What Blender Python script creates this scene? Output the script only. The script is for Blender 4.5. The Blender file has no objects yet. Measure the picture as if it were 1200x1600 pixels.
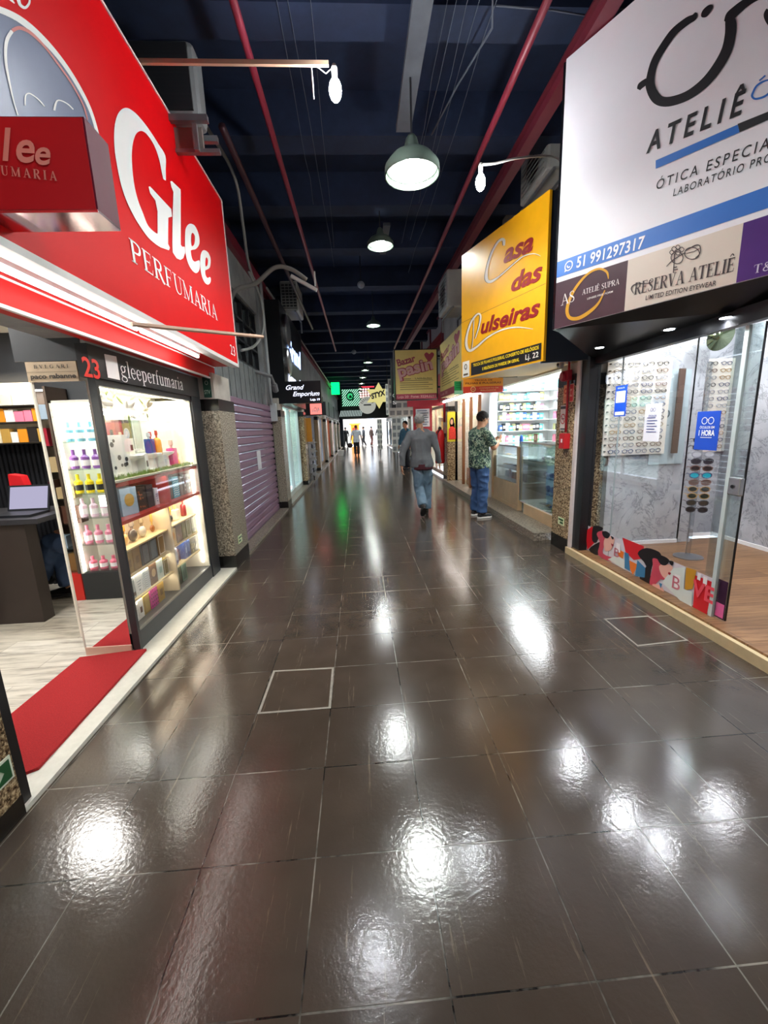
import bpy, bmesh, math, random
from mathutils import Vector, Matrix, noise
random.seed(7)
SC = bpy.context.scene
COL = SC.collection
PI = math.pi
# ---------------------------------------------------------------- camera
F, PITCH, YAW, ROLL, EYE = 640.07, 0.20181, 0.05414, -0.03638, 1.5
def cam_axes():
    cy, sy, cp, sp, cr, sr = math.cos(YAW), math.sin(YAW), math.cos(PITCH), math.sin(PITCH), math.cos(ROLL), math.sin(ROLL)
    f = Vector((sy*cp, cy*cp, -sp)); r = Vector((cy, -sy, 0)); u = r.cross(f)
    return cr*r+sr*u, -sr*r+cr*u, f
AR, AU, AF = cam_axes()
EYEP = Vector((0, 0, EYE))
cam = bpy.data.cameras.new('camera'); camo = bpy.data.objects.new('camera', cam); COL.objects.link(camo)
cam.sensor_fit = 'VERTICAL'; cam.sensor_height = 24; cam.lens = 24*F/1600; cam.clip_start = .03; cam.clip_end = 200
camo.matrix_world = Matrix(((AR.x, AU.x, -AF.x, 0), (AR.y, AU.y, -AF.y, 0), (AR.z, AU.z, -AF.z, EYE), (0, 0, 0, 1)))
SC.camera = camo
SC.view_settings.view_transform = 'Standard'; SC.view_settings.look = 'None'; SC.view_settings.gamma = 1
SC.view_settings.use_curve_mapping = False; SC.view_settings.exposure = 0.45
# ---------------------------------------------------------------- world and general light
w = bpy.data.worlds.new('world'); SC.world = w; w.use_nodes = True
w.node_tree.nodes['Background'].inputs[0].default_value = (.75, .85, 1, 1); w.node_tree.nodes['Background'].inputs[1].default_value = 2.5
def lamp(kind, name, loc, power, col=(1, 1, 1), size=.2, sizey=None, rot=(0, 0, 0), spot=None, parent=None):
    l = bpy.data.lights.new(name, kind); l.energy = power; l.color = col
    if kind == 'AREA':
        l.size = size
        if sizey: l.shape = 'RECTANGLE'; l.size_y = sizey
    elif kind in ('POINT', 'SPOT'): l.shadow_soft_size = size
    if kind == 'SPOT': l.spot_size = spot or 2.6; l.spot_blend = .4
    o = bpy.data.objects.new(name, l); COL.objects.link(o); o.location = loc; o.rotation_euler = rot
    if parent: o.parent = parent; o.location = Vector(loc)-OFF.get(parent.name, Vector())
    return o
SUN = lamp('SUN', 'street_sun', (0, 45, 12), 6.0, (1, .96, .9), rot=(math.radians(-32), math.radians(12), 0)); SUN.data.angle = .02
# ---------------------------------------------------------------- helpers
OFF = {}
def lin(c):
    if isinstance(c, str): c = [int(c[i:i+2], 16) for i in (1, 3, 5)]
    out = []
    for v in c[:3]:
        v /= 255.0; out.append(v/12.92 if v <= .04045 else ((v+.055)/1.055)**2.4)
    return (*out, 1)
MATS = {}
def M(name, col='#888888', rough=.5, metal=0, emit=0, var=.06, vs=8, bump=0, bs=60, coat=0, ecol=None, alpha=1, spec=.5):
    if name in MATS: return MATS[name]
    m = bpy.data.materials.new(name); m.use_nodes = True; MATS[name] = m
    nt = m.node_tree; b = nt.nodes['Principled BSDF']; c = lin(col)
    b.inputs['Base Color'].default_value = c; b.inputs['Roughness'].default_value = rough; b.inputs['Metallic'].default_value = metal
    b.inputs['Specular IOR Level'].default_value = spec
    if coat: b.inputs['Coat Weight'].default_value = coat; b.inputs['Coat Roughness'].default_value = .08
    if emit: b.inputs['Emission Color'].default_value = lin(ecol) if ecol else c; b.inputs['Emission Strength'].default_value = emit
    if var or bump:
        tc = nt.nodes.new('ShaderNodeTexCoord'); n = nt.nodes.new('ShaderNodeTexNoise'); n.inputs['Scale'].default_value = vs; n.inputs['Detail'].default_value = 4
        nt.links.new(tc.outputs['Object'], n.inputs['Vector'])
        if var:
            mx = nt.nodes.new('ShaderNodeMix'); mx.data_type = 'RGBA'
            mx.inputs['A'].default_value = tuple(x*(1-var*1.5) for x in c[:3])+(1,); mx.inputs['B'].default_value = tuple(min(1, x*(1+var*1.5)+var*.01) for x in c[:3])+(1,)
            nt.links.new(n.outputs['Fac'], mx.inputs['Factor']); nt.links.new(mx.outputs['Result'], b.inputs['Base Color'])
        if bump:
            n2 = nt.nodes.new('ShaderNodeTexNoise'); n2.inputs['Scale'].default_value = bs; n2.inputs['Detail'].default_value = 3
            nt.links.new(tc.outputs['Object'], n2.inputs['Vector'])
            bp = nt.nodes.new('ShaderNodeBump'); bp.inputs['Strength'].default_value = bump; bp.inputs['Distance'].default_value = .01
            nt.links.new(n2.outputs['Fac'], bp.inputs['Height']); nt.links.new(bp.outputs['Normal'], b.inputs['Normal'])
    return m
def C(hexcol, rough=.5, **k): return M('paint_'+hexcol.lstrip('#')+('_%d' % int(rough*100))+('g' if k.get('emit') else ''), hexcol, rough, **k)
def glow(name, col, s):
    if name in MATS: return MATS[name]
    m = bpy.data.materials.new(name); m.use_nodes = True; MATS[name] = m; nt = m.node_tree
    nt.nodes.remove(nt.nodes['Principled BSDF']); e = nt.nodes.new('ShaderNodeEmission'); e.inputs[0].default_value = lin(col); e.inputs[1].default_value = s
    nt.links.new(e.outputs[0], nt.nodes['Material Output'].inputs[0]); return m
def glassmat(name='clear_glass', tint=(1, 1, 1), refl=.06, rough=.02):
    if name in MATS: return MATS[name]
    m = bpy.data.materials.new(name); m.use_nodes = True; MATS[name] = m; nt = m.node_tree
    nt.nodes.remove(nt.nodes['Principled BSDF'])
    t = nt.nodes.new('ShaderNodeBsdfTransparent'); t.inputs[0].default_value = (*tint, 1)
    g = nt.nodes.new('ShaderNodeBsdfGlossy'); g.inputs['Roughness'].default_value = rough
    fr = nt.nodes.new('ShaderNodeLayerWeight'); fr.inputs['Blend'].default_value = .25
    mp = nt.nodes.new('ShaderNodeMapRange'); mp.inputs['To Min'].default_value = refl*.5; mp.inputs['To Max'].default_value = min(1, refl*8)
    mx = nt.nodes.new('ShaderNodeMixShader')
    nt.links.new(fr.outputs['Facing'], mp.inputs['Value']); nt.links.new(mp.outputs['Result'], mx.inputs[0])
    nt.links.new(t.outputs[0], mx.inputs[1]); nt.links.new(g.outputs[0], mx.inputs[2]); nt.links.new(mx.outputs[0], nt.nodes['Material Output'].inputs[0]); return m
def nodes(m): return m.node_tree.nodes, m.node_tree.links, m.node_tree.nodes['Principled BSDF']
class MB:
    def __init__(s): s.v = []; s.f = []; s.mi = []; s.cur = 0
    def mat(s, i): s.cur = i; return s
    def add(s, vs, fs):
        k = len(s.v); s.v += [Vector(p) for p in vs]
        for f in fs: s.f.append([k+i for i in f]); s.mi.append(s.cur)
        return s
    def box(s, x0, x1, y0, y1, z0, z1, m=None):
        vs = [Vector((x, y, z)) for z in (z0, z1) for y in (y0, y1) for x in (x0, x1)]
        if m is not None: vs = [m @ v for v in vs]
        return s.add(vs, [(0, 2, 3, 1), (4, 5, 7, 6), (0, 1, 5, 4), (2, 6, 7, 3), (0, 4, 6, 2), (1, 3, 7, 5)])
    def cbox(s, c, d, m=None): return s.box(c[0]-d[0]/2, c[0]+d[0]/2, c[1]-d[1]/2, c[1]+d[1]/2, c[2]-d[2]/2, c[2]+d[2]/2, m)
    def quad(s, *p): return s.add(p, [(0, 1, 2, 3)])
    def poly(s, p): return s.add(p, [tuple(range(len(p)))])
    def prism(s, pts, d):
        n = len(pts); d = Vector(d); a = [Vector(p) for p in pts]; b = [p+d for p in a]
        return s.add(a+b, [tuple(range(n-1, -1, -1)), tuple(range(n, 2*n))]+[(i, (i+1) % n, n+(i+1) % n, n+i) for i in range(n)])
    def tube(s, pts, r, n=8, cap=True):
        pts = [Vector(p) for p in pts]; rs = r if isinstance(r, (list, tuple)) else [r]*len(pts); rings = []; k0 = len(s.v); prev = None
        for i, p in enumerate(pts):
            t = (pts[min(i+1, len(pts)-1)]-pts[max(i-1, 0)]).normalized()
            if prev is None:
                a = t.orthogonal().normalized()
            else:
                a = (prev-t*prev.dot(t)); a = a.normalized() if a.length > 1e-6 else t.orthogonal().normalized()
            prev = a; b = t.cross(a)
            for j in range(n):
                an = 2*PI*j/n; s.v.append(p+(a*math.cos(an)+b*math.sin(an))*rs[i])
        for i in range(len(pts)-1):
            for j in range(n):
                s.f.append([k0+i*n+j, k0+i*n+(j+1) % n, k0+(i+1)*n+(j+1) % n, k0+(i+1)*n+j]); s.mi.append(s.cur)
        if cap:
            s.f.append([k0+j for j in range(n-1, -1, -1)]); s.mi.append(s.cur)
            q = k0+(len(pts)-1)*n; s.f.append([q+j for j in range(n)]); s.mi.append(s.cur)
        return s
    def lathe(s, prof, c=(0, 0, 0), n=20, m=None, sy=1, cap=True):
        k0 = len(s.v); c = Vector(c)
        for r, z in prof:
            for j in range(n):
                an = 2*PI*j/n; p = Vector((r*math.cos(an), r*math.sin(an)*sy, z)); s.v.append((m @ p if m is not None else p)+c)
        for i in range(len(prof)-1):
            for j in range(n):
                s.f.append([k0+i*n+j, k0+i*n+(j+1) % n, k0+(i+1)*n+(j+1) % n, k0+(i+1)*n+j]); s.mi.append(s.cur)
        if not cap: return s
        s.f.append([k0+j for j in range(n-1, -1, -1)]); s.mi.append(s.cur)
        q = k0+(len(prof)-1)*n; s.f.append([q+j for j in range(n)]); s.mi.append(s.cur)
        return s
    def ball(s, c, r, n=16, m=None):
        if not isinstance(r, (tuple, list)): r = (r, r, r)
        k0 = len(s.v); c = Vector(c); R_ = n//2
        for i in range(R_+1):
            th = PI*i/R_
            for j in range(n):
                an = 2*PI*j/n; p = Vector((r[0]*math.sin(th)*math.cos(an), r[1]*math.sin(th)*math.sin(an), -r[2]*math.cos(th))); s.v.append((m @ p if m is not None else p)+c)
        for i in range(R_):
            for j in range(n):
                s.f.append([k0+i*n+j, k0+i*n+(j+1) % n, k0+(i+1)*n+(j+1) % n, k0+(i+1)*n+j]); s.mi.append(s.cur)
        return s
def tagit(o, label=None, cat=None, group=None, kind=None):
    if label: o['label'] = label
    if cat: o['category'] = cat
    if group: o['group'] = group
    if kind: o['kind'] = kind
    return o
def root(name, label, cat, loc=(0, 0, 0), group=None, rz=0):
    o = bpy.data.objects.new(name, None); COL.objects.link(o); o.empty_display_size = .1
    o.location = loc; o.rotation_euler = (0, 0, rz); OFF[o.name] = Vector(loc) if rz == 0 else Vector(loc)
    return tagit(o, label, cat, group)
def obj(name, mb, mat, parent=None, label=None, cat=None, group=None, kind=None, smooth=False, bevel=0, local=False):
    """mb in world coordinates, or local=True: in the parent's own coordinates"""
    me = bpy.data.meshes.new(name)
    if isinstance(mb, MB):
        if parent is not None: off = Vector() if local else OFF.get(parent.name, Vector())
        elif local: off = Vector()
        else:
            xs = [v.x for v in mb.v]; ys = [v.y for v in mb.v]; zs = [v.z for v in mb.v]
            off = Vector(((min(xs)+max(xs))/2, (min(ys)+max(ys))/2, min(zs)))
        me.from_pydata([tuple(v-off) for v in mb.v], [], mb.f)
        for m in (mat if isinstance(mat, (list, tuple)) else [mat]): me.materials.append(m)
        if isinstance(mat, (list, tuple)): me.polygons.foreach_set('material_index', mb.mi)
        bm = bmesh.new(); bm.from_mesh(me); bmesh.ops.remove_doubles(bm, verts=bm.verts, dist=1e-6)
        if any(len(f.verts) > 3 for f in bm.faces): bmesh.ops.recalc_face_normals(bm, faces=bm.faces)
        bm.to_mesh(me); bm.free()
    else:
        me = mb; off = Vector()
        for m in (mat if isinstance(mat, (list, tuple)) else [mat]): me.materials.append(m)
    if smooth: me.polygons.foreach_set('use_smooth', [True]*len(me.polygons))
    o = bpy.data.objects.new(name, me); COL.objects.link(o)
    if parent is not None: o.parent = parent; OFF[o.name] = OFF.get(parent.name, Vector())
    else: o.location = off; OFF[o.name] = off
    if bevel:
        bv = o.modifiers.new('bevel', 'BEVEL'); bv.width = bevel; bv.segments = 2; bv.limit_method = 'ANGLE'
    return tagit(o, label, cat, group, kind)
def structure(name, mb, mat, **k): return obj(name, mb, mat, kind='structure', **k)
def dup(r, loc, rz=None, label=None, scale=None, mats=None):
    def cp(o, par):
        c = o.copy(); COL.objects.link(c)
        if par: c.parent = par
        for ch in [x for x in o.children]: cp(ch, c)
        return c
    c = cp(r, None); c.location = loc
    if rz is not None: c.rotation_euler = (0, 0, rz)
    if scale: c.scale = scale if isinstance(scale, (tuple, list)) else (scale,)*3
    if label: c['label'] = label
    return c
class Plane:
    """a flat face in the place: origin, right and up; a, b metres along them"""
    def __init__(s, O, U, V=(0, 0, 1)): s.O = Vector(O); s.U = Vector(U).normalized(); s.V = Vector(V).normalized(); s.N = s.U.cross(s.V).normalized()
    def p(s, a, b, d=0.): return s.O+s.U*a+s.V*b+s.N*d
    def at(s, u, v):
        r = AR*(u-600)/F-AU*(v-800)/F+AF; t = (s.O-EYEP).dot(s.N)/r.dot(s.N); q = EYEP+r*t-s.O; return q.dot(s.U), q.dot(s.V)
def at(u, v, X=None, Y=None, Z=None):
    r = AR*(u-600)/F-AU*(v-800)/F+AF
    t = (X/r.x) if X is not None else (Y/r.y) if Y is not None else ((Z-EYE)/r.z)
    return EYEP+r*t
def smooth_pts(P, closed=False, sub=6):
    out = []; n = len(P)
    rng = range(n) if closed else range(n-1)
    for i in rng:
        g = lambda k: P[k % n] if closed else P[max(0, min(n-1, k))]
        a, b, c, d = g(i-1), g(i), g(i+1), g(i+2)
        for s_ in range(sub):
            t = s_/sub
            out.append(tuple(.5*((2*b[k])+(-a[k]+c[k])*t+(2*a[k]-5*b[k]+4*c[k]-d[k])*t*t+(-a[k]+3*b[k]-3*c[k]+d[k])*t**3) for k in range(len(b))))
    if not closed: out.append(tuple(P[-1]))
    return out
def ribbon(mb, pl, pts, d=.003, closed=False, sub=6, th=0, rawpx=False):
    """pts: (a, b, width)"""
    P = smooth_pts(pts, closed, sub) if sub > 1 else list(pts); n = len(P); L = []; R = []
    for i, (a, b, w_) in enumerate(P):
        a0, b0 = (P[(i-1) % n] if closed else P[max(i-1, 0)])[:2]; a1, b1 = (P[(i+1) % n] if closed else P[min(i+1, n-1)])[:2]
        tx, ty = a1-a0, b1-b0; l = math.hypot(tx, ty) or 1; nx, ny = -ty/l*w_/2, tx/l*w_/2
        L.append(pl.p(a+nx, b+ny, d)); R.append(pl.p(a-nx, b-ny, d))
    k = n if closed else n-1
    for i in range(k):
        j = (i+1) % n; mb.quad(L[i], R[i], R[j], L[j])
def pxribbon(mb, pl, pts, d=.003, closed=False, sub=6, sc=1., ox=0, oy=0):
    """pts: image position and stroke width traced on the sign; turned into metres on the sign's own plane"""
    Q = []
    P = smooth_pts([(ox+x/sc, oy+y/sc, w_/sc) for x, y, w_ in pts], closed, sub); n = len(P)
    L = []; R = []
    for i, (x, y, w_) in enumerate(P):
        x0, y0 = (P[(i-1) % n] if closed else P[max(i-1, 0)])[:2]; x1, y1 = (P[(i+1) % n] if closed else P[min(i+1, n-1)])[:2]
        tx, ty = x1-x0, y1-y0; l = math.hypot(tx, ty) or 1; nx, ny = -ty/l*w_/2, tx/l*w_/2
        L.append(pl.p(*pl.at(x+nx, y+ny), d)); R.append(pl.p(*pl.at(x-nx, y-ny), d))
    for i in range(n if closed else n-1):
        j = (i+1) % n; mb.quad(L[i], R[i], R[j], L[j])
def pxpoly(mb, pl, pts, d=.003, sc=1., ox=0, oy=0, sm=0):
    if sm: pts = smooth_pts(pts, True, sm)
    mb.poly([pl.p(*pl.at(ox+x/sc, oy+y/sc), d) for x, y in pts])
def rectpoly(mb, pl, a0, b0, a1, b1, d=.002): mb.quad(pl.p(a0, b0, d), pl.p(a1, b0, d), pl.p(a1, b1, d), pl.p(a0, b1, d))
_fc = {}
def textmesh(s, bold=0, shear=0, space=1.0):
    key = (s, bold, shear, space)
    if key in _fc: return _fc[key]
    cu = bpy.data.curves.new('t', 'FONT'); cu.body = s; cu.size = 1; cu.offset = bold; cu.shear = shear; cu.space_character = space; cu.resolution_u = 4
    o = bpy.data.objects.new('t', cu); COL.objects.link(o); dg = bpy.context.evaluated_depsgraph_get(); me = bpy.data.meshes.new_from_object(o.evaluated_get(dg))
    vs = [v.co.copy() for v in me.vertices]; fs = [tuple(p.vertices) for p in me.polygons]
    bpy.data.objects.remove(o); bpy.data.curves.remove(cu); bpy.data.meshes.remove(me)
    x0 = min(v.x for v in vs); x1 = max(v.x for v in vs); _fc[key] = (vs, fs, x0, x1); return _fc[key]
CAP = .729
def text(mb, pl, s, a0, b0, a1, b1, h, d=.003, bold=0, shear=0, space=1.0, th=0):
    """a line of lettering from (a0,b0) to (a1,b1) along the baseline, capital height h"""
    vs, fs, x0, x1 = textmesh(s, bold, shear, space); sx = 1/(x1-x0); ux, uy = a1-a0, b1-b0; l = math.hypot(ux, uy); nx, ny = -uy/l, ux/l
    def P(v, dd): t = (v.x-x0)*sx; y = v.y/CAP*h; return pl.p(a0+ux*t+nx*y, b0+uy*t+ny*y, dd)
    mb.add([P(v, d) for v in vs], fs)
def pxtext(mb, pl, s, p0, p1, h, **k):
    a0, b0 = pl.at(*p0); a1, b1 = pl.at(*p1); text(mb, pl, s, a0, b0, a1, b1, h, **k)
# a small serif alphabet drawn with strokes (x, y, width); capital height 1
def _sr(x, y, w_=.3, t=.05): return [(x-w_/2, y, t), (x+w_/2, y, t)]
TK, TN = .17, .06
SERIF = {
 'P': (.62, [[(.14, 0, TK), (.14, 1, TK)], [(.14, .97, TN), (.36, .97, TN), (.53, .88, .12), (.55, .74, .15), (.5, .58, .12), (.36, .5, TN), (.14, .5, TN)], _sr(.14, .02), _sr(.1, .98, .2)]),
 'E': (.6, [[(.14, 0, TK), (.14, 1, TK)], [(.02, .97, TN), (.52, .97, TN)], [(.02, .03, TN), (.54, .03, TN)], [(.14, .52, TN), (.42, .52, TN)], [(.51, .99, .05), (.52, .78, .03)], [(.53, 0, .05), (.56, .26, .03)], [(.42, .64, .04), (.42, .4, .04)]]),
 'R': (.7, [[(.14, 0, TK), (.14, 1, TK)], [(.14, .97, TN), (.36, .97, TN), (.5, .88, .12), (.52, .75, .15), (.48, .6, .12), (.34, .52, TN), (.14, .52, TN)], [(.32, .52, .12), (.46, .25, .16), (.6, .02, .14), (.7, .02, .04)], _sr(.14, .02), _sr(.1, .98, .2)]),
 'F': (.58, [[(.14, 0, TK), (.14, 1, TK)], [(.02, .97, TN), (.52, .97, TN)], [(.14, .52, TN), (.42, .52, TN)], [(.51, .99, .05), (.53, .76, .03)], [(.42, .64, .04), (.42, .4, .04)], _sr(.14, .02)]),
 'U': (.74, [[(.17, 1, TK), (.17, .35, TK), (.24, .08, .13), (.4, .0, TN), (.55, .08, TN), (.61, .3, TN), (.61, 1, TN)], _sr(.15, .98), _sr(.6, .98, .26)]),
 'M': (.92, [[(.12, 0, TN), (.12, 1, TN)], [(.12, 1, .12), (.44, .02, .12)], [(.44, .02, .05), (.78, 1, .05)], [(.78, 0, TK), (.78, 1, TK)], _sr(.12, .02, .24), _sr(.78, .02), _sr(.08, .98, .2), _sr(.8, .98, .24)]),
 'A': (.74, [[(.12, 0, TN), (.37, 1, TN)], [(.37, 1, .12), (.64, 0, .17)], [(.22, .34, TN), (.52, .34, TN)], _sr(.12, .02, .24), _sr(.64, .02, .26)]),
 'I': (.34, [[(.17, 0, TK), (.17, 1, TK)], _sr(.17, .02), _sr(.17, .98)]),
 'B': (.66, [[(.14, 0, TK), (.14, 1, TK)], [(.14, .97, TN), (.34, .97, TN), (.47, .88, .12), (.48, .76, .13), (.42, .6, .1), (.3, .53, TN), (.14, .53, TN)], [(.3, .53, TN), (.48, .46, .11), (.56, .28, .15), (.5, .09, .12), (.34, .03, TN), (.14, .03, TN)], _sr(.1, .02, .2), _sr(.1, .98, .2)]),
 'V': (.72, [[(.1, 1, TK), (.37, 0, .12)], [(.37, 0, TN), (.6, 1, TN)], _sr(.1, .98, .26), _sr(.6, .98, .22)]),
 'L': (.56, [[(.14, 0, TK), (.14, 1, TK)], [(.02, .03, TN), (.5, .03, TN)], [(.49, 0, .05), (.52, .26, .03)], _sr(.14, .98)]),
 'G': (.78, [[(.62, .76, .05), (.52, .93, TN), (.38, .99, TN), (.2, .88, .12), (.1, .5, TK), (.2, .12, .12), (.38, .01, TN), (.54, .06, TN), (.62, .14, TN)], [(.62, .05, TK), (.62, .42, TK)], _sr(.6, .42, .28), [(.64, .98, .04), (.64, .72, .04)]]),
 'S': (.56, [[(.46, .76, .05), (.42, .93, TN), (.28, .99, TN), (.13, .88, .1), (.12, .7, .13), (.28, .52, .17), (.45, .33, .13), (.42, .1, .1), (.26, .01, TN), (.12, .08, TN), (.07, .26, .05)]]),
 'T': (.66, [[(.33, 0, TK), (.33, 1, TK)], [(.03, .97, TN), (.63, .97, TN)], [(.04, .99, .05), (.02, .74, .03)], [(.62, .99, .05), (.64, .74, .03)], _sr(.33, .02)]),
 'C': (.68, [[(.6, .74, .05), (.52, .93, TN), (.38, .99, TN), (.2, .88, .12), (.1, .5, TK), (.2, .12, .12), (.38, .01, TN), (.52, .06, TN), (.62, .22, .05)]]),
 '&': (.7, [[(.66, .5, TN), (.5, .12, .08), (.3, .0, .1), (.12, .12, .12), (.12, .34, .12), (.3, .55, .1), (.42, .78, .09), (.34, .97, .08), (.2, .88, .1), (.22, .66, .12), (.42, .34, .14), (.64, .02, .12)]]),
 'g': (.58, [[(.26, .68, TN), (.13, .6, .12), (.11, .46, .13), (.2, .3, .08), (.3, .3, .08), (.42, .4, .13), (.42, .56, .12), (.32, .67, TN), (.26, .68, TN)], [(.2, .3, TN), (.1, .18, .08), (.18, .06, .12), (.42, .0, .13), (.52, -.14, .12), (.4, -.28, TN), (.18, -.28, TN), (.06, -.16, .09), (.18, .04, TN)], [(.4, .6, .05), (.5, .7, .06), (.56, .66, .07)]]),
 'l': (.3, [[(.15, 0, .14), (.15, 1.05, .14)], _sr(.15, .02, .26), [(.02, 1.02, .05), (.18, 1.05, .04)]]),
 'e': (.52, [[(.1, .38, TN), (.44, .38, TN), (.44, .5, .1), (.36, .65, TN), (.24, .68, TN), (.12, .56, .11), (.09, .34, .15), (.16, .1, .12), (.3, .0, .08), (.46, .14, .04)]]),
 'p': (.58, [[(.15, -.32, .14), (.15, .68, .14)], [(.15, .58, TN), (.28, .68, TN), (.42, .6, .11), (.48, .34, .14), (.4, .08, .11), (.28, .0, TN), (.15, .08, TN)], _sr(.15, -.3, .28), [(.02, .64, .05), (.18, .68, .04)]]),
 'r': (.42, [[(.15, 0, .14), (.15, .68, .14)], [(.15, .45, TN), (.25, .64, TN), (.36, .64, .11)], _sr(.15, .02, .28), [(.02, .64, .05), (.18, .68, .04)]]),
 'f': (.36, [[(.15, 0, .14), (.15, .8, .13), (.22, 1.02, TN), (.36, 1.0, .1)], _sr(.15, .02, .28), [(.02, .64, .05), (.32, .64, .05)]]),
 'u': (.6, [[(.15, .68, .14), (.15, .2, .14), (.22, .03, .1), (.36, .05, TN), (.44, .16, TN)], [(.45, .0, .14), (.45, .68, .14)], [(.02, .65, .05), (.18, .67, .04)], [(.33, .65, .05), (.48, .67, .04)], [(.45, .02, .05), (.58, .03, .04)]]),
 'm': (.88, [[(.15, 0, .14), (.15, .68, .14)], [(.15, .52, TN), (.3, .66, .08), (.43, .56, .13), (.43, 0, .14)], [(.43, .52, TN), (.58, .66, .08), (.71, .56, .13), (.71, 0, .14)], _sr(.15, .02, .26), _sr(.43, .02, .24), _sr(.71, .02, .26), [(.02, .64, .05), (.18, .68, .04)]]),
 'a': (.5, [[(.1, .52, .12), (.2, .66, TN), (.34, .64, .1), (.38, .48, .13), (.38, .1, .14), (.48, .02, .06)], [(.38, .4, TN), (.16, .28, .08), (.1, .14, .13), (.2, .0, .08), (.38, .12, TN)]]),
 'i': (.28, [[(.15, 0, .14), (.15, .68, .14)], _sr(.15, .02, .26), [(.02, .64, .05), (.18, .68, .04)], [(.15, .86, .15), (.15, 1.0, .15)]]),
 ' ': (.35, []),
}
SERIF['Ê'] = (SERIF['E'][0], SERIF['E'][1]+[[(.14, 1.1, .06), (.28, 1.26, .08), (.42, 1.1, .06)]])
def serif(mb, pl, s, a0, b0, a1, b1, h, d=.003, gap=.06, wk=1.0, taper=None):
    W = sum(SERIF[c][0] for c in s)+gap*(len(s)-1); ux, uy = a1-a0, b1-b0; l = math.hypot(ux, uy); nx, ny = -uy/l, ux/l; x = 0; kx = l/(W*h)
    for c in s:
        w_, st = SERIF[c]
        for q in st:
            P = smooth_pts(q, False, 4) if len(q) > 2 else q; Q = []
            for i, (px, py, pw) in enumerate(P):
                t = (x+px)/W; yy = py*h; Q.append((a0+ux*t+nx*yy, b0+uy*t+ny*yy, pw*h*wk*.5*(1+kx) if abs(P[-1][1]-P[0][1]) > .3 else pw*h*wk))
            ribbon(mb, pl, Q, d, sub=1)
        x += w_+gap
def pxserif(mb, pl, s, p0, p1, h, **k):
    a0, b0 = pl.at(*p0); a1, b1 = pl.at(*p1); serif(mb, pl, s, a0, b0, a1, b1, h, **k)
# ---------------------------------------------------------------- procedural surfaces
def ramp(nt, stops):
    r = nt.nodes.new('ShaderNodeValToRGB'); e = r.color_ramp.elements
    while len(e) < len(stops): e.new(.5)
    for i, (p, c) in enumerate(stops): e[i].position = p; e[i].color = lin(c)
    return r
def wpos(nt, sx=1, sy=1, sz=1, loc=(0, 0, 0)):
    g = nt.nodes.new('ShaderNodeNewGeometry'); mp = nt.nodes.new('ShaderNodeMapping'); mp.inputs['Scale'].default_value = (sx, sy, sz); mp.inputs['Location'].default_value = (loc[0], loc[1], loc[2]+.37)
    nt.links.new(g.outputs['Position'], mp.inputs['Vector']); return mp.outputs['Vector']
def noisen(nt, vec, scale, detail=5, rough=.6):
    n = nt.nodes.new('ShaderNodeTexNoise'); n.inputs['Scale'].default_value = scale; n.inputs['Detail'].default_value = detail; n.inputs['Roughness'].default_value = rough
    nt.links.new(vec, n.inputs['Vector']); return n.outputs['Fac']
def mixc(nt, fac, a, b, blend='MIX'):
    m = nt.nodes.new('ShaderNodeMix'); m.data_type = 'RGBA'; m.blend_type = blend
    for k, s in (('Factor', fac), ('A', a), ('B', b)):
        if hasattr(s, 'links'): nt.links.new(s, m.inputs[k] if k != 'Factor' else m.inputs[0])
        else: (m.inputs[k] if k != 'Factor' else m.inputs[0]).default_value = s if k == 'Factor' else (lin(s) if isinstance(s, str) else s)
    return m.outputs['Result']
def base(name, rough=.5, spec=.5):
    m = bpy.data.materials.new(name); m.use_nodes = True; MATS[name] = m; b = m.node_tree.nodes['Principled BSDF']
    b.inputs['Roughness'].default_value = rough; b.inputs['Specular IOR Level'].default_value = spec; return m, m.node_tree, b
# polished slate tiles
m, nt, b = base('slate_tiles', .2, .6)
v = wpos(nt, loc=(1.027, -.8048, 0)); br = nt.nodes.new('ShaderNodeTexBrick')
br.offset = 0; br.inputs['Scale'].default_value = 1; br.inputs['Brick Width'].default_value = .4014; br.inputs['Row Height'].default_value = .4014
br.inputs['Mortar Size'].default_value = .0028; br.inputs['Mortar Smooth'].default_value = .25
nt.links.new(v, br.inputs['Vector']); br.inputs['Color1'].default_value = lin('#50453c'); br.inputs['Color2'].default_value = lin('#473d35'); 
gn = noisen(nt, wpos(nt), 3.5); gr = ramp(nt, [(.42, '#1b1714'), (.62, '#9a948a')]); nt.links.new(gn, gr.inputs[0]); nt.links.new(gr.outputs[0], br.inputs['Mortar'])
dn = ramp(nt, [(.3, '#9a9a9a'), (.75, '#ffffff')]); nt.links.new(noisen(nt, wpos(nt), 5, 2, .5), dn.inputs[0])
c1 = mixc(nt, .3, br.outputs['Color'], dn.outputs[0], 'MULTIPLY')
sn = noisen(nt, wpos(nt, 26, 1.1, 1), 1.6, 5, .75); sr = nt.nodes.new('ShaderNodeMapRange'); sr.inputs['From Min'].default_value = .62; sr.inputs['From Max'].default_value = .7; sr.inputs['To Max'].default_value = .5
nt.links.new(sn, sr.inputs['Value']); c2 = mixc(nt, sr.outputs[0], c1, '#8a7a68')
nt.links.new(c2, b.inputs['Base Color'])
rr = nt.nodes.new('ShaderNodeMapRange'); rr.inputs['To Min'].default_value = .1; rr.inputs['To Max'].default_value = .2; nt.links.new(noisen(nt, wpos(nt), 4, 1, .5), rr.inputs['Value']); nt.links.new(rr.outputs[0], b.inputs['Roughness'])
bp = nt.nodes.new('ShaderNodeBump'); bp.inputs['Strength'].default_value = .55; bp.inputs['Distance'].default_value = .0035
ad = nt.nodes.new('ShaderNodeMath'); ad.operation = 'MULTIPLY_ADD'; ad.inputs[1].default_value = -1.2; nt.links.new(br.outputs['Fac'], ad.inputs[0]); 
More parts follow.
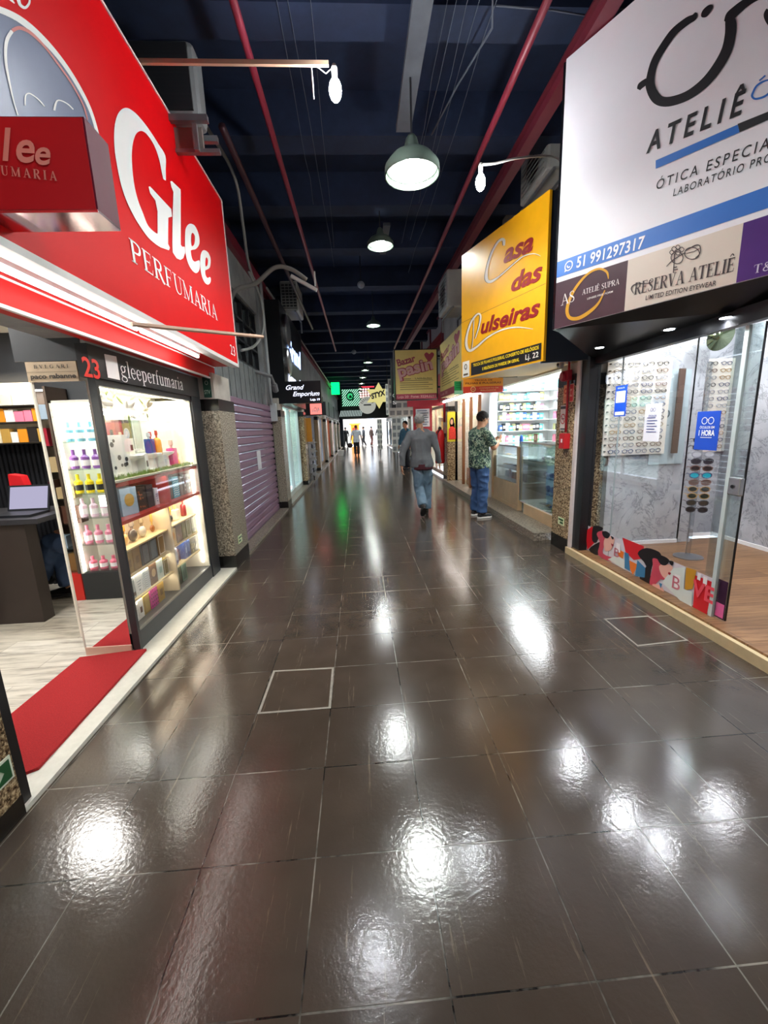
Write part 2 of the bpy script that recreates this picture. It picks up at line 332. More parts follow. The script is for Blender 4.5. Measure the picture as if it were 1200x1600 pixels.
sm = nt.nodes.new('ShaderNodeMath'); sm.operation = 'MULTIPLY'; sm.inputs[1].default_value = .3; nt.links.new(noisen(nt, wpos(nt), 60, 3, .55), sm.inputs[0]); nt.links.new(sm.outputs[0], ad.inputs[2])
nt.links.new(ad.outputs[0], bp.inputs['Height']); nt.links.new(bp.outputs['Normal'], b.inputs['Normal'])
TILE = m
def granite(name, lo, mid, hi, sc=70, rough=.25):
    m, nt, b = base(name, rough); v = wpos(nt); n = noisen(nt, v, sc, 3, .75)
    vo = nt.nodes.new('ShaderNodeTexVoronoi'); vo.inputs['Scale'].default_value = sc*.9; nt.links.new(v, vo.inputs['Vector'])
    r1 = ramp(nt, [(.38, lo), (.5, mid), (.62, hi)]); nt.links.new(n, r1.inputs[0]); r2 = ramp(nt, [(.0, '#5c5248'), (.45, '#ffffff')]); nt.links.new(vo.outputs['Distance'], r2.inputs[0])
    nt.links.new(mixc(nt, .7, r1.outputs[0], r2.outputs[0], 'MULTIPLY'), b.inputs['Base Color']); return m
GRAN = granite('brown_granite', '#3a2a1e', '#8f7657', '#d9c29a', 55)
GRANG = granite('grey_granite', '#4d4840', '#958b7b', '#c7bda9', 75)
KERB = granite('kerb_granite', '#4a4138', '#8a8073', '#a89e8f', 40, .3)
m, nt, b = base('oak_boards', .38)
v = wpos(nt); br = nt.nodes.new('ShaderNodeTexBrick'); br.offset = .37; br.inputs['Scale'].default_value = 1; br.inputs['Brick Width'].default_value = 1.2; br.inputs['Row Height'].default_value = .17; br.inputs['Mortar Size'].default_value = .0015
br.inputs['Color1'].default_value = lin('#a8815a'); br.inputs['Color2'].default_value = lin('#8c6846'); br.inputs['Mortar'].default_value = lin('#4c3524'); nt.links.new(v, br.inputs['Vector'])
gr = ramp(nt, [(.3, '#a08468'), (.7, '#ffffff')]); nt.links.new(noisen(nt, wpos(nt, 1.2, 22, 1), 2.2, 6, .65), gr.inputs[0]); nt.links.new(mixc(nt, 1., br.outputs['Color'], gr.outputs[0], 'MULTIPLY'), b.inputs['Base Color']); OAK = m
m, nt, b = base('pale_boards', .35)
gr = ramp(nt, [(.3, '#8b8378'), (.5, '#d5cfc4'), (.7, '#ece7dd')]); nt.links.new(noisen(nt, wpos(nt, 1.6, 12, 1), 2.0, 6, .6), gr.inputs[0])
br = nt.nodes.new('ShaderNodeTexBrick'); br.offset = .4; br.inputs['Scale'].default_value = 1; br.inputs['Brick Width'].default_value = 1.1; br.inputs['Row Height'].default_value = .2; br.inputs['Mortar Size'].default_value = .0015
for k in ('Color1', 'Color2'): br.inputs[k].default_value = (1, 1, 1, 1)
br.inputs['Color2'].default_value = lin('#dcd8d0'); br.inputs['Mortar'].default_value = lin('#8a8378'); nt.links.new(wpos(nt), br.inputs['Vector'])
nt.links.new(mixc(nt, 1., gr.outputs[0], br.outputs['Color'], 'MULTIPLY'), b.inputs['Base Color']); PALE = m
m, nt, b = base('grey_marble', .4)
n1 = noisen(nt, wpos(nt), 1.8, 8, .62); r1 = ramp(nt, [(.3, '#8e929a'), (.55, '#b7bac0'), (.75, '#cbcdd2')]); nt.links.new(n1, r1.inputs[0])
mu = nt.nodes.new('ShaderNodeTexNoise'); mu.inputs['Scale'].default_value = 2.6; mu.inputs['Detail'].default_value = 9; mu.inputs['Roughness'].default_value = .7; mu.inputs['Distortion'].default_value = 1.2; nt.links.new(wpos(nt), mu.inputs['Vector'])
r2 = ramp(nt, [(.485, '#ffffff'), (.5, '#6e7078'), (.515, '#ffffff')]); nt.links.new(mu.outputs['Fac'], r2.inputs[0]); nt.links.new(mixc(nt, .75, r1.outputs[0], r2.outputs[0], 'MULTIPLY'), b.inputs['Base Color']); MARBLE = m
def plaster(name, a, c, sc=2, rough=.8):
    m, nt, b = base(name, rough); r = ramp(nt, [(.3, a), (.7, c)]); nt.links.new(noisen(nt, wpos(nt), sc, 8, .7), r.inputs[0]); nt.links.new(r.outputs[0], b.inputs['Base Color']); return m
PLG = plaster('grey_plaster', '#77797c', '#a5a7a9'); PLW = plaster('warm_plaster', '#a8a098', '#cfc7bf'); PLD = plaster('dark_navy_paint', '#10131d', '#1a2030')
CEIL = plaster('ceiling_navy', '#121d34', '#1e2d4b'); SHEET = plaster('sheet_metal_grey', '#5d6164', '#84888a', 5, .45); SILL = plaster('white_stone', '#c9c7ba', '#e0ded2', 9, .4)
REDP = M('maroon_pipe_paint', '#7c2234', .45, var=.1); PIPEM = M('maroon_steel', '#6b2431', .4, var=.12)
BLK = M('black_laminate', '#17171a', .35, var=.1); BLKG = M('black_gloss', '#101013', .15, var=.05); WHT = M('white_paint', '#e6e6e4', .5, var=.03); GREYM = M('grey_metal', '#8b8e92', .35, metal=.7, var=.08)
STEEL = M('brushed_steel', '#b9bcc0', .28, metal=1, var=.04); CHROME = M('chrome', '#d8d8dc', .06, metal=1, var=0); DKM = M('dark_metal', '#2b2c30', .4, metal=.5, var=.08)
# ---------------------------------------------------------------- the hall
structure('floor', MB().box(-1.47, 2.42, -5, 36.4, -.12, 0), TILE)
Yend = 36.0
structure('ceiling', MB().box(-2.2, 2.9, -5, 36.6, 4.9, 5.0), CEIL)
b_ = MB()
y = 3.62; k = 0
while y < 36:
    structure('trim_%d' % (k+1), MB().box(-2.0, 2.7, y, y+.3, 4.5, 4.9), CEIL); y += 1.36 if k < 3 else 1.9; k += 1
for y in (-2.4, -.6, 1.2, 2.3):
    k += 1; structure('trim_%d' % k, MB().box(-2.0, 2.7, y, y+.3, 4.5, 4.9), CEIL)
# left side masonry
structure('wall_left', MB().box(-1.85, -1.66, -5, 1.2, 0, 4.15).box(-1.85, -1.66, 1.2, 5.05, 2.1, 4.15).box(-1.85, -1.66, 5.05, 8.0, 3.5, 4.15).box(-1.85, -1.66, 8.0, 36, 2.1, 4.15)
    .box(-1.85, -1.63, 5.05, 5.2, 2.5, 3.6).box(-1.85, -1.63, 7.75, 8.0, 1.95, 4.1), PLG)
structure('wall_left_upper', MB().box(-2.1, -1.95, -5, 36, 4.15, 4.9).box(-2.1, -1.64, -5, 36, 4.1, 4.18), PLD)
structure('trim_90', MB().box(-1.66, -1.58, -5, 36, 4.0, 4.16), REDP)
structure('wall_right', MB().box(2.62, 2.8, -5, 36, 2.25, 4.9).box(2.62, 2.8, -5, .6, 0, 2.25), PLW)
structure('wall_near', MB().box(-2.2, 2.9, -5.1, -5, 0, 5), PLG)
# end wall with the exit to the street
structure('wall_end', MB().box(-2.2, -1.28, 36, 36.25, 0, 4.9).box(2.45, 2.9, 36, 36.25, 0, 4.9).box(-1.28, 2.45, 36, 36.25, 2.35, 4.9), PLD)
structure('ground', MB().box(-14, 16, 36.25, 60, -.15, -.02), plaster('street_paving', '#b5aca2', '#d6cec4', 1.5))
structure('wall_street', MB().box(-9, 1.2, 52, 52.5, 0, 9).box(1.9, 11, 50, 50.5, 0, 9), plaster('street_facade', '#cfc7bb', '#efe9df', .6))
# left kerb and sills
structure('trim_91', MB().box(-1.62, -1.44, 1.45, 4.5, -.05, .022), SILL)
structure('trim_92', MB().box(-1.75, -1.44, 5.02, 8.0, -.1, .035).box(-1.75, -1.42, 8.4, 36, -.1, .05), KERB)
structure('floor_perfume_shop', MB().box(-4.6, -1.62, 1.4, 4.5, -.1, .02), PALE)
structure('ceiling_perfume_shop', MB().box(-4.6, -1.85, 1.4, 4.5, 2.5, 2.6), C('#d9d6cf', .8))
structure('wall_perfume_shop', MB().box(-4.7, -1.85, 4.3, 4.5, 0, 2.6).box(-4.7, -4.5, 1.3, 4.4, 0, 2.6).box(-4.7, -1.85, 1.3, 1.42, 0, 2.6), C('#303236', .6))
# granite piers on the left
def pier(side, y0, y1, h=1.86, m=GRANG, top=True):
    bh = .09 if y0 < 2 else .16
    x0, x1 = (-1.8, -1.44) if side < 0 else (2.35, 2.75)
    b = MB().mat(0).box(x0, x1, y0, y1, bh, h-.12).mat(1).box(x0-.002, x1+.002, y0-.002, y1+.002, 0, bh).box(x0-.002, x1+.002, y0-.002, y1+.002, h-.12, h).mat(2).box(x0+.03, x1-.03, y0, y1, h, 2.12)
    n = 'left' if side < 0 else 'right'
    return b, n
PK = [0]
for side, y0, y1, h, m in [(-1, 1.1, 1.495, 1.9, GRAN), (-1, 4.5, 5.04, 1.86, GRANG), (-1, 8.0, 8.42, 1.9, GRANG), (-1, 11.3, 11.75, 2, GRAN), (-1, 15.2, 15.7, 2, GRAN), (-1, 19, 19.5, 2, GRANG), (-1, 23, 23.5, 2, GRANG), (-1, 27.5, 28, 2, GRANG), (-1, 32, 32.5, 2, GRANG),
                           (1, 4.46, 4.84, 2.0, GRAN), (1, 10.9, 11.5, 2, GRAN), (1, 15, 15.5, 2, GRANG), (1, 19.5, 20, 2, GRANG), (1, 24, 24.5, 2, GRANG), (1, 29, 29.5, 2, GRANG)]:
    b, n = pier(side, y0, y1, h, m); PK[0] += 1
    structure('wall_%s_pier_%d' % (n, PK[0]), b, [m, C('#1d1b1a', .2), PLW])
# sheet metal fascia and window band above the purple shutter
b = MB(); y = 5.22
while y < 7.75:
    b.box(-1.68, -1.655, y, y+.245, 1.97, 2.52).box(-1.66, -1.645, y+.235, y+.255, 1.97, 2.52); y += .26
b.box(-1.7, -1.66, 5.05, 8.0, 1.93, 1.98); structure('wall_left_fascia', b, SHEET)
b = MB().mat(0).box(-1.78, -1.76, 5.2, 7.75, 2.55, 3.5).mat(1)
for i in range(7): yy = 5.2+i*.42; b.box(-1.77, -1.7, yy, yy+.03, 2.55, 3.5)
for z in (2.55, 2.86, 3.17, 3.46): b.box(-1.77, -1.7, 5.2, 7.75, z, z+.03)
structure('window_1', b, [C('#4a5054', .15), DKM])
# right side: optician
structure('trim_93', MB().box(2.34, 2.375, -1, 4.46, -.08, .075), C('#c9b58d', .5, var=.1, vs=20))
structure('floor_optician', MB().box(2.375, 5.2, -.5, 4.46, -.1, .09), OAK)
structure('wall_optician', MB().box(3.6, 3.75, 4.36, 4.62, .09, 2.6).box(2.72, 3.62, 4.36, 4.44, .09, 2.6).box(3.6, 4.3, 4.56, 4.64, .09, 2.6).box(4.22, 4.32, -.6, 4.6, .09, 2.6).box(2.47, 4.3, -.7, -.6, 0, 2.6), MARBLE)
structure('baseboard_right', MB().box(2.72, 3.6, 4.345, 4.36, .09, .13).box(3.75, 4.22, 4.545, 4.56, .09, .13).box(4.205, 4.22, -.6, 4.55, .09, .13).box(3.735, 3.76, 4.345, 4.56, .09, .13), C('#f2f2f4', .4))
structure('ceiling_optician', MB().box(2.5, 4.35, -.7, 4.7, 2.6, 2.66), C('#dfe1e6', .7))
# right side: bracelet shop step and room
structure('trim_94', MB().box(2.2, 2.6, 5.0, 10.9, -.08, .1), KERB)
structure('floor_watch_shop', MB().box(2.55, 4.0, 5.0, 8.3, -.1, .1), C('#b9b2a6', .4))
structure('wall_watch_shop', MB().box(3.72, 3.8, 4.7, 8.3, .1, 2.6).box(2.6, 3.8, 8.0, 8.12, .1, 2.6).box(2.76, 3.8, 4.7, 4.78, .1, 2.6), C('#e9eceb', .6))
structure('ceiling_watch_shop', MB().box(2.5, 3.8, 4.7, 8.2, 2.55, 2.62), C('#e9eceb', .6))
# ================================================================ LEFT: red canopy sign of the perfume shop
RED = M('sign_red', '#e4040e', .5, var=.03, spec=.15); REDF = M('fascia_red', '#cc1c1c', .5, var=.03, spec=.15); WV = C('#fbfaf7', .45, var=0)
GP = Plane((-1.25, 0, 0), (0, 1, 0))
cs = root('shop_canopy_sign', 'large red canopy sign of the perfume shop with white lettering, upper left', 'sign', (-1.45, 2.8, 2.07))
obj('sign_panel', MB().box(-1.32, -1.25, .7, 4.68, 2.22, 3.76), RED, cs)
obj('edge_trim', MB().box(-1.325, -1.243, .7, 4.69, 2.19, 2.222).box(-1.325, -1.243, 4.68, 4.695, 2.19, 3.775).box(-1.325, -1.243, .7, 4.69, 3.76, 3.775), C('#e4e2e0', .4), cs)
obj('soffit', MB().box(-1.6, -1.3, .7, 4.66, 2.2, 2.215), REDF, cs)
obj('fascia', MB().box(-1.6, -1.5, .7, 4.68, 2.075, 2.195), REDF, cs)
obj('fascia_trim', MB().box(-1.505, -1.495, .7, 4.685, 2.19, 2.205).box(-1.51, -1.49, .7, 4.685, 2.062, 2.078), C('#f4f0ee', .4), cs)
b = MB(); k6 = dict(sc=6, ox=160, oy=150)
prs = [(590, 795, 565, 780), (588, 690, 548, 700), (585, 560, 525, 590), (520, 450, 478, 460), (440, 325, 420, 370), (360, 220, 385, 338), (280, 140, 350, 328), (210, 110, 310, 355), (150, 150, 285, 420), (115, 240, 272, 500), (102, 360, 270, 600),
       (108, 500, 280, 740), (125, 620, 300, 870), (160, 800, 335, 1000), (210, 960, 375, 1100), (270, 1090, 405, 1180), (330, 1197, 430, 1225), (420, 1323, 474, 1269), (501, 1395, 510, 1291), (545, 1420, 560, 1300)]
prs = smooth_pts([tuple(map(float, p)) for p in prs], False, 4)
PT = [[GP.p(*GP.at(160+p[i]/6, 150+p[i+1]/6), .004) for i in (0, 2)] for p in prs]
for p, q in zip(PT, PT[1:]): b.quad(p[0], p[1], q[1], q[0])
pxpoly(b, GP, [(425, 850), (440, 847), (640, 1060), (647, 1130), (612, 1140), (609, 1386), (627, 1422), (618, 1447), (540, 1420), (500, 1395), (510, 1290), (510, 1080), (490, 980), (440, 910)], .0045, **k6)
pxpoly(b, GP, [(630, 800), (645, 797), (728, 875), (730, 900), (730, 1080), (730, 1395), (744, 1413), (766, 1413), (771, 1467), (753, 1521), (726, 1537), (690, 1521), (654, 1467), (650, 1377), (654, 1080), (660, 900), (640, 850)], .004, **k6)
kk = dict(sc=6.6667, ox=200, oy=330)
pxpoly(b, GP, [(590, 220), (590, 400), (610, 510), (650, 600), (700, 645), (735, 620), (745, 560), (740, 515), (720, 515), (690, 525), (665, 500), (650, 430), (655, 405), (700, 395), (735, 350), (740, 290), (725, 220), (690, 150), (640, 130), (605, 160)], .004, sm=3, **kk)
pxpoly(b, GP, [(790, 405), (830, 430), (855, 490), (855, 550), (845, 590), (815, 610), (800, 620), (805, 670), (825, 695), (845, 685), (858, 700), (855, 740), (830, 765), (795, 745), (765, 680), (748, 580), (750, 470), (765, 420)], .004, sm=3, **kk)
b.mat(1)
pxpoly(b, GP, [(665, 225), (688, 260), (683, 340), (660, 365), (652, 330), (652, 250)], .006, sm=3, **kk)
pxpoly(b, GP, [(808, 480), (825, 510), (820, 560), (803, 575), (800, 530)], .006, sm=3, **kk)
obj('shop_name_lettering', b, [WV, RED], cs)
b = MB(); h_ = GP.at(202.5, 373)[1]-GP.at(207, 409)[1]
pxserif(b, GP, 'PERFUMARIA', (205.5, 408), (339.5, 501), h_*1.0, d=.004, wk=.95)
a0, b0 = GP.at(360, 553); text(b, GP, '23', a0, b0, a0+.16, b0, .1, d=.004)
obj('subtitle_lettering', b, WV, cs)
b = MB().mat(0); cy, cz, cr = 2.222, 2.868, .318
RG = [(-70, 20, 9), (-30, 8, 9), (0, 16, 10), (30, 31, 10), (60, 56, 9), (90, 89, 7), (118, 130, 6), (141, 176, 5), (155, 230, 5), (163, 285, 6), (160, 322, 6), (143, 334, 6), (110, 318, 6), (60, 290, 7), (0, 245, 8), (-55, 190, 9), (-90, 110, 10), (-92, 55, 10)]
pxpoly(b, GP, [(x, y) for x, y, w_ in RG], .003, sm=4)
b.mat(1)
pxribbon(b, GP, RG, .005, closed=True)
k3 = dict(sc=6.6667)
pxribbon(b, GP, [(170, 1200, 12), (120, 1030, 14), (70, 800, 22), (45, 650, 28), (42, 500, 34), (62, 400, 40), (110, 320, 42)], .006, **k3)
pxribbon(b, GP, [(245, 1100, 16), (250, 1000, 16), (285, 972, 14), (340, 1000, 12), (400, 1050, 12), (450, 1110, 12)], .006, **k3)
pxribbon(b, GP, [(550, 1150, 24), (565, 1080, 22), (590, 1045, 16), (640, 1055, 12), (700, 1090, 12), (750, 1140, 12)], .006, **k3)
pxribbon(b, GP, [(180, -10, 40), (200, 50, 30), (250, 80, 30), (290, 40, 26), (300, -10, 20)], .004, **k3)
pxribbon(b, GP, [(90, -20, 40), (140, 35, 10)], .004, sub=1, **k3)
b.mat(2); pxribbon(b, GP, [(110, 320, 42), (180, 290, 40), (270, 320, 34), (370, 400, 26), (480, 520, 20), (600, 680, 18), (700, 820, 16), (780, 950, 14), (860, 1110, 14), (900, 1250, 12)], .006, **k3)
b.mat(1)
k4 = dict(sc=6.6667, ox=0, oy=150)
pxribbon(b, GP, [(1115, 1215, 50), (1180, 1320, 50)], .006, sub=1, **k4)
pxribbon(b, GP, [(1080, 1290, 14), (1110, 1290, 14), (1135, 1350, 14), (1120, 1375, 14), (1090, 1340, 14)], .006, closed=True, sub=3, **k4)
obj('round_emblem', b, [M('emblem_glass', '#7f87a2', .35, var=.25, vs=2, coat=.15), WV, C('#e08a86', .5)], cs)
TUBE = glow('led_tube_glow', '#fff6f0', 15)
for i, (y0, y1) in enumerate([(.9, 2.84), (2.9, 3.84)]):
    t = root('tube_light', ['long glowing tube light under the red canopy sign, nearer the camera', 'shorter glowing tube light under the red canopy sign, at its far end'][i], 'lamp', (-1.36, (y0+y1)/2, 2.15), 'tube lights under the red canopy')
    obj('tube', MB().tube([(-1.36, y0, 2.165), (-1.36, y1, 2.165)], .012, 10), TUBE, t); obj('fixture', MB().box(-1.375, -1.345, y0-.02, y1+.02, 2.178, 2.2), C('#e8e8e8', .4), t)
# small blade sign
bs = root('projecting_sign', 'small red box sign with pink lettering sticking out below the round emblem', 'sign', (-1.06, 1.72, 2.27))
obj('sign_face', MB().box(-1.27, -.868, 1.65, 1.655, 2.275, 2.545), M('blade_red', '#c02028', .45, var=.03), bs)
obj('side_case', MB().box(-1.27, -.862, 1.655, 1.79, 2.275, 2.55), M('blade_side', '#6a2036', .6, var=.05, spec=.2), bs); obj('chrome_base', MB().box(-1.27, -.862, 1.652, 1.79, 2.266, 2.275), M('blade_case', '#c9a9ae', .12, metal=.95, var=.05), bs, label='polished metal underside')
BP = Plane((0, 1.65, 0), (1, 0, 0)); b = MB()
def tr(s, x0, x1, yb, yt, sh=.25):
    a0, b0 = BP.at(x0, yb+.6); a1, b1 = BP.at(x1, yb+(x1-x0)*.08); vs, fs, q0, q1 = textmesh(s, .02, sh); hh = max(v.y for v in vs); h = (BP.at(x0, yt)[1]-b0)/hh*CAP; text(b, BP, s, a0, b0, a1, b1, h, d=.003, bold=.02, shear=sh)
tr('l', 5, 25, 250, 199.5); tr('e', 28, 58, 252, 218); tr('e', 57, 82, 256, 230)
a0, b0 = BP.at(3, 240); text(b, BP, 'G', a0-.115, b0-.02, a0-.005, b0-.02, .13, bold=.03, shear=.2)
a0, b0 = BP.at(3, 274); a1, b1 = BP.at(90, 283.5); serif(b, BP, 'UMARIA', a0, b0, a1, b1, .028, d=.003, gap=.3, wk=1.1); serif(b, BP, 'PERF', a0-.115, b0+.004, a0-.012, b0, .028, d=.003, gap=.3, wk=1.1)
obj('sign_lettering', b, C('#e8a595', .5, var=0), bs)
# timber arm with bare lamp
BULB = glow('bulb_glow', '#f4fbff', 160)
ar = root('bulb_arm', 'pale timber arm with a bare glowing bulb reaching over the hall from the red sign', 'lamp', (-1.27, 3.15, 3.78))
obj('arm', MB().box(-1.3, -.08, 3.14, 3.16, 3.78, 3.805), C('#c4a58c', .6), ar)
obj('bulb', MB().ball((-.045, 3.15, 3.65), (.04, .04, .066), 16), BULB, ar, smooth=True)
obj('bulb_socket', MB().lathe([(.018, 0), (.02, .06), (.012, .08)], (-.045, 3.15, 3.71), 12), C('#e9e7e2', .4), ar)
obj('wire', MB().tube([(-.045, 3.15, 3.78), (-.1, 3.15, 3.74), (-.16, 3.15, 3.78)], .003, 6).tube([(-.19, 3.15, 3.78), (-.188, 3.15, 3.7), (-.186, 3.15, 3.6)], [.003, .006, .003], 6), C('#dcdcd8', .5), ar)
lamp('POINT', 'bulb_light', (-.045, 3.15, 3.66), 78, (.95, .98, 1), .05, parent=ar)
a2 = obj('wooden_pole', MB().tube([(-1.28, 2.62, 2.14), (-.74, 3.6, 2.262)], .014, 6), C('#c9a58e', .6), label='thin pinkish timber pole jutting from the lower edge of the red sign', cat='pole')
# ---------------------------------------------------------------- air conditioner behind the red sign
def ac_unit(loc, dims, label, face='y', flip=1):
    w_, d_, h_ = dims; r = root('air_conditioner', label, 'air conditioner', loc, 'outdoor air conditioner units above the shops')
    obj('casing', MB().box(-w_/2, w_/2, -d_/2, d_/2, 0, h_), C('#a9a9a4', .5, var=.1), r, local=True, bevel=.03)
    b = MB(); n = 9
    if face == 'y':
        for i in range(n): z = h_*.12+i*h_*.78/(n-1); b.box(-w_*.42, w_*.42, -d_/2-.012, -d_/2-.002, z-.008, z+.008)
        for i in range(5): x = -w_*.42+i*w_*.84/4; b.box(x-.006, x+.006, -d_/2-.012, -d_/2-.002, h_*.1, h_*.92)
        pl = MB().box(-w_*.43, w_*.43, -d_/2-.003, -d_/2, h_*.08, h_*.93)
    else:
        s = flip
        for i in range(n): z = h_*.12+i*h_*.78/(n-1); b.box(min(s*w_/2, s*(w_/2+.012)), max(s*w_/2, s*(w_/2+.012)), -d_*.4, d_*.4, z-.006, z+.006)
        pl = MB().lathe([(h_*.36, 0), (h_*.36, .01)], (s*w_/2, 0, h_/2), 24, Matrix.Rotation(PI/2, 4, 'Y'))
    obj('coil_recess', pl, C('#26282b', .6), r, local=True); obj('grille', b, C('#8d8d8a', .5), r, local=True)
    for sx in (-1, 1): obj('bracket', MB().box(sx*w_*.3-.015, sx*w_*.3+.015, -d_/2-.06, d_/2+.1, -.035, 0).box(sx*w_*.3-.015, sx*w_*.3+.015, d_/2+.05, d_/2+.08, -.25, 0), GREYM, r, local=True)
    return r
r = root('air_conditioner', 'large air conditioner unit with dark coil seen above the edge of the red sign', 'air conditioner', (-1.35, 3.85, 3.74), 'outdoor air conditioner units above the shops')
obj('casing', MB().box(-1.62, -1.04, 3.56, 3.78, 3.76, 4.24), C('#77797a', .5, var=.15), r, bevel=.05)
m, nt, b_ = base('coil_fins', .5); b_.inputs['Base Color'].default_value = lin('#3a3d40'); wv = nt.nodes.new('ShaderNodeTexWave'); wv.inputs['Scale'].default_value = 40; wv.inputs['Distortion'].default_value = 1.5
nt.links.new(wpos(nt, 0, 0, 1), wv.inputs['Vector']); nt.links.new(mixc(nt, wv.outputs['Fac'], '#232528', '#5a5d60'), b_.inputs['Base Color'])
obj('coil', MB().box(-1.6, -1.08, 3.545, 3.565, 3.8, 4.2), m, r)
obj('bracket', MB().box(-1.66, -.98, 3.52, 3.56, 3.715, 3.755).box(-1.66, -.98, 3.74, 3.78, 3.715, 3.755).box(-1.66, -.93, 3.58, 3.62, 3.55, 3.575).box(-1.1, -1.07, 3.55, 3.58, 3.55, 3.74), GREYM, r)
obj('fan_board', MB().box(-1.5, -1.05, 3.6, 3.63, 3.575, 3.72), C('#7b6f6a', .6), r)
ac2 = ac_unit((-1.3, 9.7, 3.96), (.36, .8, .58), 'grey air conditioner with slatted grille on the left wall above the black shop front'); ac2.location.z = 3.96
# cables and conduits on the left wall
def cable(name, pts, r, mat, label, cat='cable', sub=6, group=None):
    return obj(name, MB().tube([Vector(p) for p in smooth_pts([tuple(p) for p in pts], False, sub)], r, 7), mat, label=label, cat=cat, smooth=True, group=group)
GC = C('#8f8f8c', .6); DC = C('#3b3c40', .6)
cable('conduit', [(-1.45, 3.9, 4.45), (-1.3, 4.6, 4.35), (-1.22, 5.2, 4.25), (-1.3, 5.75, 4.02), (-1.4, 6.3, 3.8), (-1.45, 6.9, 3.72)], .018, GC, 'long grey cable running down the left wall behind the red sign')
cable('flexible_hose', [(-1.6, 5.75, 3.0), (-1.5, 5.85, 3.3), (-1.25, 5.95, 3.42), (-1.0, 6.0, 3.62), (-.8, 6.05, 3.62), (-.6, 6.1, 3.5)], .028, C('#77736e', .7), 'thick flexible grey hose arching out of the left wall', 'hose')
obj('junction_strip', MB().box(-.83, -.45, 6.08, 6.13, 3.44, 3.48, Matrix.Translation((-.64, 6.1, 3.46)) @ Matrix.Rotation(.5, 4, 'Y') @ Matrix.Translation((.64, -6.1, -3.46))).box(-.5, -.48, 6.09, 6.11, 3.42, 3.6), C('#c9c7c2', .5), label='white plastic batten hanging at the end of the flexible hose', cat='batten')
cable('conduit', [(-1.45, 6.5, 3.75), (-1.4, 6.9, 3.5), (-1.42, 7.0, 3.1), (-1.5, 6.7, 2.8), (-1.56, 6.1, 2.62)], .02, GC, 'grey cable looping down beside the window band on the left wall')
cable('drain_pipe', [(-1.57, 7.85, 4.05), (-1.57, 7.85, 3.0), (-1.57, 7.86, 2.0)], .03, C('#a5a8aa', .5), 'pale vertical pipe on the left wall between the shutter and the black shop front', 'pipe', 2)
obj('junction_box', MB().box(-1.6, -1.5, 7.88, 8.02, 1.7, 2.02), C('#c3c7cb', .5), label='white electrical box at the foot of the pale vertical pipe', cat='box')
obj('lamp_holder', MB().tube([(-1.68, 7.2, 2.5), (-1.42, 7.3, 2.42), (-1.4, 7.4, 2.3)], .03, 8).tube([(-1.4, 7.4, 2.3), (-1.4, 7.5, 2.2)], .05, 8), C('#77777a', .4), label='grey spotlight hanging in front of the metal panels over the shutter', cat='lamp')
# ================================================================ showcase
LED = (1, .97, .9)
sc = root('display_showcase', 'black framed lit perfume showcase on the left with red middle shelf', 'display case', (-1.8, 3.5, .02))
FR = M('frame_anthracite', '#2f3236', .35, var=.06)
obj('frame', MB().box(-1.645, -1.6, 2.735, 2.762, .02, 2.06).box(-1.68, -1.6, 4.22, 4.44, .02, 2.06).box(-1.66, -1.61, 2.78, 4.25, 1.825, 1.865), FR, sc)
obj('plinth', MB().box(-1.98, -1.61, 2.78, 4.25, .02, .155), M('plinth_grey', '#3c3f42', .4, var=.06), sc)
IN = M('cream_interior', '#f3efe2', .6, var=.02)
obj('back_panel', MB().box(-2.0, -1.985, 2.76, 4.3, .15, 2.05), IN, sc)
obj('end_panel', MB().box(-2.0, -1.62, 4.2, 4.24, .15, 1.83), IN, sc); obj('end_panel', MB().box(-2.0, -1.645, 2.752, 2.765, .15, 2.05), IN, sc)
obj('top_panel', MB().box(-2.0, -1.66, 2.76, 4.3, 1.86, 1.9), IN, sc)
RS = M('shelf_red', '#c8322c', .3, var=.05, coat=.4)
obj('red_shelf_unit', MB().box(-1.98, -1.63, 2.79, 4.2, 1.175, 1.205).box(-1.98, -1.63, 2.79, 4.2, .915, .94).box(-1.98, -1.63, 3.545, 3.575, .94, 1.175).box(-1.98, -1.97, 2.79, 4.2, .94, 1.175), RS, sc, label='glossy red shelf unit')
obj('shelf', MB().box(-1.98, -1.62, 2.79, 4.2, 1.205, 1.22), C('#efe6cf', .4), sc)
for z, (y0, y1) in [(.715, (2.79, 3.54)), (.525, (2.79, 3.54)), (.335, (2.79, 3.54)), (.72, (3.56, 4.2)), (.535, (3.56, 4.2)), (.345, (3.56, 4.2))]:
    obj('shelf', MB().box(-1.98, -1.68, y0, y1, z-.012, z), C('#d9c79a', .4), sc)
obj('divider', MB().box(-1.98, -1.65, 3.535, 3.555, .155, .915), C('#d8cdb4', .4), sc)
obj('glass_shelf', MB().box(-1.98, -1.72, 2.8, 4.1, 1.62, 1.628), glassmat('shelf_glass', (.9, .97, .95), .1), sc)
obj('header', MB().box(-1.66, -1.592, 2.69, 4.42, 1.868, 2.06), M('header_black', '#202226', .4, var=.04), sc)
b = MB(); HP = Plane((-1.592, 0, 0), (0, 1, 0))
a0, b0 = HP.at(131, 588); a1, b1 = HP.at(157, 591); text(b, HP, '23', a0, b0+.003, a1, b0+.003, .115, bold=.02, d=.003); obj('number_lettering', b, M('number_red', '#e8352c', .4, var=0), sc)
b = MB(); pxpoly(b, HP, [(162, 553), (181, 557), (187, 594), (168, 590)], .003)
a0, b0 = HP.at(189, 591); a1, b1 = HP.at(285, 601); serif(b, HP, 'gleeperfumaria', a0, b0+.012, a1, b0+.012, .105, d=.003, gap=.02, wk=.85); obj('name_lettering', b, C('#f6f6f6', .5, var=0), sc)
obj('glass_pane', MB().box(-1.625, -1.62, 2.765, 4.22, .16, 1.83), glassmat(), sc)
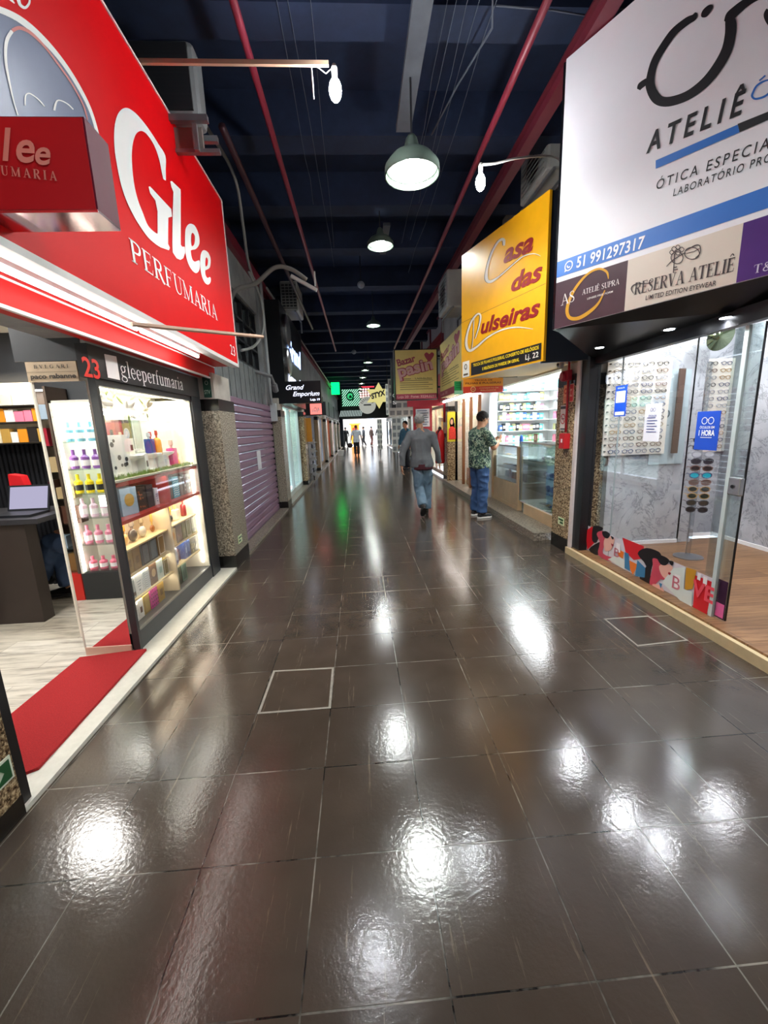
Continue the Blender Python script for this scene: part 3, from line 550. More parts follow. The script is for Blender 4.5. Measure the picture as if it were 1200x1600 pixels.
obj('light_strip', MB().box(-1.7, -1.69, 2.8, 4.19, 1.83, 1.85).box(-1.69, -1.67, 4.188, 4.198, .2, 1.8), glow('strip_glow', '#fff8e6', 9), sc)
lamp('AREA', 'showcase_light', (-1.78, 3.5, 1.855), 9, LED, .22, 1.35, parent=sc)
lamp('AREA', 'showcase_light_low', (-1.73, 3.17, .905), 2.2, (1, .86, .6), .1, .7, parent=sc); lamp('AREA', 'showcase_light_low', (-1.73, 3.87, .905), 2.6, (1, .88, .66), .1, .6, parent=sc)
lamp('AREA', 'showcase_light_mid', (-1.655, 3.5, 1.17), .7, LED, .03, 1.35, parent=sc)
for z in (.52, .33):
    lamp('AREA', 'shelf_light', (-1.7, 3.17, z-.014), .8, (1, .88, .66), .03, .7, parent=sc); lamp('AREA', 'shelf_light', (-1.7, 3.87, z+.0), .8, (1, .9, .7), .03, .6, parent=sc)
# ---- goods
def carton(y0, y1, z, h, col, label, deco=None, x=-1.70, d=.09, rz=0, group='perfume boxes in the lit showcase', rough=.35):
    w_ = y1-y0; b = MB().mat(0).box(-d, 0, -w_/2, w_/2, 0, h)
    mats = [C(col, rough, var=.08, vs=20)]
    pl = Plane((0, 0, 0), (0, 1, 0))
    if deco:
        kind, c2 = deco; mats.append(C(c2, .35)); b.mat(1)
        if kind == 'label': rectpoly(b, pl, -w_*.22, h*.3, w_*.22, h*.62)
        if kind == 'band': rectpoly(b, pl, -w_/2, h*.12, w_/2, h*.3)
        if kind == 'frame':
            for q in ((-.46, .03, .46, .08), (-.46, .92, .46, .97), (-.46, .03, -.38, .97), (.38, .03, .46, .97)): rectpoly(b, pl, q[0]*w_, q[1]*h, q[2]*w_, q[3]*h)
        if kind == 'text':
            for k_ in range(3): rectpoly(b, pl, -w_*(.3-.06*k_), h*(.62-.12*k_), w_*(.3-.06*k_), h*(.65-.12*k_))
            rectpoly(b, pl, -w_*.1, h*.2, w_*.1, h*.27)
        if kind == 'dots':
            for i in range(4):
                for j in range(5): a, c = (-.36+.24*i+(.1 if j % 2 else 0))*w_, (.12+.19*j)*h; b.poly([pl.p(a+.035*w_*2*math.cos(t), c+.03*w_*2*math.sin(t), .002) for t in (0, 1.05, 2.1, 3.14, 4.2, 5.2)])
        if kind == 'zig':
            for j in range(8): ribbon(b, pl, [(-.45*w_, (.1+j*.105)*h, .006), (-.15*w_, (.16+j*.105)*h, .006), (.15*w_, (.1+j*.105)*h, .006), (.45*w_, (.16+j*.105)*h, .006)], .002, sub=1)
        if kind == 'round':
            b.poly([pl.p(.3*w_*math.cos(t*PI/8), h*.55+.3*w_*math.sin(t*PI/8), .002) for t in range(16)]); 
        if kind == 'floral':
            rr = random.Random(int(y0*1000)); 
            for j in range(9):
                a, c, s = rr.uniform(-.35, .35)*w_, rr.uniform(.1, .9)*h, rr.uniform(.05, .11)*w_; b.poly([pl.p(a+s*math.cos(t*PI/3), c+s*math.sin(t*PI/3), .002) for t in range(6)])
    o = obj('perfume_box', b, mats, label=label, cat='box', group=group, local=True)
    o.location = (x, (y0+y1)/2, z+.0005); o.rotation_euler = (0, 0, rz); return o
def bottle(y, z, h, r, col, cap, label, shape='round', x=-1.76, rz=0, group='perfume bottles in the lit showcase'):
    t = root('perfume_bottle', label, 'bottle', (x, y, z+.0005), group); bm_ = C(col, .12, coat=.5); cm = C(cap, .25)
    if shape == 'round': obj('flask', MB().ball((0, 0, r*1.0), (r*.55, r, r), 16), bm_, t, local=True, smooth=True); n0 = r*1.9
    elif shape == 'square': obj('flask', MB().box(-r*.6, r*.6, -r, r, 0, h*.7), bm_, t, local=True, bevel=.006); n0 = h*.7
    else: obj('flask', MB().lathe([(r*.9, 0), (r, h*.1), (r*.95, h*.6), (r*.5, h*.7)], n=16), bm_, t, local=True, smooth=True); n0 = h*.7
    obj('cap', MB().lathe([(r*.22, n0-.004), (r*.22, n0+(h-n0)*.3), (r*.38, n0+(h-n0)*.4), (r*.34, h)], n=12), cm, t, local=True); t.rotation_euler = (0, 0, rz); return t
SH = 'of the showcase'
# bottom shelf, left bay
carton(2.815, 2.885, .157, .13, '#8a8430', 'olive perfume box with white border, nearest on the lowest shelf', ('frame', '#f2f0e4'))
carton(2.895, 2.955, .157, .13, '#e9ebea', 'white printed perfume box beside the olive one on the lowest shelf', ('text', '#9aa3a8'))
carton(2.96, 3.03, .157, .145, '#e4e3dd', 'white perfume box with brown square on the lowest shelf', ('label', '#5b3c2c'))
carton(3.04, 3.13, .157, .15, '#b59a4e', 'gold perfume box with dark frame on the lowest shelf', ('frame', '#8a6a2e'))
carton(3.14, 3.26, .157, .165, '#c0208a', 'magenta perfume box with dark dots on the lowest shelf', ('dots', '#4a1038'))
carton(3.27, 3.37, .157, .165, '#a8862e', 'ochre gold perfume box right of the magenta one', ('label', '#7a5c1c'))
bottle(3.45, .157, .15, .018, '#e8e2e6', '#b56a78', 'slim white atomiser with pink cap on the lowest shelf', 'tall')
# second shelf from below, left bay
carton(2.81, 2.9, .335, .165, '#dfe6e8', 'tall white perfume box at the near end, second shelf from below', ('text', '#6b7a86'))
carton(2.91, 2.96, .335, .16, '#a9b3b6', 'grey perfume box squeezed between white ones', ('band', '#5c5148'))
carton(2.97, 3.07, .335, .165, '#e3ebee', 'large white perfume box with fine print, second shelf from below', ('text', '#7b8d99'))
carton(3.08, 3.18, .335, .16, '#dbe6ea', 'white perfume box with grey zigzag pattern', ('zig', '#98a6ac'))
carton(3.19, 3.3, .335, .165, '#6b4a28', 'brown perfume box with pale diamond, second shelf from below', ('round', '#d8b88a'))
carton(3.31, 3.41, .335, .165, '#d5e5df', 'pale green perfume box, second shelf from below', ('label', '#9fc0b8'))
carton(3.42, 3.5, .335, .14, '#7c6f3a', 'olive perfume box with white frame, second shelf from below', ('frame', '#eee8d6'))
# third shelf, left bay
carton(2.8, 2.88, .525, .16, '#3a2a22', 'dark floral perfume box at the near end of the third shelf', ('floral', '#b07048'))
carton(2.89, 2.99, .525, .17, '#8f6f2c', 'antique gold perfume box on the third shelf', ('label', '#735521'))
carton(3.0, 3.1, .525, .17, '#87642d', 'bronze brown perfume box right of the antique gold one', ('label', '#6d4e20'))
carton(3.12, 3.23, .525, .17, '#62747f', 'slate blue perfume box with thin frame, left of a matching one', ('frame', '#2b3136'))
carton(3.24, 3.36, .525, .17, '#6a7c86', 'slate blue perfume box with thin frame, right of a matching one', ('frame', '#333a40'))
carton(3.38, 3.49, .525, .165, '#8a6a30', 'brown perfume box with broad white frame on the third shelf', ('frame', '#ece6d2'))
# top shelf left bay: bottles
bottle(2.86, .717, .15, .04, '#e87a10', '#f0a030', 'orange square perfume bottle at the near end of the showcase', 'square')
bottle(2.89, .717, .12, .03, '#f0a828', '#f0c050', 'amber square perfume bottle behind the orange one', 'square', x=-1.86)
bottle(3.03, .717, .15, .045, '#d8b070', '#c08a30', 'golden round perfume bottle with tall stopper')
bottle(3.15, .717, .16, .05, '#4a4440', '#8a8078', 'black and silver round perfume bottle')
bottle(3.29, .717, .16, .045, '#c9c4bc', '#9a8a70', 'silver round perfume bottle with tall stopper')
bottle(3.45, .717, .15, .03, '#9a5a28', '#c8a050', 'small amber oval perfume bottle')
# right bay
carton(3.585, 3.72, .157, .16, '#33402c', 'dark green perfume box on the lowest shelf, right bay', ('label', '#5d6b38'))
carton(3.73, 3.84, .157, .17, '#4c6b5c', 'teal green perfume box on the lowest shelf, right bay', ('frame', '#88a894'))
bottle(3.9, .157, .16, .035, '#c8a848', '#e8d890', 'gold perfume bottle on the lowest shelf, right bay', 'square')
carton(3.58, 3.65, .345, .15, '#e0e2e8', 'white perfume box on the second shelf, right bay', ('text', '#8088a0'))
carton(3.655, 3.7, .345, .15, '#c8cede', 'pale lilac perfume box on the second shelf, right bay', ('band', '#7078a0'))
bottle(3.77, .345, .16, .05, '#5a1824', '#9cb8cc', 'dark red perfume bottle with icy blue cap', 'square')
carton(3.85, 3.92, .345, .17, '#2c50a0', 'royal blue perfume box on the second shelf, right bay', ('label', '#88a8e0'))
carton(3.93, 3.98, .345, .17, '#3a68b8', 'lighter blue perfume box on the second shelf, right bay', ('band', '#1c3880'))
carton(3.99, 4.17, .345, .16, '#5a5a44', 'wide dark floral perfume box on the second shelf, right bay', ('floral', '#b8b088'))
carton(3.58, 3.72, .535, .15, '#e0c890', 'cream and gold perfume box on the third shelf, right bay', ('round', '#d89820'))
carton(3.73, 3.85, .535, .165, '#4a2a1a', 'dark brown perfume box on the third shelf, right bay', ('floral', '#8a5030'))
carton(3.86, 3.94, .535, .165, '#6a6838', 'olive green perfume box on the third shelf, right bay', ('label', '#8a8850'))
carton(3.95, 4.06, .535, .17, '#7a7c48', 'moss green perfume box with white frame on the third shelf', ('frame', '#eceadc'))
carton(4.07, 4.17, .535, .17, '#8a8a58', 'tall moss green perfume box at the far end of the third shelf', ('band', '#5a5a30'))
bottle(3.67, .722, .12, .045, '#c04818', '#a03010', 'rust orange stacked perfume bottle on the top wooden shelf', 'tall')
bottle(3.79, .722, .14, .035, '#20201c', '#d8a830', 'black perfume bottle with gold stopper on the top wooden shelf')
bottle(3.9, .722, .14, .04, '#f0ece0', '#d8c070', 'white perfume bottle with gold cap on the top wooden shelf', 'square')
bottle(4.08, .722, .17, .028, '#8a1c20', '#c84038', 'slim dark red perfume bottle at the far end of the top wooden shelf', 'tall')
# red shelf
carton(2.8, 2.91, .941, .19, '#1898b8', 'tall turquoise perfume box on the red shelf', ('label', '#c8a850'))
carton(2.93, 2.98, .941, .2, '#a9b6bc', 'grey blue perfume box edge on beside the turquoise one', None, x=-1.74)
carton(2.99, 3.15, .941, .2, '#a8c8da', 'large pale blue perfume box with gold bow on the red shelf', ('round', '#c8a048'), rz=-.2)
carton(3.19, 3.31, .941, .175, '#2a2220', 'black floral perfume box on the red shelf', ('floral', '#c87840'))
carton(3.33, 3.43, .941, .18, '#3a3c40', 'charcoal perfume box on the red shelf')
carton(3.45, 3.51, .941, .14, '#e8ecf4', 'small white perfume box with blue print on the red shelf', ('text', '#3858a8'))
carton(3.62, 3.72, .941, .15, '#3c3020', 'dark brown perfume box on the red shelf, right of the divider', ('floral', '#a07838'))
carton(3.73, 3.78, .941, .16, '#4a4436', 'dark olive perfume box on the red shelf, right of the divider')
carton(3.79, 3.92, .941, .19, '#149ab4', 'turquoise perfume box with white zigzags on the red shelf', ('zig', '#d8f4f8'))
carton(3.93, 4.0, .941, .18, '#70706c', 'mid grey perfume box on the red shelf')
carton(4.01, 4.17, .941, .19, '#26282c', 'black perfume box with silver bottle picture on the red shelf', ('floral', '#b8bcc4'))
# upper compartment
U0 = 1.2205
carton(2.81, 2.89, U0, .25, '#38b0cc', 'tall turquoise box with white swirl behind the showcase frame', ('floral', '#f4fbff'), x=-1.7)
carton(2.9, 3.0, U0, .27, '#dfe6d6', 'tall pale green gift box at the near end of the showcase', None, x=-1.76)
carton(3.02, 3.22, U0, .3, '#f3f3ef', 'large white gift box with black figures in the upper compartment', ('floral', '#30343a'), x=-1.74, rz=-.15)
for i, (y, s, lb) in enumerate([(3.3, .11, 'round white display stand nearest the camera'), (3.62, .1, 'round white display stand in the middle'), (3.88, .09, 'round white display stand beside the pink bottle')]):
    obj('display_stand', MB().lathe([(s*.7, 0), (s*.45, .02), (s*.4, .1), (s*.95, .125), (s, .14), (s*.2, .141)], (-1.78, y, U0+.0005), 20), C('#fbfaf5', .4), label=lb, cat='stand', group='white display stands in the showcase', smooth=False)
carton(3.25, 3.33, U0+.142, .13, '#f4f2ee', 'white box with dark print standing on the nearest display stand', ('label', '#383c44'), x=-1.74, d=.06)
carton(3.36, 3.45, U0+.0, .15, '#faf8f4', 'white box with small black figure in the upper compartment', ('label', '#24282e'), x=-1.7, rz=.2)
bottle(3.27, U0+.3-.16, .2, .03, '#f0e6e0', '#404048', 'white dotted bottle in the upper compartment', 'tall', x=-1.86)
bottle(3.61, U0+.142, .17, .042, '#2c4a98', '#d0d4dc', 'blue perfume bottle with silver cap on a display stand', 'square')
carton(3.67, 3.73, U0+.0, .12, '#eef0f4', 'white card box with blue print below the blue bottle', ('text', '#5868a8'), x=-1.69)
bottle(3.72, U0+.12, .2, .036, '#d83820', '#c01818', 'red and orange perfume bottle with red cap', 'square', x=-1.8)
bottle(3.79, U0+.12, .21, .034, '#f0a020', '#d02018', 'yellow perfume bottle with red cap', 'tall', x=-1.78)
bottle(3.98, U0, .24, .05, '#e83a90', '#f0c8b8', 'pink and peach perfume bottle in the upper compartment', 'square', x=-1.75)
bottle(4.11, U0, .12, .03, '#e0a038', '#f0d080', 'small golden bottle at the far end of the upper compartment')
carton(3.12, 3.19, 1.35, .22, '#8a4a28', 'brown bottle box high in the showcase', ('round', '#d8a868'), x=-1.9)
carton(3.4, 3.5, 1.42, .2, '#a02030', 'dark red box high in the showcase', ('label', '#e0c0a0'), x=-1.9)
carton(3.51, 3.66, 1.4, .24, '#3a2c34', 'dark box with silver dial high in the showcase', ('round', '#b0b4bc'), x=-1.92)
carton(3.7, 3.86, 1.36, .34, '#b4bcb0', 'large grey green glass box high in the showcase', ('frame', '#e0e8e0'), x=-1.93)
for y0, y1, z in [(3.1, 3.2, 1.35), (3.38, 3.68, 1.4)]: obj('wall_shelf', MB().box(-1.985, -1.87, y0-.02, y1+.02, z-.012, z-.001), C('#f3f1ea', .4), label='narrow white shelf on the showcase back holding the %s' % ('brown bottle box' if y0 < 3.3 else 'dark boxes'), cat='shelf')
obj('wall_shelf', MB().box(-1.985, -1.88, 3.68, 3.88, 1.348, 1.359), C('#f3f1ea', .4), label='narrow white shelf on the showcase back holding the grey green glass box', cat='shelf')
obj('hanging_tube_lamp', MB().tube([(-1.7, 2.8, 1.665), (-1.72, 3.2, 1.66)], .01, 8), glow('strip_glow', '#fff8e6', 9), label='thin white tube lamp across the upper part of the showcase', cat='lamp')
gr = MB(); rr = random.Random(3)
for i in range(900):
    y, x = rr.uniform(2.82, 4.17), rr.uniform(-1.67, -1.64); a = rr.uniform(0, 6.28); l = rr.uniform(.012, .04); w_ = .004
    gr.add([(x-w_*math.cos(a), y-w_*math.sin(a), U0), (x+w_*math.cos(a), y+w_*math.sin(a), U0), (x+rr.uniform(-.012, .012), y+rr.uniform(-.02, .02), U0+l)], [(0, 1, 2)])
tagit(obj('artificial_grass', gr, C('#7a9a48', .6, var=.3)), 'strip of artificial grass along the front edge of the upper showcase shelf', 'grass', kind='stuff')
def flower(c, s, label, hexc='#fbf7ef'):
    t = root('artificial_flower', label, 'flower', c, 'white flowers hanging at the top of the showcase'); rr = random.Random(int(c[1]*100))
    for i in range(7):
        a = i*.9; e = rr.uniform(-.4, .6); m = Matrix.Rotation(a, 4, 'X') @ Matrix.Rotation(e, 4, 'Y')
        obj('petal', MB().ball((0, 0, 0), (s*.12, s*.3, s*.55), 10, m @ Matrix.Translation((0, 0, s*.5))), C(hexc, .6, var=0), t, local=True, smooth=True)
    for i in range(3):
        a = 1+i*2.2; obj('leaf', MB().ball((0, 0, 0), (s*.05, s*.18, s*.6), 8, Matrix.Rotation(a, 4, 'X') @ Matrix.Translation((0, 0, s*1.1))), C('#8a9a58', .5), t, local=True, smooth=True)
flower((-1.72, 2.96, 1.74), .08, 'white artificial flower at the near top corner of the showcase'); flower((-1.76, 3.35, 1.72), .09, 'white artificial flower over the middle of the showcase'); flower((-1.74, 3.6, 1.74), .07, 'small cream artificial flower right of the middle one', '#efe4c4'); flower((-1.76, 3.15, 1.76), .06, 'small beige artificial flower left of the middle one', '#e4d8b0')
# ================================================================ open shop interior
m, nt, b_ = base('mirror_silver', .015); b_.inputs['Metallic'].default_value = 1; b_.inputs['Base Color'].default_value = (.86, .88, .88, 1)
mr = root('mirror_panel', 'tall mirror panel facing the doorway beside the lit showcase', 'mirror', (-1.81, 2.745, .02))
obj('mirror', MB().box(-1.965, -1.66, 2.735, 2.742, .075, 1.85), m, mr); obj('edge', MB().box(-1.975, -1.965, 2.733, 2.745, .075, 1.86), C('#d8d4c8', .3), mr); obj('skirting', MB().box(-1.97, -1.66, 2.73, 2.745, .02, .075), C('#dcb8a4', .4), mr)
obj('lintel', MB().box(-2.05, -1.66, 2.735, 2.75, 1.97, 2.2), C('#3a3d42', .5), mr)
bv = root('brand_sign', 'beige two line brand name sign above the mirror panel', 'sign', (-1.84, 2.73, 1.85)); VP = Plane((0, 2.722, 0), (1, 0, 0))
obj('plate', MB().box(-1.985, -1.69, 2.724, 2.736, 1.85, 1.965), C('#c8b296', .5), bv)
b = MB(); serif(b, VP, 'BVLGARI', -1.935, 1.927, -1.735, 1.927, .02, gap=.35, wk=1.1, d=.002); text(b, VP, 'paco rabanne', -1.965, 1.868, -1.7, 1.868, .028, bold=.03, d=.002); rectpoly(b, VP, -1.985, 1.905, -1.69, 1.9065, .001); obj('lettering', b, C('#3a322c', .5), bv)
mat_ = MB().prism([(-1.98, 2.68, .021), (-1.975, 1.62, .021), (-1.6, 1.66, .021), (-1.535, 1.7, .021), (-1.565, 2.74, .021)], (0, 0, .016))
obj('door_mat', mat_, M('red_carpet', '#c8282c', .95, var=.25, vs=180, bump=1, bs=400), label='red carpet mat in the doorway of the perfume shop', cat='mat')
# desk
dk = root('counter_desk', 'dark wood counter desk inside the perfume shop doorway', 'desk', (-3.0, 3.5, .02)); DW = M('desk_wenge', '#3b332f', .5, var=.15, vs=4)
obj('front_panel', MB().box(-3.9, -2.68, 3.33, 3.37, .02, .86), DW, dk); obj('desktop', MB().box(-3.92, -2.55, 3.3, 3.95, .86, .9), M('desk_top_dark', '#3a3a3e', .3, var=.05), dk)
obj('side_panel', MB().box(-3.0, -2.97, 3.37, 3.6, .02, .86), DW, dk); obj('side_panel', MB().box(-2.72, -2.68, 3.37, 3.45, .02, .86), DW, dk)
dk2 = obj('low_cabinet', MB().box(-3.75, -3.12, 3.1, 3.3, .02, .84).box(-3.16, -3.13, 3.085, 3.1, .05, .8), M('cabinet_wenge', '#332b27', .5, var=.15), label='darker cabinet block in front of the desk at the left edge of the picture', cat='cabinet', bevel=.004)
lp = root('laptop', 'open laptop with glowing pale screen on the dark desk', 'laptop', (-2.85, 3.5, .9), None)
Mx = Matrix.Translation((-2.83, 3.5, .9))
obj('keyboard_base', MB().box(-.16, .16, -.11, .11, .001, .02, Mx), C('#22242a', .4), lp); Sx = Matrix.Translation((-2.85, 3.62, .92)) @ Matrix.Rotation(-.3, 4, 'X')
ld = obj('lid', MB().box(-.17, .17, 0, .012, 0, .22, Sx), C('#1c1e24', .4), lp); obj('screen', MB().box(-.155, .155, -.002, 0, .015, .205, Sx), glow('laptop_screen', '#b4b0cc', .75), ld)
l2 = obj('laptop_computer', MB().box(-.2, .2, 0, .012, 0, .24, Matrix.Translation((-2.58, 3.84, .9)) @ Matrix.Rotation(.15, 4, 'X')), C('#4a2028', .3), label='dark maroon laptop lid standing at the back of the desk', cat='laptop')
obj('red_bag', MB().prism([(-3.12, 3.8, .9), (-2.93, 3.8, .9), (-3.0, 3.8, 1.2), (-3.1, 3.8, 1.22)], (0, .08, 0)), C('#d01c24', .5), label='bright red folder standing upright on the dark desk', cat='folder')
pc = root('flower_vase', 'glass vase with red and green flowers at the left edge of the desk', 'vase', (-3.12, 3.42, .9))
obj('glass', MB().lathe([(.05, 0), (.06, .02), (.045, .12), (.065, .22)], (-3.12, 3.42, .901), 16), glassmat('vase_glass', (.8, .85, .85), .2), pc, smooth=True)
for i in range(8):
    a = i*.8; obj('leaf', MB().ball((-3.12+.05*math.cos(a), 3.42+.05*math.sin(a), 1.2+.03*(i % 3)), (.03, .012, .08), 8, Matrix.Rotation(a, 4, 'Z') @ Matrix.Rotation(.7, 4, 'Y')), C('#3c7030' if i % 2 else '#5a9040', .5), pc, smooth=True)
for i in range(3): obj('blossom', MB().ball((-3.16+.06*i, 3.42, 1.32+.02*i), (.06, .03, .022), 10), C(['#c8405a', '#e06a50', '#b02848'][i], .5), pc, smooth=True)
obj('card_holder', MB().box(-3.12, -2.98, 3.36, 3.375, .901, 1.03), C('#e8e0cc', .5), label='cream card standing on the desk in front of the vase', cat='card')
# back shelves seen over the desk
bsf = root('wall_shelf_unit', 'lit wall shelves of perfume on the far wall of the perfume shop', 'shelf', (-3.6, 4.2, 1.4))
for z in (1.49, 1.68, 1.83): obj('shelf', MB().box(-4.3, -2.2, 4.1, 4.3, z-.012, z), C('#2a2620', .4), bsf)
obj('back_panel', MB().box(-4.3, -2.2, 4.285, 4.298, 1.48, 2.05), C('#efe3c8', .5), bsf)
obj('slatted_panel', (lambda b: [b.box(-4.3+i*.045, -4.275+i*.045, 4.27, 4.3, .02, 1.47) for i in range(47)] and b)(MB()), C('#232428', .4), bsf)
lamp('AREA', 'shelf_lamp', (-3.2, 4.12, 2.1), 4.5, (1, .85, .62), 1.6, .06, rot=(.3, 0, 0), parent=bsf)
rr = random.Random(11); adj = ['amber', 'black', 'white', 'gold', 'cream', 'brown', 'pink']; hx = ['#d88a28', '#2a2624', '#ece8de', '#b8924a', '#e8dcc0', '#7a4a2c', '#d87890']; seen = {}
for row, z in enumerate((1.491, 1.681, 1.831)):
    x = -3.62; n = 0
    while x < -2.9:
        w_ = rr.uniform(.055, .1); k = rr.randrange(7) if row else rr.choice([1, 4, 2, 1, 3, 0]); n += 1
        if row == 2: k = 2 if rr.random() < .7 else 4
        o = obj('perfume_box', MB().box(-w_/2, w_/2, -.03, .03, 0, rr.uniform(.09, .14)), C(hx[k], .3), local=True, cat='box', group='goods on the wall shelves behind the desk',
                label='%s perfume box on the %s wall shelf behind the desk, number %d from the left' % (adj[k], ['lowest', 'middle', 'top'][row], n)); o.location = (x+w_/2, 4.16, z); x += w_+.008
# cabinets on the near side of the doorway (the mirror shows them)
cb = root('glass_cabinet', 'white lit product cabinet seen in the mirror panel', 'display case', (-2.3, 1.56, .02))
obj('carcass', MB().box(-2.62, -2.6, 1.43, 1.7, .28, 1.83).box(-2.02, -2.0, 1.43, 1.7, .28, 1.83).box(-2.62, -2.0, 1.43, 1.445, .28, 1.83).box(-2.62, -2.0, 1.43, 1.7, 1.81, 1.83), C('#f4f1e6', .5), cb)
obj('base', MB().box(-2.62, -2.0, 1.43, 1.7, .02, .28), C('#2c2e30', .4), cb)
for z in (.3, .55, .8, 1.02, 1.24, 1.48): obj('shelf', MB().box(-2.6, -2.02, 1.45, 1.69, z-.008, z), glassmat('shelf_glass', (.9, .97, .95), .1), cb)
obj('light_strip', MB().box(-2.6, -2.58, 1.685, 1.7, .3, 1.8), glow('strip_glow', '#fff8e6', 9), cb); lamp('AREA', 'cabinet_lamp', (-2.3, 1.58, 1.8), 5, LED, .5, .15, parent=cb); lamp('AREA', 'cabinet_lamp', (-2.3, 1.695, .95), .1, LED, .1, .1, rot=(PI/2, 0, 0), parent=cb)
c2 = root('glass_cabinet', 'tall brown tinted cabinet with red base seen in the mirror panel', 'display case', (-2.95, 1.56, .02))
obj('carcass', MB().box(-3.3, -3.28, 1.43, 1.7, .28, 1.95).box(-2.65, -2.63, 1.43, 1.7, .28, 1.95).box(-3.3, -2.63, 1.43, 1.445, .28, 1.95), C('#5a4c42', .4), c2)
obj('base', MB().box(-3.3, -2.63, 1.43, 1.7, .02, .28), C('#d02820', .4), c2)
for z in (.3, .52, .75, .98, 1.22, 1.45, 1.68): obj('shelf', MB().box(-3.28, -2.65, 1.45, 1.69, z-.008, z), glassmat('shelf_glass', (.9, .97, .95), .1), c2)
lamp('AREA', 'cabinet_lamp', (-2.95, 1.58, 1.93), 3, LED, .5, .12, parent=c2)
rows = [(.3, '#e87890', 'pink and white'), (.55, '#e890a8', 'pale pink'), (.8, '#e8c8d8', 'lilac white'), (1.02, '#e8d020', 'yellow and black'), (1.24, '#8858a0', 'purple'), (1.48, '#78b8c8', 'light blue')]
for z, hc, nm in rows:
    for i in range(6):
        h = .17 if z != .3 else .12; b = MB().mat(0).lathe([(.03, 0), (.034, .01), (.034, h*.6), (.014, h*.72), (.014, h)], n=12).mat(1).lathe([(.0345, h*.15), (.0345, h*.45)], n=12)
        o = obj('lotion_bottle', b, [C(hc, .3), C('#2a2a2a' if 'black' in nm else '#f4f0f0', .4)], local=True, cat='bottle', group='bottles in the white cabinet shown by the mirror', label='%s bottle in the mirrored white cabinet, number %d on its shelf' % (nm, i+1)); o.location = (-2.55+i*.095, 1.62, z+.0005)
rr = random.Random(5)
for j, z in enumerate((.3, .52, .75, .98, 1.22, 1.45, 1.68)):
    x = -3.2; i = 0
    while x < -2.72:
        w_ = rr.uniform(.09, .16); hc, nm = rr.choice([('#8a6438', 'bronze'), ('#5c3c30', 'chocolate'), ('#b8a078', 'sand'), ('#98a8b8', 'grey blue'), ('#a02838', 'crimson'), ('#c89848', 'honey')]); i += 1
        o = obj('gift_box', MB().mat(0).box(-w_/2, w_/2, -.05, .05, 0, rr.uniform(.1, .17)), [C(hc, .3)], local=True, cat='box', group='boxes in the brown cabinet shown by the mirror', label='%s gift box in the mirrored brown cabinet, shelf %d from below, place %d' % (nm, j+1, i)); o.location = (x+w_/2, 1.6, z+.0005); x += w_+.02
lamp('AREA', 'shop_ceiling_light', (-2.75, 3.55, 2.48), 26, (1, .97, .92), .5, .3); lamp('AREA', 'shop_ceiling_light', (-2.7, 2.3, 2.48), 22, (1, .97, .92), .4, .3)
# strip and exit sign on the near pier
structure('door_1', MB().box(-1.6, -1.458, 1.5, 1.555, .022, 2.06), BLK)
es = root('exit_sign', 'small green arrow exit sign on the granite pier at the left edge', 'sign', (-1.43, 1.42, .2)); EP = Plane((-1.436, 0, 0), (0, 1, 0))
obj('plate', MB().box(-1.4405, -1.436, 1.34, 1.485, .19, .29), C('#e4ecd8', .4), es); b = MB()
b.poly([EP.p(1.4, .2, .002), EP.p(1.475, .2, .002), EP.p(1.475, .28, .002), EP.p(1.415, .28, .002), EP.p(1.445, .24, .002)]); obj('arrow', b, C('#1c5a30', .4), es)
# STV plate
sv = root('wall_sign', 'dark green plate reading STV above the granite pier by the shutter', 'sign', (-1.5, 4.495, 1.87)); b = MB()
obj('plate', MB().box(-1.57, -1.495, 4.484, 4.5, 1.875, 2.09), C('#1f4a3c', .4), sv); SP = Plane((0, 4.484, 0), (1, 0, 0)); text(b, SP, 'STV', -1.562, 1.91, -1.503, 1.91, .04, bold=.02, d=.002)
for t in range(14):
    a = t*2*PI/14; a2_ = (t+1)*2*PI/14; b.quad(*[SP.p(-1.532+r_*math.cos(q)*.8, 2.02+r_*math.sin(q), .002) for r_, q in ((.016, a), (.021, a), (.021, a2_), (.016, a2_))])
obj('lettering', b, C('#b8d0c0', .4), sv)
for side, y, z, lb in ((-1, 4.72, .25, 'left granite pier beside the purple shutter'), (1, 4.6, .3, 'right granite pier beside the optician')):
    X_ = -1.438 if side < 0 else 2.346; s = root('evacuation_sign', 'small pale green arrow plate low on the '+lb, 'sign', (X_, y, z), 'arrow plates low on the piers')
    obj('plate', MB().box(X_-.003, X_+.003, y-.07, y+.07, z, z+.09), C('#d8e4b8', .4), s); xx = X_+.0045*(1 if side < 0 else -1); obj('arrow', MB().box(xx-.001, xx+.001, y-.055, y+.055, z+.055, z+.075).box(xx-.001, xx+.001, y-.055, y+.02, z+.018, z+.04), C('#2c5a30', .4), s)
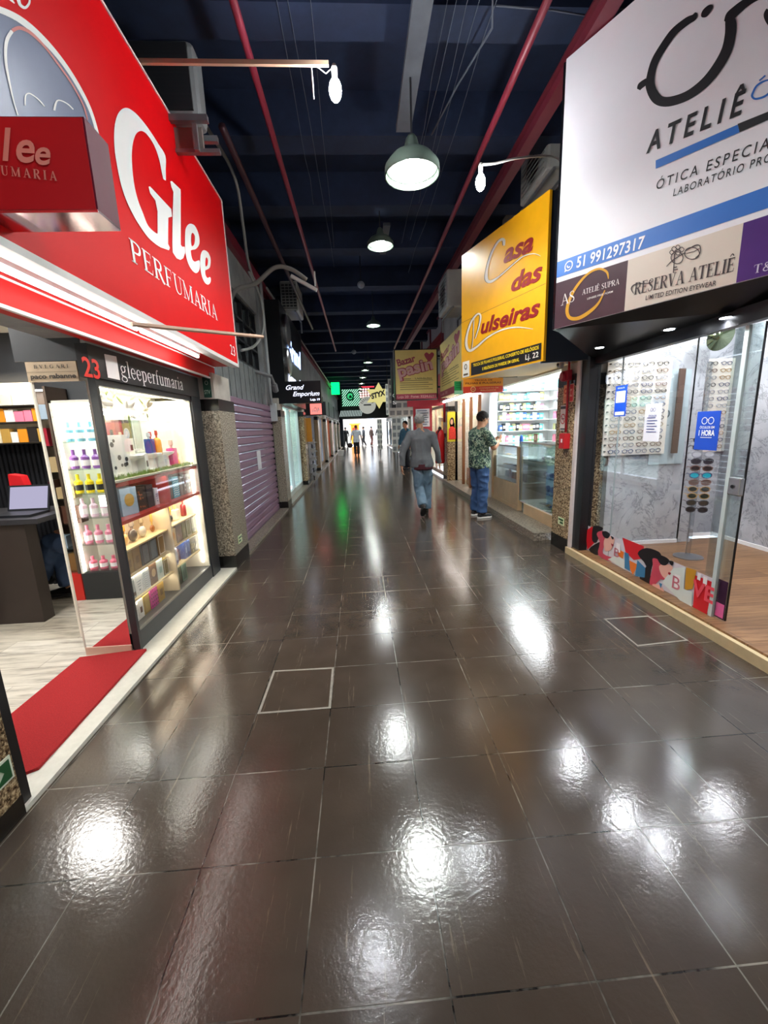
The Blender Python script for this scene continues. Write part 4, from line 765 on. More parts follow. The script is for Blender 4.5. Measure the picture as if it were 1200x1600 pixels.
# ---------------------------------------------------------------- purple roller shutter
m, nt, b_ = base('purple_steel', .42, .5); nt.links.new(mixc(nt, noisen(nt, wpos(nt), 3, 6, .7), '#76586f', '#93748c'), b_.inputs['Base Color']); PUR = m
b = MB(); z = .04; yy0, yy1 = 5.08, 7.95
while z < 1.9:
    b.add([(-1.63, yy0, z), (-1.6, yy0, z+.02), (-1.6, yy0, z+.085), (-1.63, yy0, z+.105), (-1.63, yy1, z), (-1.6, yy1, z+.02), (-1.6, yy1, z+.085), (-1.63, yy1, z+.105)], [(0, 1, 5, 4), (1, 2, 6, 5), (2, 3, 7, 6)]); z += .108
sh = root('roller_shutter', 'closed purple roller shutter on the left', 'shutter', (-1.62, 6.5, .035)); obj('curtain', b, PUR, sh)
obj('bottom_bar', MB().box(-1.64, -1.595, yy0, yy1, .035, .06), C('#5a4558', .4), sh); obj('guide', MB().box(-1.68, -1.6, 5.04, 5.09, .035, 1.95), DKM, sh); obj('guide', MB().box(-1.68, -1.6, 7.93, 7.98, .035, 1.95), DKM, sh)
obj('paper_notice', MB().box(-1.598, -1.594, 6.55, 6.78, .93, 1.22), C('#d8d8e0', .6), label='small white paper notice taped to the purple shutter', cat='notice')
# ================================================================ RIGHT: optician's white sign
SW = M('sign_white', '#eceaf0', .55, var=.015); INK = C('#17171c', .5, var=0); BLU = C('#2f72c8', .4, var=.02)
AP = Plane((1.7, 3.62, 0), (.47, -.88, 0))
sg = root('optician_sign', 'huge white optician sign with black spectacles drawing, upper right', 'sign', (2.2, 3.5, 2.15))
def slab(a0, a1, b0, b1, d0, d1, pl): 
    b = MB(); vs = [pl.p(a, bb, d) for bb in (b0, b1) for d in (d0, d1) for a in (a0, a1)]
    return b.add(vs, [(0, 2, 3, 1), (4, 5, 7, 6), (0, 1, 5, 4), (2, 6, 7, 3), (0, 4, 6, 2), (1, 3, 7, 5)])
obj('sign_face', slab(0, 1.75, 2.27, 4.18, -.03, 0, AP), SW, sg)
obj('side_panel', MB().prism([(1.69, 3.64, 2.27), (1.69, 3.64, 4.17), (2.5, 4.2, 4.17), (2.5, 4.2, 2.2)], (.02, -.02, 0)), BLKG, sg)
fr_, br_ = AP.p(0, 2.27, -.01), AP.p(1.75, 2.27, -.01)
obj('soffit', MB().prism([fr_, br_, (2.6, 2.1, 2.12), (2.5, 2.6, 2.14), (2.42, 4.3, 2.13)], (0, 0, .03)), M('soffit_black', '#141416', .3, var=.15, vs=3), sg)
b = MB(); AT = lambda u, v: AP.at(u, v)
def pq(b, pl, pts, d=.002): b.poly([pl.p(*pl.at(*p), d) for p in pts])
b.poly([AP.p(0, 2.787, .002), AP.p(0, 2.668, .002), AP.p(1.75, 2.61, .002), AP.p(1.75, 2.72, .002)])
obj('blue_band', b, BLU, sg)
b = MB().mat(0); b.poly([AP.p(0, 2.628, .002), AP.p(.585, 2.61, .002), AP.p(.585, 2.272, .002), AP.p(0, 2.272, .002)])
b.mat(1); b.poly([AP.p(.585, 2.61, .002), AP.p(1.24, 2.59, .002), AP.p(1.24, 2.272, .002), AP.p(.585, 2.272, .002)])
b.mat(2); b.poly([AP.p(1.24, 2.59, .002), AP.p(1.75, 2.575, .002), AP.p(1.75, 2.272, .002), AP.p(1.24, 2.272, .002)])
obj('brand_panels', b, [M('plum_panel', '#4a3740', .3, var=.25, vs=4), C('#dccfc2', .4, var=.02), M('violet_panel', '#4c2f78', .3, var=.2, vs=3)], sg)
kA = dict(sc=5.4545, ox=980, oy=0)
b = MB(); pxribbon(b, AP, [(590, 110, 18), (570, 150, 52), (510, 185, 62), (400, 275, 62), (310, 400, 62), (240, 520, 62), (205, 640, 66), (200, 740, 80), (250, 840, 90), (330, 870, 84), (450, 845, 78), (560, 790, 76), (680, 690, 80), (780, 560, 84), (850, 430, 88), (880, 300, 92), (885, 200, 96), (875, 160, 80)], .004, **kA)
pxribbon(b, AP, [(840, 190, 30), (880, 140, 78), (940, 85, 78), (1010, 30, 70), (1100, -20, 62), (1250, -80, 56), (1400, -60, 60), (1500, 60, 70)], .0045, **kA)
pxribbon(b, AP, [(100, 765, 30), (120, 730, 52), (175, 690, 50)], .004, **kA)
pxpoly(b, AP, [(640, 150), (632, 125), (650, 85), (690, 50), (722, 42), (734, 60), (715, 100), (680, 145)], .004, sm=3, **kA)
pxribbon(b, AP, [(1215, 90, 60), (1195, 140, 60), (1240, 210, 60), (1330, 200, 60)], .004, **kA)
obj('spectacles_drawing', b, INK, sg)
def atext(s, p0, p1, hpx, bold=0, sp=1, d=.004, bb=None, **k):
    bb = bb if bb is not None else MB(); a0, b0 = AP.at(*p0); a1, b1 = AP.at(*p1); text(bb, AP, s, a0, b0, a1, b1, hpx, bold=bold, space=sp, d=d, **k); return bb
b = atext('ATELIÊ', (1010, 240), (1158, 178), .118, .025, 1.5)
atext('ÓTICA ESPECIA', (1025, 297), (1202, 232), .058, .004, 1.35, bb=b); atext('LABORATÓRIO PRO', (1052, 307), (1205, 252), .044, .004, 1.25, bb=b)
pq(b, AP, [(1153, 194), (1200, 175), (1260, 152), (1260, 165), (1200, 188), (1156, 207)], .004); obj('black_lettering', b, INK, sg)
b = MB(); pq(b, AP, [(1025, 251), (1153, 195), (1156, 207), (1025, 264)], .004)
pxribbon(b, AP, [(1075, 790, 18), (1110, 730, 16), (1180, 690, 14), (1240, 690, 14), (1240, 760, 16), (1180, 820, 18), (1100, 845, 18), (1068, 825, 20)], .004, closed=True, **kA); pxribbon(b, AP, [(1128, 690, 12), (1180, 645, 12)], .004, sub=1, **kA)
obj('blue_lettering', b, BLU, sg)
b = atext('51 991297317', (901, 418.5), (1006, 387), .078, .02, 1.05)
def arc(b, pl, ca, cb, r, w_, t0=0, t1=2*PI, n=28, d=.004, sx=1):
    for i in range(n):
        q = [t0+(t1-t0)*(i+j)/n for j in (0, 1)]; b.quad(*[pl.p(ca+rr_*math.cos(t)*sx, cb+rr_*math.sin(t), d) for rr_, t in ((r-w_/2, q[0]), (r+w_/2, q[0]), (r+w_/2, q[1]), (r-w_/2, q[1]))])
ca, cb = AP.at(889, 415.5); arc(b, AP, ca, cb, .033, .008); arc(b, AP, ca+.002, cb+.002, .014, .009, PI*.9, PI*1.75, 10); b.poly([AP.p(ca-.036, cb-.038, .004), AP.p(ca-.012, cb-.03, .004), AP.p(ca-.03, cb-.012, .004)])
obj('phone_lettering', b, C('#f2f4f8', .5, var=0), sg)
b = MB(); a0, b0 = AP.at(877, 478); a1, b1 = AP.at(899, 470); serif(b, AP, 'AS', a0, b0, a1, b1, .082, d=.005, gap=.0, wk=.7)
a0, b0 = AP.at(910, 461); a1, b1 = AP.at(968, 444); serif(b, AP, 'ATELIÊ SUPRA', a0, b0, a1, b1, .038, d=.005, gap=.02, wk=.8)
atext('LENSES FREE FORM', (918, 468.5), (958, 457), .014, .01, 1, .005, b); rectpoly(b, AP, .135, 2.43, .138, 2.5, .005); obj('plum_panel_lettering', b, C('#efe9e6', .5, var=0), sg)
b = MB(); kS = dict(sc=3.636, ox=870, oy=330)
pxribbon(b, AP, [(295, 385, 4), (285, 345, 14), (240, 328, 12), (180, 355, 12), (120, 420, 14), (80, 490, 16), (60, 560, 18), (75, 605, 20), (125, 608, 20), (190, 570, 18), (240, 520, 12), (275, 450, 6)], .0045, **kS); obj('gold_ring', b, C('#d8a030', .3), sg)
b = MB(); a0, b0 = AP.at(991, 461); a1, b1 = AP.at(1147, 424)
serif(b, AP, 'RESERVA ATELIÊ', a0, b0, a1, b1, .078, d=.005, gap=.03, wk=.85); atext('LIMITED EDITION EYEWEAR', (1009, 469), (1119, 446), .03, .01, 1.05, .005, b)
pxribbon(b, AP, [(440, 470, 3), (425, 440, 6), (450, 415, 5), (520, 410, 4), (545, 400, 3), (530, 395, 3)], .005, **kS)
for c_ in ((690, 235, 15), (668, 215, 13), (712, 218, 13), (690, 205, 12), (655, 235, 12)):
    pxribbon(b, AP, [(c_[0]+c_[2]*math.cos(t), c_[1]+c_[2]*math.sin(t), 4) for t in (0, 1.57, 3.14, 4.71)], .005, closed=True, **kS)
pxribbon(b, AP, [(672, 240, 7), (668, 300, 6), (664, 352, 5)], .005, sub=1, **kS); pxribbon(b, AP, [(665, 335, 5), (690, 330, 5)], .005, sub=1, **kS); pxribbon(b, AP, [(667, 320, 5), (686, 316, 5)], .005, sub=1, **kS)
for c_ in ((685, 265, 34, 34), (770, 240, 42, 34)): pxribbon(b, AP, [(c_[0]+c_[2]*math.cos(t*.785), c_[1]+c_[3]*math.sin(t*.785), 5) for t in range(8)], .005, closed=True, **kS)
pxribbon(b, AP, [(625, 315, 4), (660, 280, 5), (715, 245, 5), (735, 238, 5)], .005, **kS); pxribbon(b, AP, [(735, 225, 4), (790, 195, 7), (815, 200, 6), (815, 240, 5), (790, 265, 4)], .005, **kS); pxribbon(b, AP, [(740, 240, 3), (780, 230, 3), (815, 210, 3)], .005, sub=1, **kS)
obj('cream_panel_lettering', b, C('#3c3033', .5, var=0), sg)
b = MB(); a0, b0 = AP.at(1177, 428); serif(b, AP, 'T&C', a0, b0, a0+.12, b0-.003, .045, d=.005, gap=.05, wk=.9); obj('violet_panel_lettering', b, C('#d8d0e4', .5, var=0), sg)
SPOT = glow('downlight_glow', '#f2f8ff', 20)
for i, (x, y, z) in enumerate([(2.36, 4.0, 2.13), (2.45, 3.3, 2.13), (2.42, 2.72, 2.13), (2.5, 2.25, 2.13)]):
    q = at([937, 1046, 1150, 1215][i], [541, 512, 484, 465][i], Z=2.135) if i < 2 else Vector((x, y, z))
    t = root('downlight', ['small round downlight under the black soffit of the optician sign, nearest the granite pier', 'second small round downlight under the black soffit of the optician sign', 'third downlight under the black soffit, near the right edge', 'downlight under the black soffit beyond the right edge'][i], 'lamp', (q.x, q.y, 2.125), 'downlights under the black soffit')
    obj('ring', MB().lathe([(.045, 0), (.05, .004), (.045, .006)], (q.x, q.y, 2.122), 18), BLKG, t); obj('lens', MB().lathe([(.034, 0), (.034, .003)], (q.x, q.y, 2.12), 16), SPOT, t)
    lamp('SPOT', 'downlight_beam', (q.x, q.y, 2.1), 22, (.93, .97, 1), .04, spot=2.3, parent=t)
# ---- shop front: frame and glass
fw = root('shop_window', 'glass shop front of the optician with black metal frame', 'window', (2.47, 3.3, .09))
obj('frame', MB().box(2.38, 2.5, 4.24, 4.4, .0, 2.15).box(2.43, 2.5, .2, 4.3, 2.06, 2.16), BLK, fw)
obj('glass_pane', MB().box(2.468, 2.474, 3.84, 4.24, .09, 2.06), glassmat(), fw); obj('glass_pane', MB().box(2.468, 2.474, 2.56, 3.835, .09, 2.06), glassmat(), fw)
obj('seam', MB().box(2.466, 2.476, 3.833, 3.842, .09, 2.06), C('#9aa6a8', .2), fw)
dr = root('glass_door', 'frameless glass sliding door of the optician with metal lock', 'door', (2.5, 2.5, .09))
obj('door_pane', MB().box(2.482, 2.49, 2.5, 2.7, .1, 2.05), glassmat('door_glass', (.9, .96, .95), .12), dr)
obj('edge_strip', MB().box(2.462, 2.482, 2.585, 2.615, .09, 2.05), C('#c9d4d4', .2, coat=.4), dr); obj('black_edge', MB().box(2.48, 2.492, 2.494, 2.5, .1, 2.05), BLK, dr)
lk = obj('lock', MB().box(2.45, 2.482, 2.49, 2.58, .98, 1.1), C('#c9ccd0', .25, metal=.8), dr, bevel=.008); obj('keyhole', MB().lathe([(.012, 0), (.012, .006)], (2.45, 2.54, 1.04), 12, Matrix.Rotation(-PI/2, 4, 'Y')), DKM, lk)
# poster strip along the foot of the glass
WP = Plane((2.464, 0, 0), (0, -1, 0)); kP = dict(sc=4., ox=860, oy=800)
ps = root('window_graphic', 'colourful poster strip of two people in sunglasses along the foot of the optician glass', 'poster', (2.466, 3.4, .1))
obj('film', MB().quad((2.4665, 4.23, .1), (2.4665, 2.62, .1), (2.4665, 2.62, .37), (2.4665, 4.23, .37)), C('#d4cdd6', .35, var=.1), ps)
layers = [('#d8202c', [[(220, 120), (260, 90), (310, 160), (230, 235)], [(450, 160), (585, 215), (575, 290), (520, 300), (470, 250)], [(905, 395), (1018, 440), (975, 650), (890, 600), (900, 470)]]),
          ('#1a1418', [[(240, 235), (300, 190), (320, 200), (300, 270)], [(262, 120), (275, 85), (330, 100), (310, 130), (290, 190), (262, 180)], [(545, 260), (600, 225), (680, 250), (690, 290), (640, 330), (630, 430), (700, 500), (820, 575), (560, 420), (600, 340)]]),
          ('#c8485c', [[(290, 140), (310, 120), (360, 130), (340, 200), (330, 260), (400, 290), (380, 310), (300, 270), (310, 190)], [(640, 290), (680, 300), (690, 330), (740, 360), (750, 400), (740, 440), (690, 420), (640, 470), (620, 440), (640, 340)]]),
          ('#e8b0a0', [[(360, 150), (400, 165), (395, 200), (375, 240), (340, 240), (335, 180)], [(690, 330), (735, 325), (765, 345), (760, 385), (745, 430), (700, 400), (680, 350)], [(640, 450), (690, 460), (710, 500), (650, 470)]]),
          ('#e87828', [[(470, 290), (550, 330), (515, 392)], [(420, 230), (460, 250), (450, 310), (420, 290)]]), ('#3a7ca8', [[(545, 300), (595, 350), (590, 410), (530, 400)], [(465, 250), (490, 260), (500, 370), (465, 350)], [(680, 440), (700, 450), (690, 480)]]),
          ('#c8902c', [[(850, 345), (915, 365), (890, 480), (840, 490)]]), ('#d8e0dc', [[(700, 440), (770, 350), (845, 345), (835, 480), (890, 500), (885, 595), (820, 560)], [(360, 295), (420, 270), (465, 300), (465, 360)]]),
          ('#14121a', [[(668, 280), (700, 272), (745, 300), (725, 332), (690, 325)], [(745, 305), (772, 310), (765, 335), (750, 325)], [(325, 125), (350, 120), (375, 140), (360, 165), (335, 155)], [(380, 150), (398, 160), (390, 172)]]),
          ('#a83040', [[(740, 375), (758, 380), (750, 395), (738, 388)], [(380, 195), (398, 205), (388, 218)]]), ('#f0e8ea', [[(780, 385), (815, 400), (812, 480), (778, 470)], [(415, 190), (440, 200), (438, 255), (412, 245)], [(925, 380), (945, 385), (940, 430), (920, 420)], [(960, 400), (985, 410), (980, 470), (955, 450)]])]
for i, (hc, pol) in enumerate(layers):
    b = MB()
    for p in pol: pxpoly(b, WP, p, .0002+.0004*i, sm=3 if hc in ('#c8485c', '#e8b0a0', '#1a1418', '#14121a') else 0, **kP)
    obj('printed_shape', b, C(hc, .35, var=.06), ps)
b = MB(); a0, b0 = WP.at(1085, 925); text(b, WP, 'VE', a0-.02, b0-.02, a0+.17, b0-.02, .12, d=.005, bold=.03); obj('printed_letters', b, C('#f05060', .4, var=0), ps)
b = MB(); a0, b0 = WP.at(1055, 918); text(b, WP, 'B', a0-.03, b0-.01, a0+.05, b0-.01, .11, d=.005); a0, b0 = WP.at(963, 865); text(b, WP, 'B', a0-.03, b0-.03, a0+.05, b0-.03, .09, d=.005); obj('printed_letters', b, C('#c87080', .4, var=0), ps)
d2 = root('door_graphic', 'dark purple and pink poster piece at the foot of the glass door', 'poster', (2.46, 2.55, .1))
obj('film', MB().box(2.4795, 2.4815, 2.505, 2.582, .1, .38), C('#3a1838', .35, var=.2), d2); obj('pink_shape', MB().box(2.478, 2.4795, 2.51, 2.575, .11, .21), C('#e868a8', .4), d2)
# notices on the glass
def notice(name, y0, y1, z0, z1, col, label, deco, x=2.462):
    t = root(name, label, 'notice', (x, (y0+y1)/2, z0)); obj('sheet', MB().box(x, x+.003, y0, y1, z0, z1), C(col, .5, var=.02), t); pl = Plane((x, y1, z0), (0, -1, 0)); b = MB(); deco(b, pl, y1-y0, z1-z0); obj('print', b, C('#f4f6fa' if col == '#1a50c8' else '#3c4c88', .5, var=0), t); return t
def glasses_icon(b, pl, c, h, s, w_=.004): arc(b, pl, c-s*.55, h, s*.45, w_, d=.002); arc(b, pl, c+s*.55, h, s*.45, w_, d=.002); arc(b, pl, c, h, s*.18, w_, 0, PI, 8, .002)
def dB(b, pl, W, H): glasses_icon(b, pl, W*.5, H*.76, .05, .005); text(b, pl, 'ÓCULOS EM', W*.18, H*.56, W*.82, H*.56, .017, bold=.02, d=.002); text(b, pl, '1 HORA', W*.16, H*.38, W*.86, H*.38, .038, bold=.04, d=.002); rectpoly(b, pl, W*.25, H*.32, W*.75, H*.335, .002)
notice('blue_notice', 2.715, 2.91, 1.265, 1.535, '#1a50c8', 'bright blue notice about glasses in one hour on the optician glass', dB)
def dW(b, pl, W, H): glasses_icon(b, pl, W*.5, H*.84, .03, .003); [rectpoly(b, pl, W*.18, H*(.62-.075*i), W*(.82 if i % 2 else .7), H*(.64-.075*i), .002) for i in range(6)]; text(b, pl, 'ÓCULOS', W*.25, H*.66, W*.75, H*.66, .014, bold=.02, d=.002)
notice('white_notice', 3.28, 3.47, 1.31, 1.62, '#e4e4ec', 'white printed notice on the optician glass in the middle', dW)
def dS(b, pl, W, H): text(b, pl, 'ÓCULOS', W*.2, H*.9, W*.8, H*.9, .012, bold=.02, d=.002); rectpoly(b, pl, W*.1, H*.45, W*.9, H*.82, .001); rectpoly(b, pl, W*.1, H*.04, W*.9, H*.15, .001)
notice('blue_notice', 3.74, 3.91, 1.53, 1.81, '#1a50c8', 'small blue and white notice on the optician glass over the left display board', dS)
# ---- optician interior
CL = C('#3a3c44', .35)
def glasses_mesh(lens=False, w_=.13):
    b = MB().mat(0); R_ = w_*.2
    for s in (-1, 1):
        P = [(s*w_*.26+R_*math.cos(t*PI/6), -.0, R_*.72*math.sin(t*PI/6)) for t in range(13)]; b.tube([(p[0], p[1], p[2]) for p in P], .0035, 5, cap=False)
        b.tube([(s*(w_*.46), 0, .008), (s*w_*.5, .06, .008), (s*w_*.48, .11, -.004)], .0028, 5)
        if lens: b.mat(1).poly([(s*w_*.26+R_*math.cos(t*PI/6), -.001, R_*.72*math.sin(t*PI/6)) for t in range(12)]); b.mat(0)
    b.tube([(-w_*.07, 0, .006), (0, -.003, .012), (w_*.07, 0, .006)], .003, 5); return b
fm = {}
for nm, hc in (('black', '#26262c'), ('brown', '#6a4836'), ('clear', '#a8acb4'), ('gold', '#b08a48'), ('dark blue', '#30406a')): fm[nm] = glasses_mesh(); 
def board(x0, x1, y, z0, z1, label):
    r = root('display_board', label, 'display board', ((x0+x1)/2, y, z0)); obj('panel', MB().box(x0, x1, y-.012, y, z0, z1), C('#e2ddd2', .5, var=.03), r)
    n = 14
    for i in range(n): obj('peg_rail', MB().box(x0+.015, x0+.03, y-.03, y-.012, z0+.04+i*(z1-z0-.08)/(n-1), z0+.052+i*(z1-z0-.08)/(n-1)), INK, r)
    lamp('AREA', 'board_light', ((x0+x1)/2, y-.35, z1+.3), 4, (.95, .98, 1), .6, .1, rot=(.6, 0, 0), parent=r); return r
board(2.62, 3.32, 4.335, 1.12, 2.1, 'tall white board full of spectacles on the left wall of the optician')
board(3.76, 4.2, 4.54, 1.1, 2.12, 'white board full of spectacles in the right corner of the optician')
protos = {}
def spect(kind, loc, label, group, rz=0, lens=None, scale=1, cat='spectacles', name='spectacles'):
    key = (kind, lens)
    if key not in protos:
        hc = {'black': '#26262c', 'brown': '#6a4836', 'clear': '#989ca6', 'gold': '#a88448', 'blue': '#30406a'}[kind]
        o = obj(name, glasses_mesh(bool(lens)), [C(hc, .3), C(lens or '#202024', .08, coat=.6)], local=True, label=label, cat=cat, group=group); protos[key] = o
    else: o = dup(protos[key], loc); o['label'] = label; o['group'] = group
    o.location = loc; o.rotation_euler = (0, 0, rz); o.scale = (scale,)*3; return o
ordn = ['first', 'second', 'third', 'fourth', 'fifth', 'sixth', 'seventh', 'eighth', 'ninth', 'tenth', 'eleventh', 'twelfth', 'thirteenth', 'fourteenth']
rr = random.Random(2); kinds = ['black', 'brown', 'clear', 'gold', 'blue', 'black', 'clear']
for i in range(14):
    for j in range(4):
        k = rr.choice(kinds); spect(k, (2.745+j*.155, 4.312, 2.06-i*.0692), '%s spectacles on the left optician board, %s row down, %s in the row' % (k, ordn[i], ordn[j]), 'spectacles on the left optician board')
for i in range(13):
    for j in range(2):
        k = rr.choice(kinds); spect(k, (3.93+j*.165, 4.517, 2.07-i*.076), '%s spectacles on the right optician board, %s row down, %s in the row' % (k, ordn[i], ordn[j]), 'spectacles on the right optician board')
for i, hc in enumerate(['#5a3a24', '#6a4a30', '#2a2a2e', '#5c3c28']):
    spect('gold' if i < 2 else 'black', (3.82, 4.5, 2.0-[0.09, .0, .36, .47][i]-.0), '%s sunglasses at the left edge of the right optician board' % ['bronze tinted', 'brown tinted', 'dark tinted', 'coffee tinted'][i], 'sunglasses on the right optician board', lens=hc, cat='sunglasses', name='sunglasses')
st = root('sunglasses_stand', 'tall clear column stand of sunglasses inside the optician', 'stand', (3.32, 3.82, .09))
obj('column', MB().box(3.305, 3.335, 3.83, 3.86, .1, 2.0), glassmat('stand_acrylic', (.8, .85, .88), .25), st); obj('foot', MB().lathe([(.13, 0), (.13, .012), (.02, .03)], (3.32, 3.84, .09), 24), STEEL, st); obj('rod', MB().tube([(3.32, 3.87, .1), (3.32, 3.87, 2.0)], .008, 8), STEEL, st)
ns = [('black', '#2a1e18'), ('black', '#1c1c20'), ('clear', '#c8ccd4'), ('black', '#24242a'), ('brown', '#2a2420'), ('blue', '#20b0c8'), ('brown', '#6a5a50'), ('gold', '#303830'), ('gold', '#283028'), ('black', '#40382c'), ('black', '#101216')]
nl = ['brown black', 'wide black', 'mirror silver', 'glossy black', 'dark brown', 'turquoise mirrored', 'smoky brown', 'round green', 'small round dark', 'olive tinted', 'plain black']
for i, (k, l) in enumerate(ns):
    spect(k, (3.30, 3.78, 1.2-.068*i+.08), '%s sunglasses on the clear column stand, %s from the top' % (nl[i], ordn[i]), 'sunglasses on the column stand', rz=-.5, lens=l, scale=1.45, cat='sunglasses', name='sunglasses')
obj('name_strip', MB().box(3.385, 3.45, 4.29, 4.31, 1.12, 2.0), C('#5a463c', .5, var=.1), label='narrow brown wooden strip with white lettering between the optician boards', cat='strip')
pp = root('wall_poster', 'pale blue grey poster behind the brown strip in the optician', 'poster', (3.3, 4.33, 1.0)); obj('sheet', MB().box(3.17, 3.56, 4.345, 4.352, 1.0, 2.0), C('#aebec4', .5, var=.04), pp)
b = MB(); OP = Plane((0, 4.344, 0), (1, 0, 0)); text(b, OP, 'CO', 3.2, 1.5, 3.36, 1.5, .09, bold=.02, d=.002); arc(b, OP, 3.27, 1.72, .07, .03, PI*1.05, PI*1.7, 12, .002); rectpoly(b, OP, 3.2, 1.42, 3.36, 1.425, .002); obj('print', b, C('#4c5c64', .5), pp)
rm = root('ceiling_mirror', 'round greenish convex mirror high inside the optician', 'mirror', (3.66, 4.1, 2.24)); obj('dish', MB().lathe([(.14, 0), (.1, -.03), (.02, -.045)], (3.66, 4.15, 2.28), 28, Matrix.Rotation(-PI/2+.35, 4, 'X') @ Matrix.Rotation(PI, 4, 'X')), M('green_mirror', '#8a9a78', .05, metal=.9, var=.2), rm, smooth=True); obj('mount', MB().tube([(3.66, 4.2, 2.3), (3.66, 4.34, 2.32)], .01, 6), STEEL, rm)
for i, (x, y) in enumerate([(2.95, 3.9), (3.6, 3.9), (2.95, 2.75), (3.55, 3.35), (3.6, 2.3), (2.95, 1.6)]):
    t = root('ceiling_spot', 'white ceiling spot lamp of the optician, %s' % ['over the left board', 'over the sunglasses stand', 'near the glass door', 'in the middle of the ceiling', 'towards the right wall', 'beyond the right edge of the picture'][i], 'lamp', (x, y, 2.56), 'ceiling spots of the optician')
    obj('ring', MB().lathe([(.06, 0), (.065, .01), (.065, .04)], (x, y, 2.56), 18), WHT, t); obj('lens', MB().lathe([(.045, 0), (.045, .004)], (x, y, 2.557), 16), SPOT, t); lamp('SPOT', 'spot_beam', (x, y, 2.54), 26, (.94, .97, 1), .05, spot=2.7, parent=t)
# ---- granite pier fittings
pi_ = root('fire_alarm_pipe', 'red pipe with pull alarm and bell running down the right granite pier', 'pipe', (2.33, 4.58, 1.2))
obj('pipe', MB().tube([(2.325, 4.56, 2.2), (2.325, 4.56, 1.38)], .013, 10), C('#a8202c', .35), pi_, smooth=True)
obj('alarm_horn', MB().lathe([(.045, 0), (.05, .02), (.03, .05), (.04, .07), (.04, .1)], (2.27, 4.62, 1.99), 16, Matrix.Rotation(PI/2, 4, 'Y')), C('#a01830', .35), pi_); obj('bracket', MB().box(2.3, 2.35, 4.53, 4.68, 1.94, 2.05), C('#a01830', .35), pi_, bevel=.006)
obj('call_box', MB().box(2.28, 2.35, 4.5, 4.62, 1.2, 1.37), C('#c01c24', .35), pi_, bevel=.006); obj('call_label', MB().box(2.277, 2.281, 4.54, 4.57, 1.27, 1.31), C('#f0e0e0', .5), pi_)
cm_ = root('security_camera', 'small grey dome camera on the pale wall above the right granite pier', 'camera', (2.3, 4.6, 2.08)); obj('housing', MB().lathe([(.035, 0), (.04, .03), (.03, .05)], (2.3, 4.66, 2.12), 18, Matrix.Rotation(-PI/2, 4, 'Y')), C('#b8b4b0', .4), cm_); obj('lens', MB().ball((2.25, 4.66, 2.12), .018, 12), C('#202024', .1), cm_); obj('cable', MB().tube([(2.33, 4.62, 2.13), (2.3, 4.55, 2.17), (2.31, 4.5, 2.12), (2.33, 4.47, 2.18)], .006, 6), C('#c8c0b8', .5), cm_)
def plate(y0, y1, z0, z1, col, label, deco, ink, x=2.347):
    t = root('safety_sign', label, 'sign', (x, (y0+y1)/2, z0), 'safety signs on the granite pier'); obj('plate', MB().box(x-.004, x, y0, y1, z0, z1), C(col, .45), t); b = MB(); pl = Plane((x-.004, y1, z0), (0, -1, 0)); deco(b, pl, y1-y0, z1-z0); obj('pictogram', b, C(ink, .45, var=0), t)
def ring(b, pl, W, H): arc(b, pl, W*.5, H*.66, W*.26, W*.16, d=.002); [rectpoly(b, pl, W*.15, H*(.12+.1*i), W*.85, H*(.15+.1*i), .002) for i in range(3)]
plate(4.59, 4.69, 1.7, 1.9, '#f0a070', 'small orange sign with red ring on the granite pier', ring, '#c83020')
def horn(b, pl, W, H): [b.poly([pl.p(W*x, H*y, .002) for x, y in q]) for q in ([(.1, .05), (.55, .05), (.9, .4), (.9, .05)], [(.1, .95), (.9, .95), (.9, .6), (.6, .9)], [(.2, .4), (.45, .4), (.45, .62), (.2, .62)], [(.5, .42), (.85, .25), (.85, .8), (.5, .6)])]; rectpoly(b, pl, .06*W, .04*H, .94*W, .3*H, .0015); rectpoly(b, pl, .06*W, .72*H, .94*W, .96*H, .0015)
plate(4.47, 4.55, 1.71, 1.9, '#eab0a0', 'red and cream alarm sign right of the red pipe', horn, '#d02428')
def nosmoke(b, pl, W, H): rectpoly(b, pl, 0, H*.86, W, H*.97, .002); rectpoly(b, pl, W*.1, H*.03, W*.9, H*.09, .002); rectpoly(b, pl, W*.25, H*.45, W*.75, H*.49, .003)
plate(4.6, 4.74, 1.4, 1.68, '#e8e0d8', 'white no smoking sign with dark header on the granite pier', nosmoke, '#2c3038')
b = MB(); pl = Plane((2.342, 4.74, 1.4), (0, -1, 0)); arc(b, pl, .07, .13, .052, .011, d=.003); ribbon(b, pl, [(.035, .165, .01), (.105, .095, .01)], .004, sub=1)
obj('prohibition_ring', b, C('#c02028', .4), [o for o in COL.objects if o.get('label') == 'white no smoking sign with dark header on the granite pier'][0])
structure('trim_95', MB().box(2.36, 2.42, 4.39, 4.45, .02, 2.12), C('#d8ccc8', .6, var=.1, vs=20))
# ================================================================ yellow sign
YE = M('sign_yellow', '#e8a612', .35, var=.06, coat=.08); YP = Plane((1.436, 5.76, 0), (.297, -.955, 0)); MAR = C('#8a1418', .4, var=0)
ys = root('yellow_shop_sign', 'tall yellow sign with dark red lettering on the right', 'sign', (1.8, 5.0, 2.09))
obj('sign_face', slab(0, 1.565, 2.11, 3.64, -.03, 0, YP), YE, ys)
obj('dark_side', MB().prism([(1.895, 4.285, 2.09), (1.895, 4.285, 3.64), (2.55, 4.285, 3.64), (2.55, 4.285, 2.12)], (0, .03, 0)), C('#181b22', .35), ys)
obj('yellow_soffit', MB().prism([(1.44, 5.76, 2.115), (1.9, 4.29, 2.115), (2.5, 4.29, 2.15), (2.5, 5.9, 2.15)], (0, 0, .03)), C('#c89a40', .5), ys)
b = MB().mat(0); Yt = lambda u, v: YP.at(715+u/5.333, 290+v/5.333)
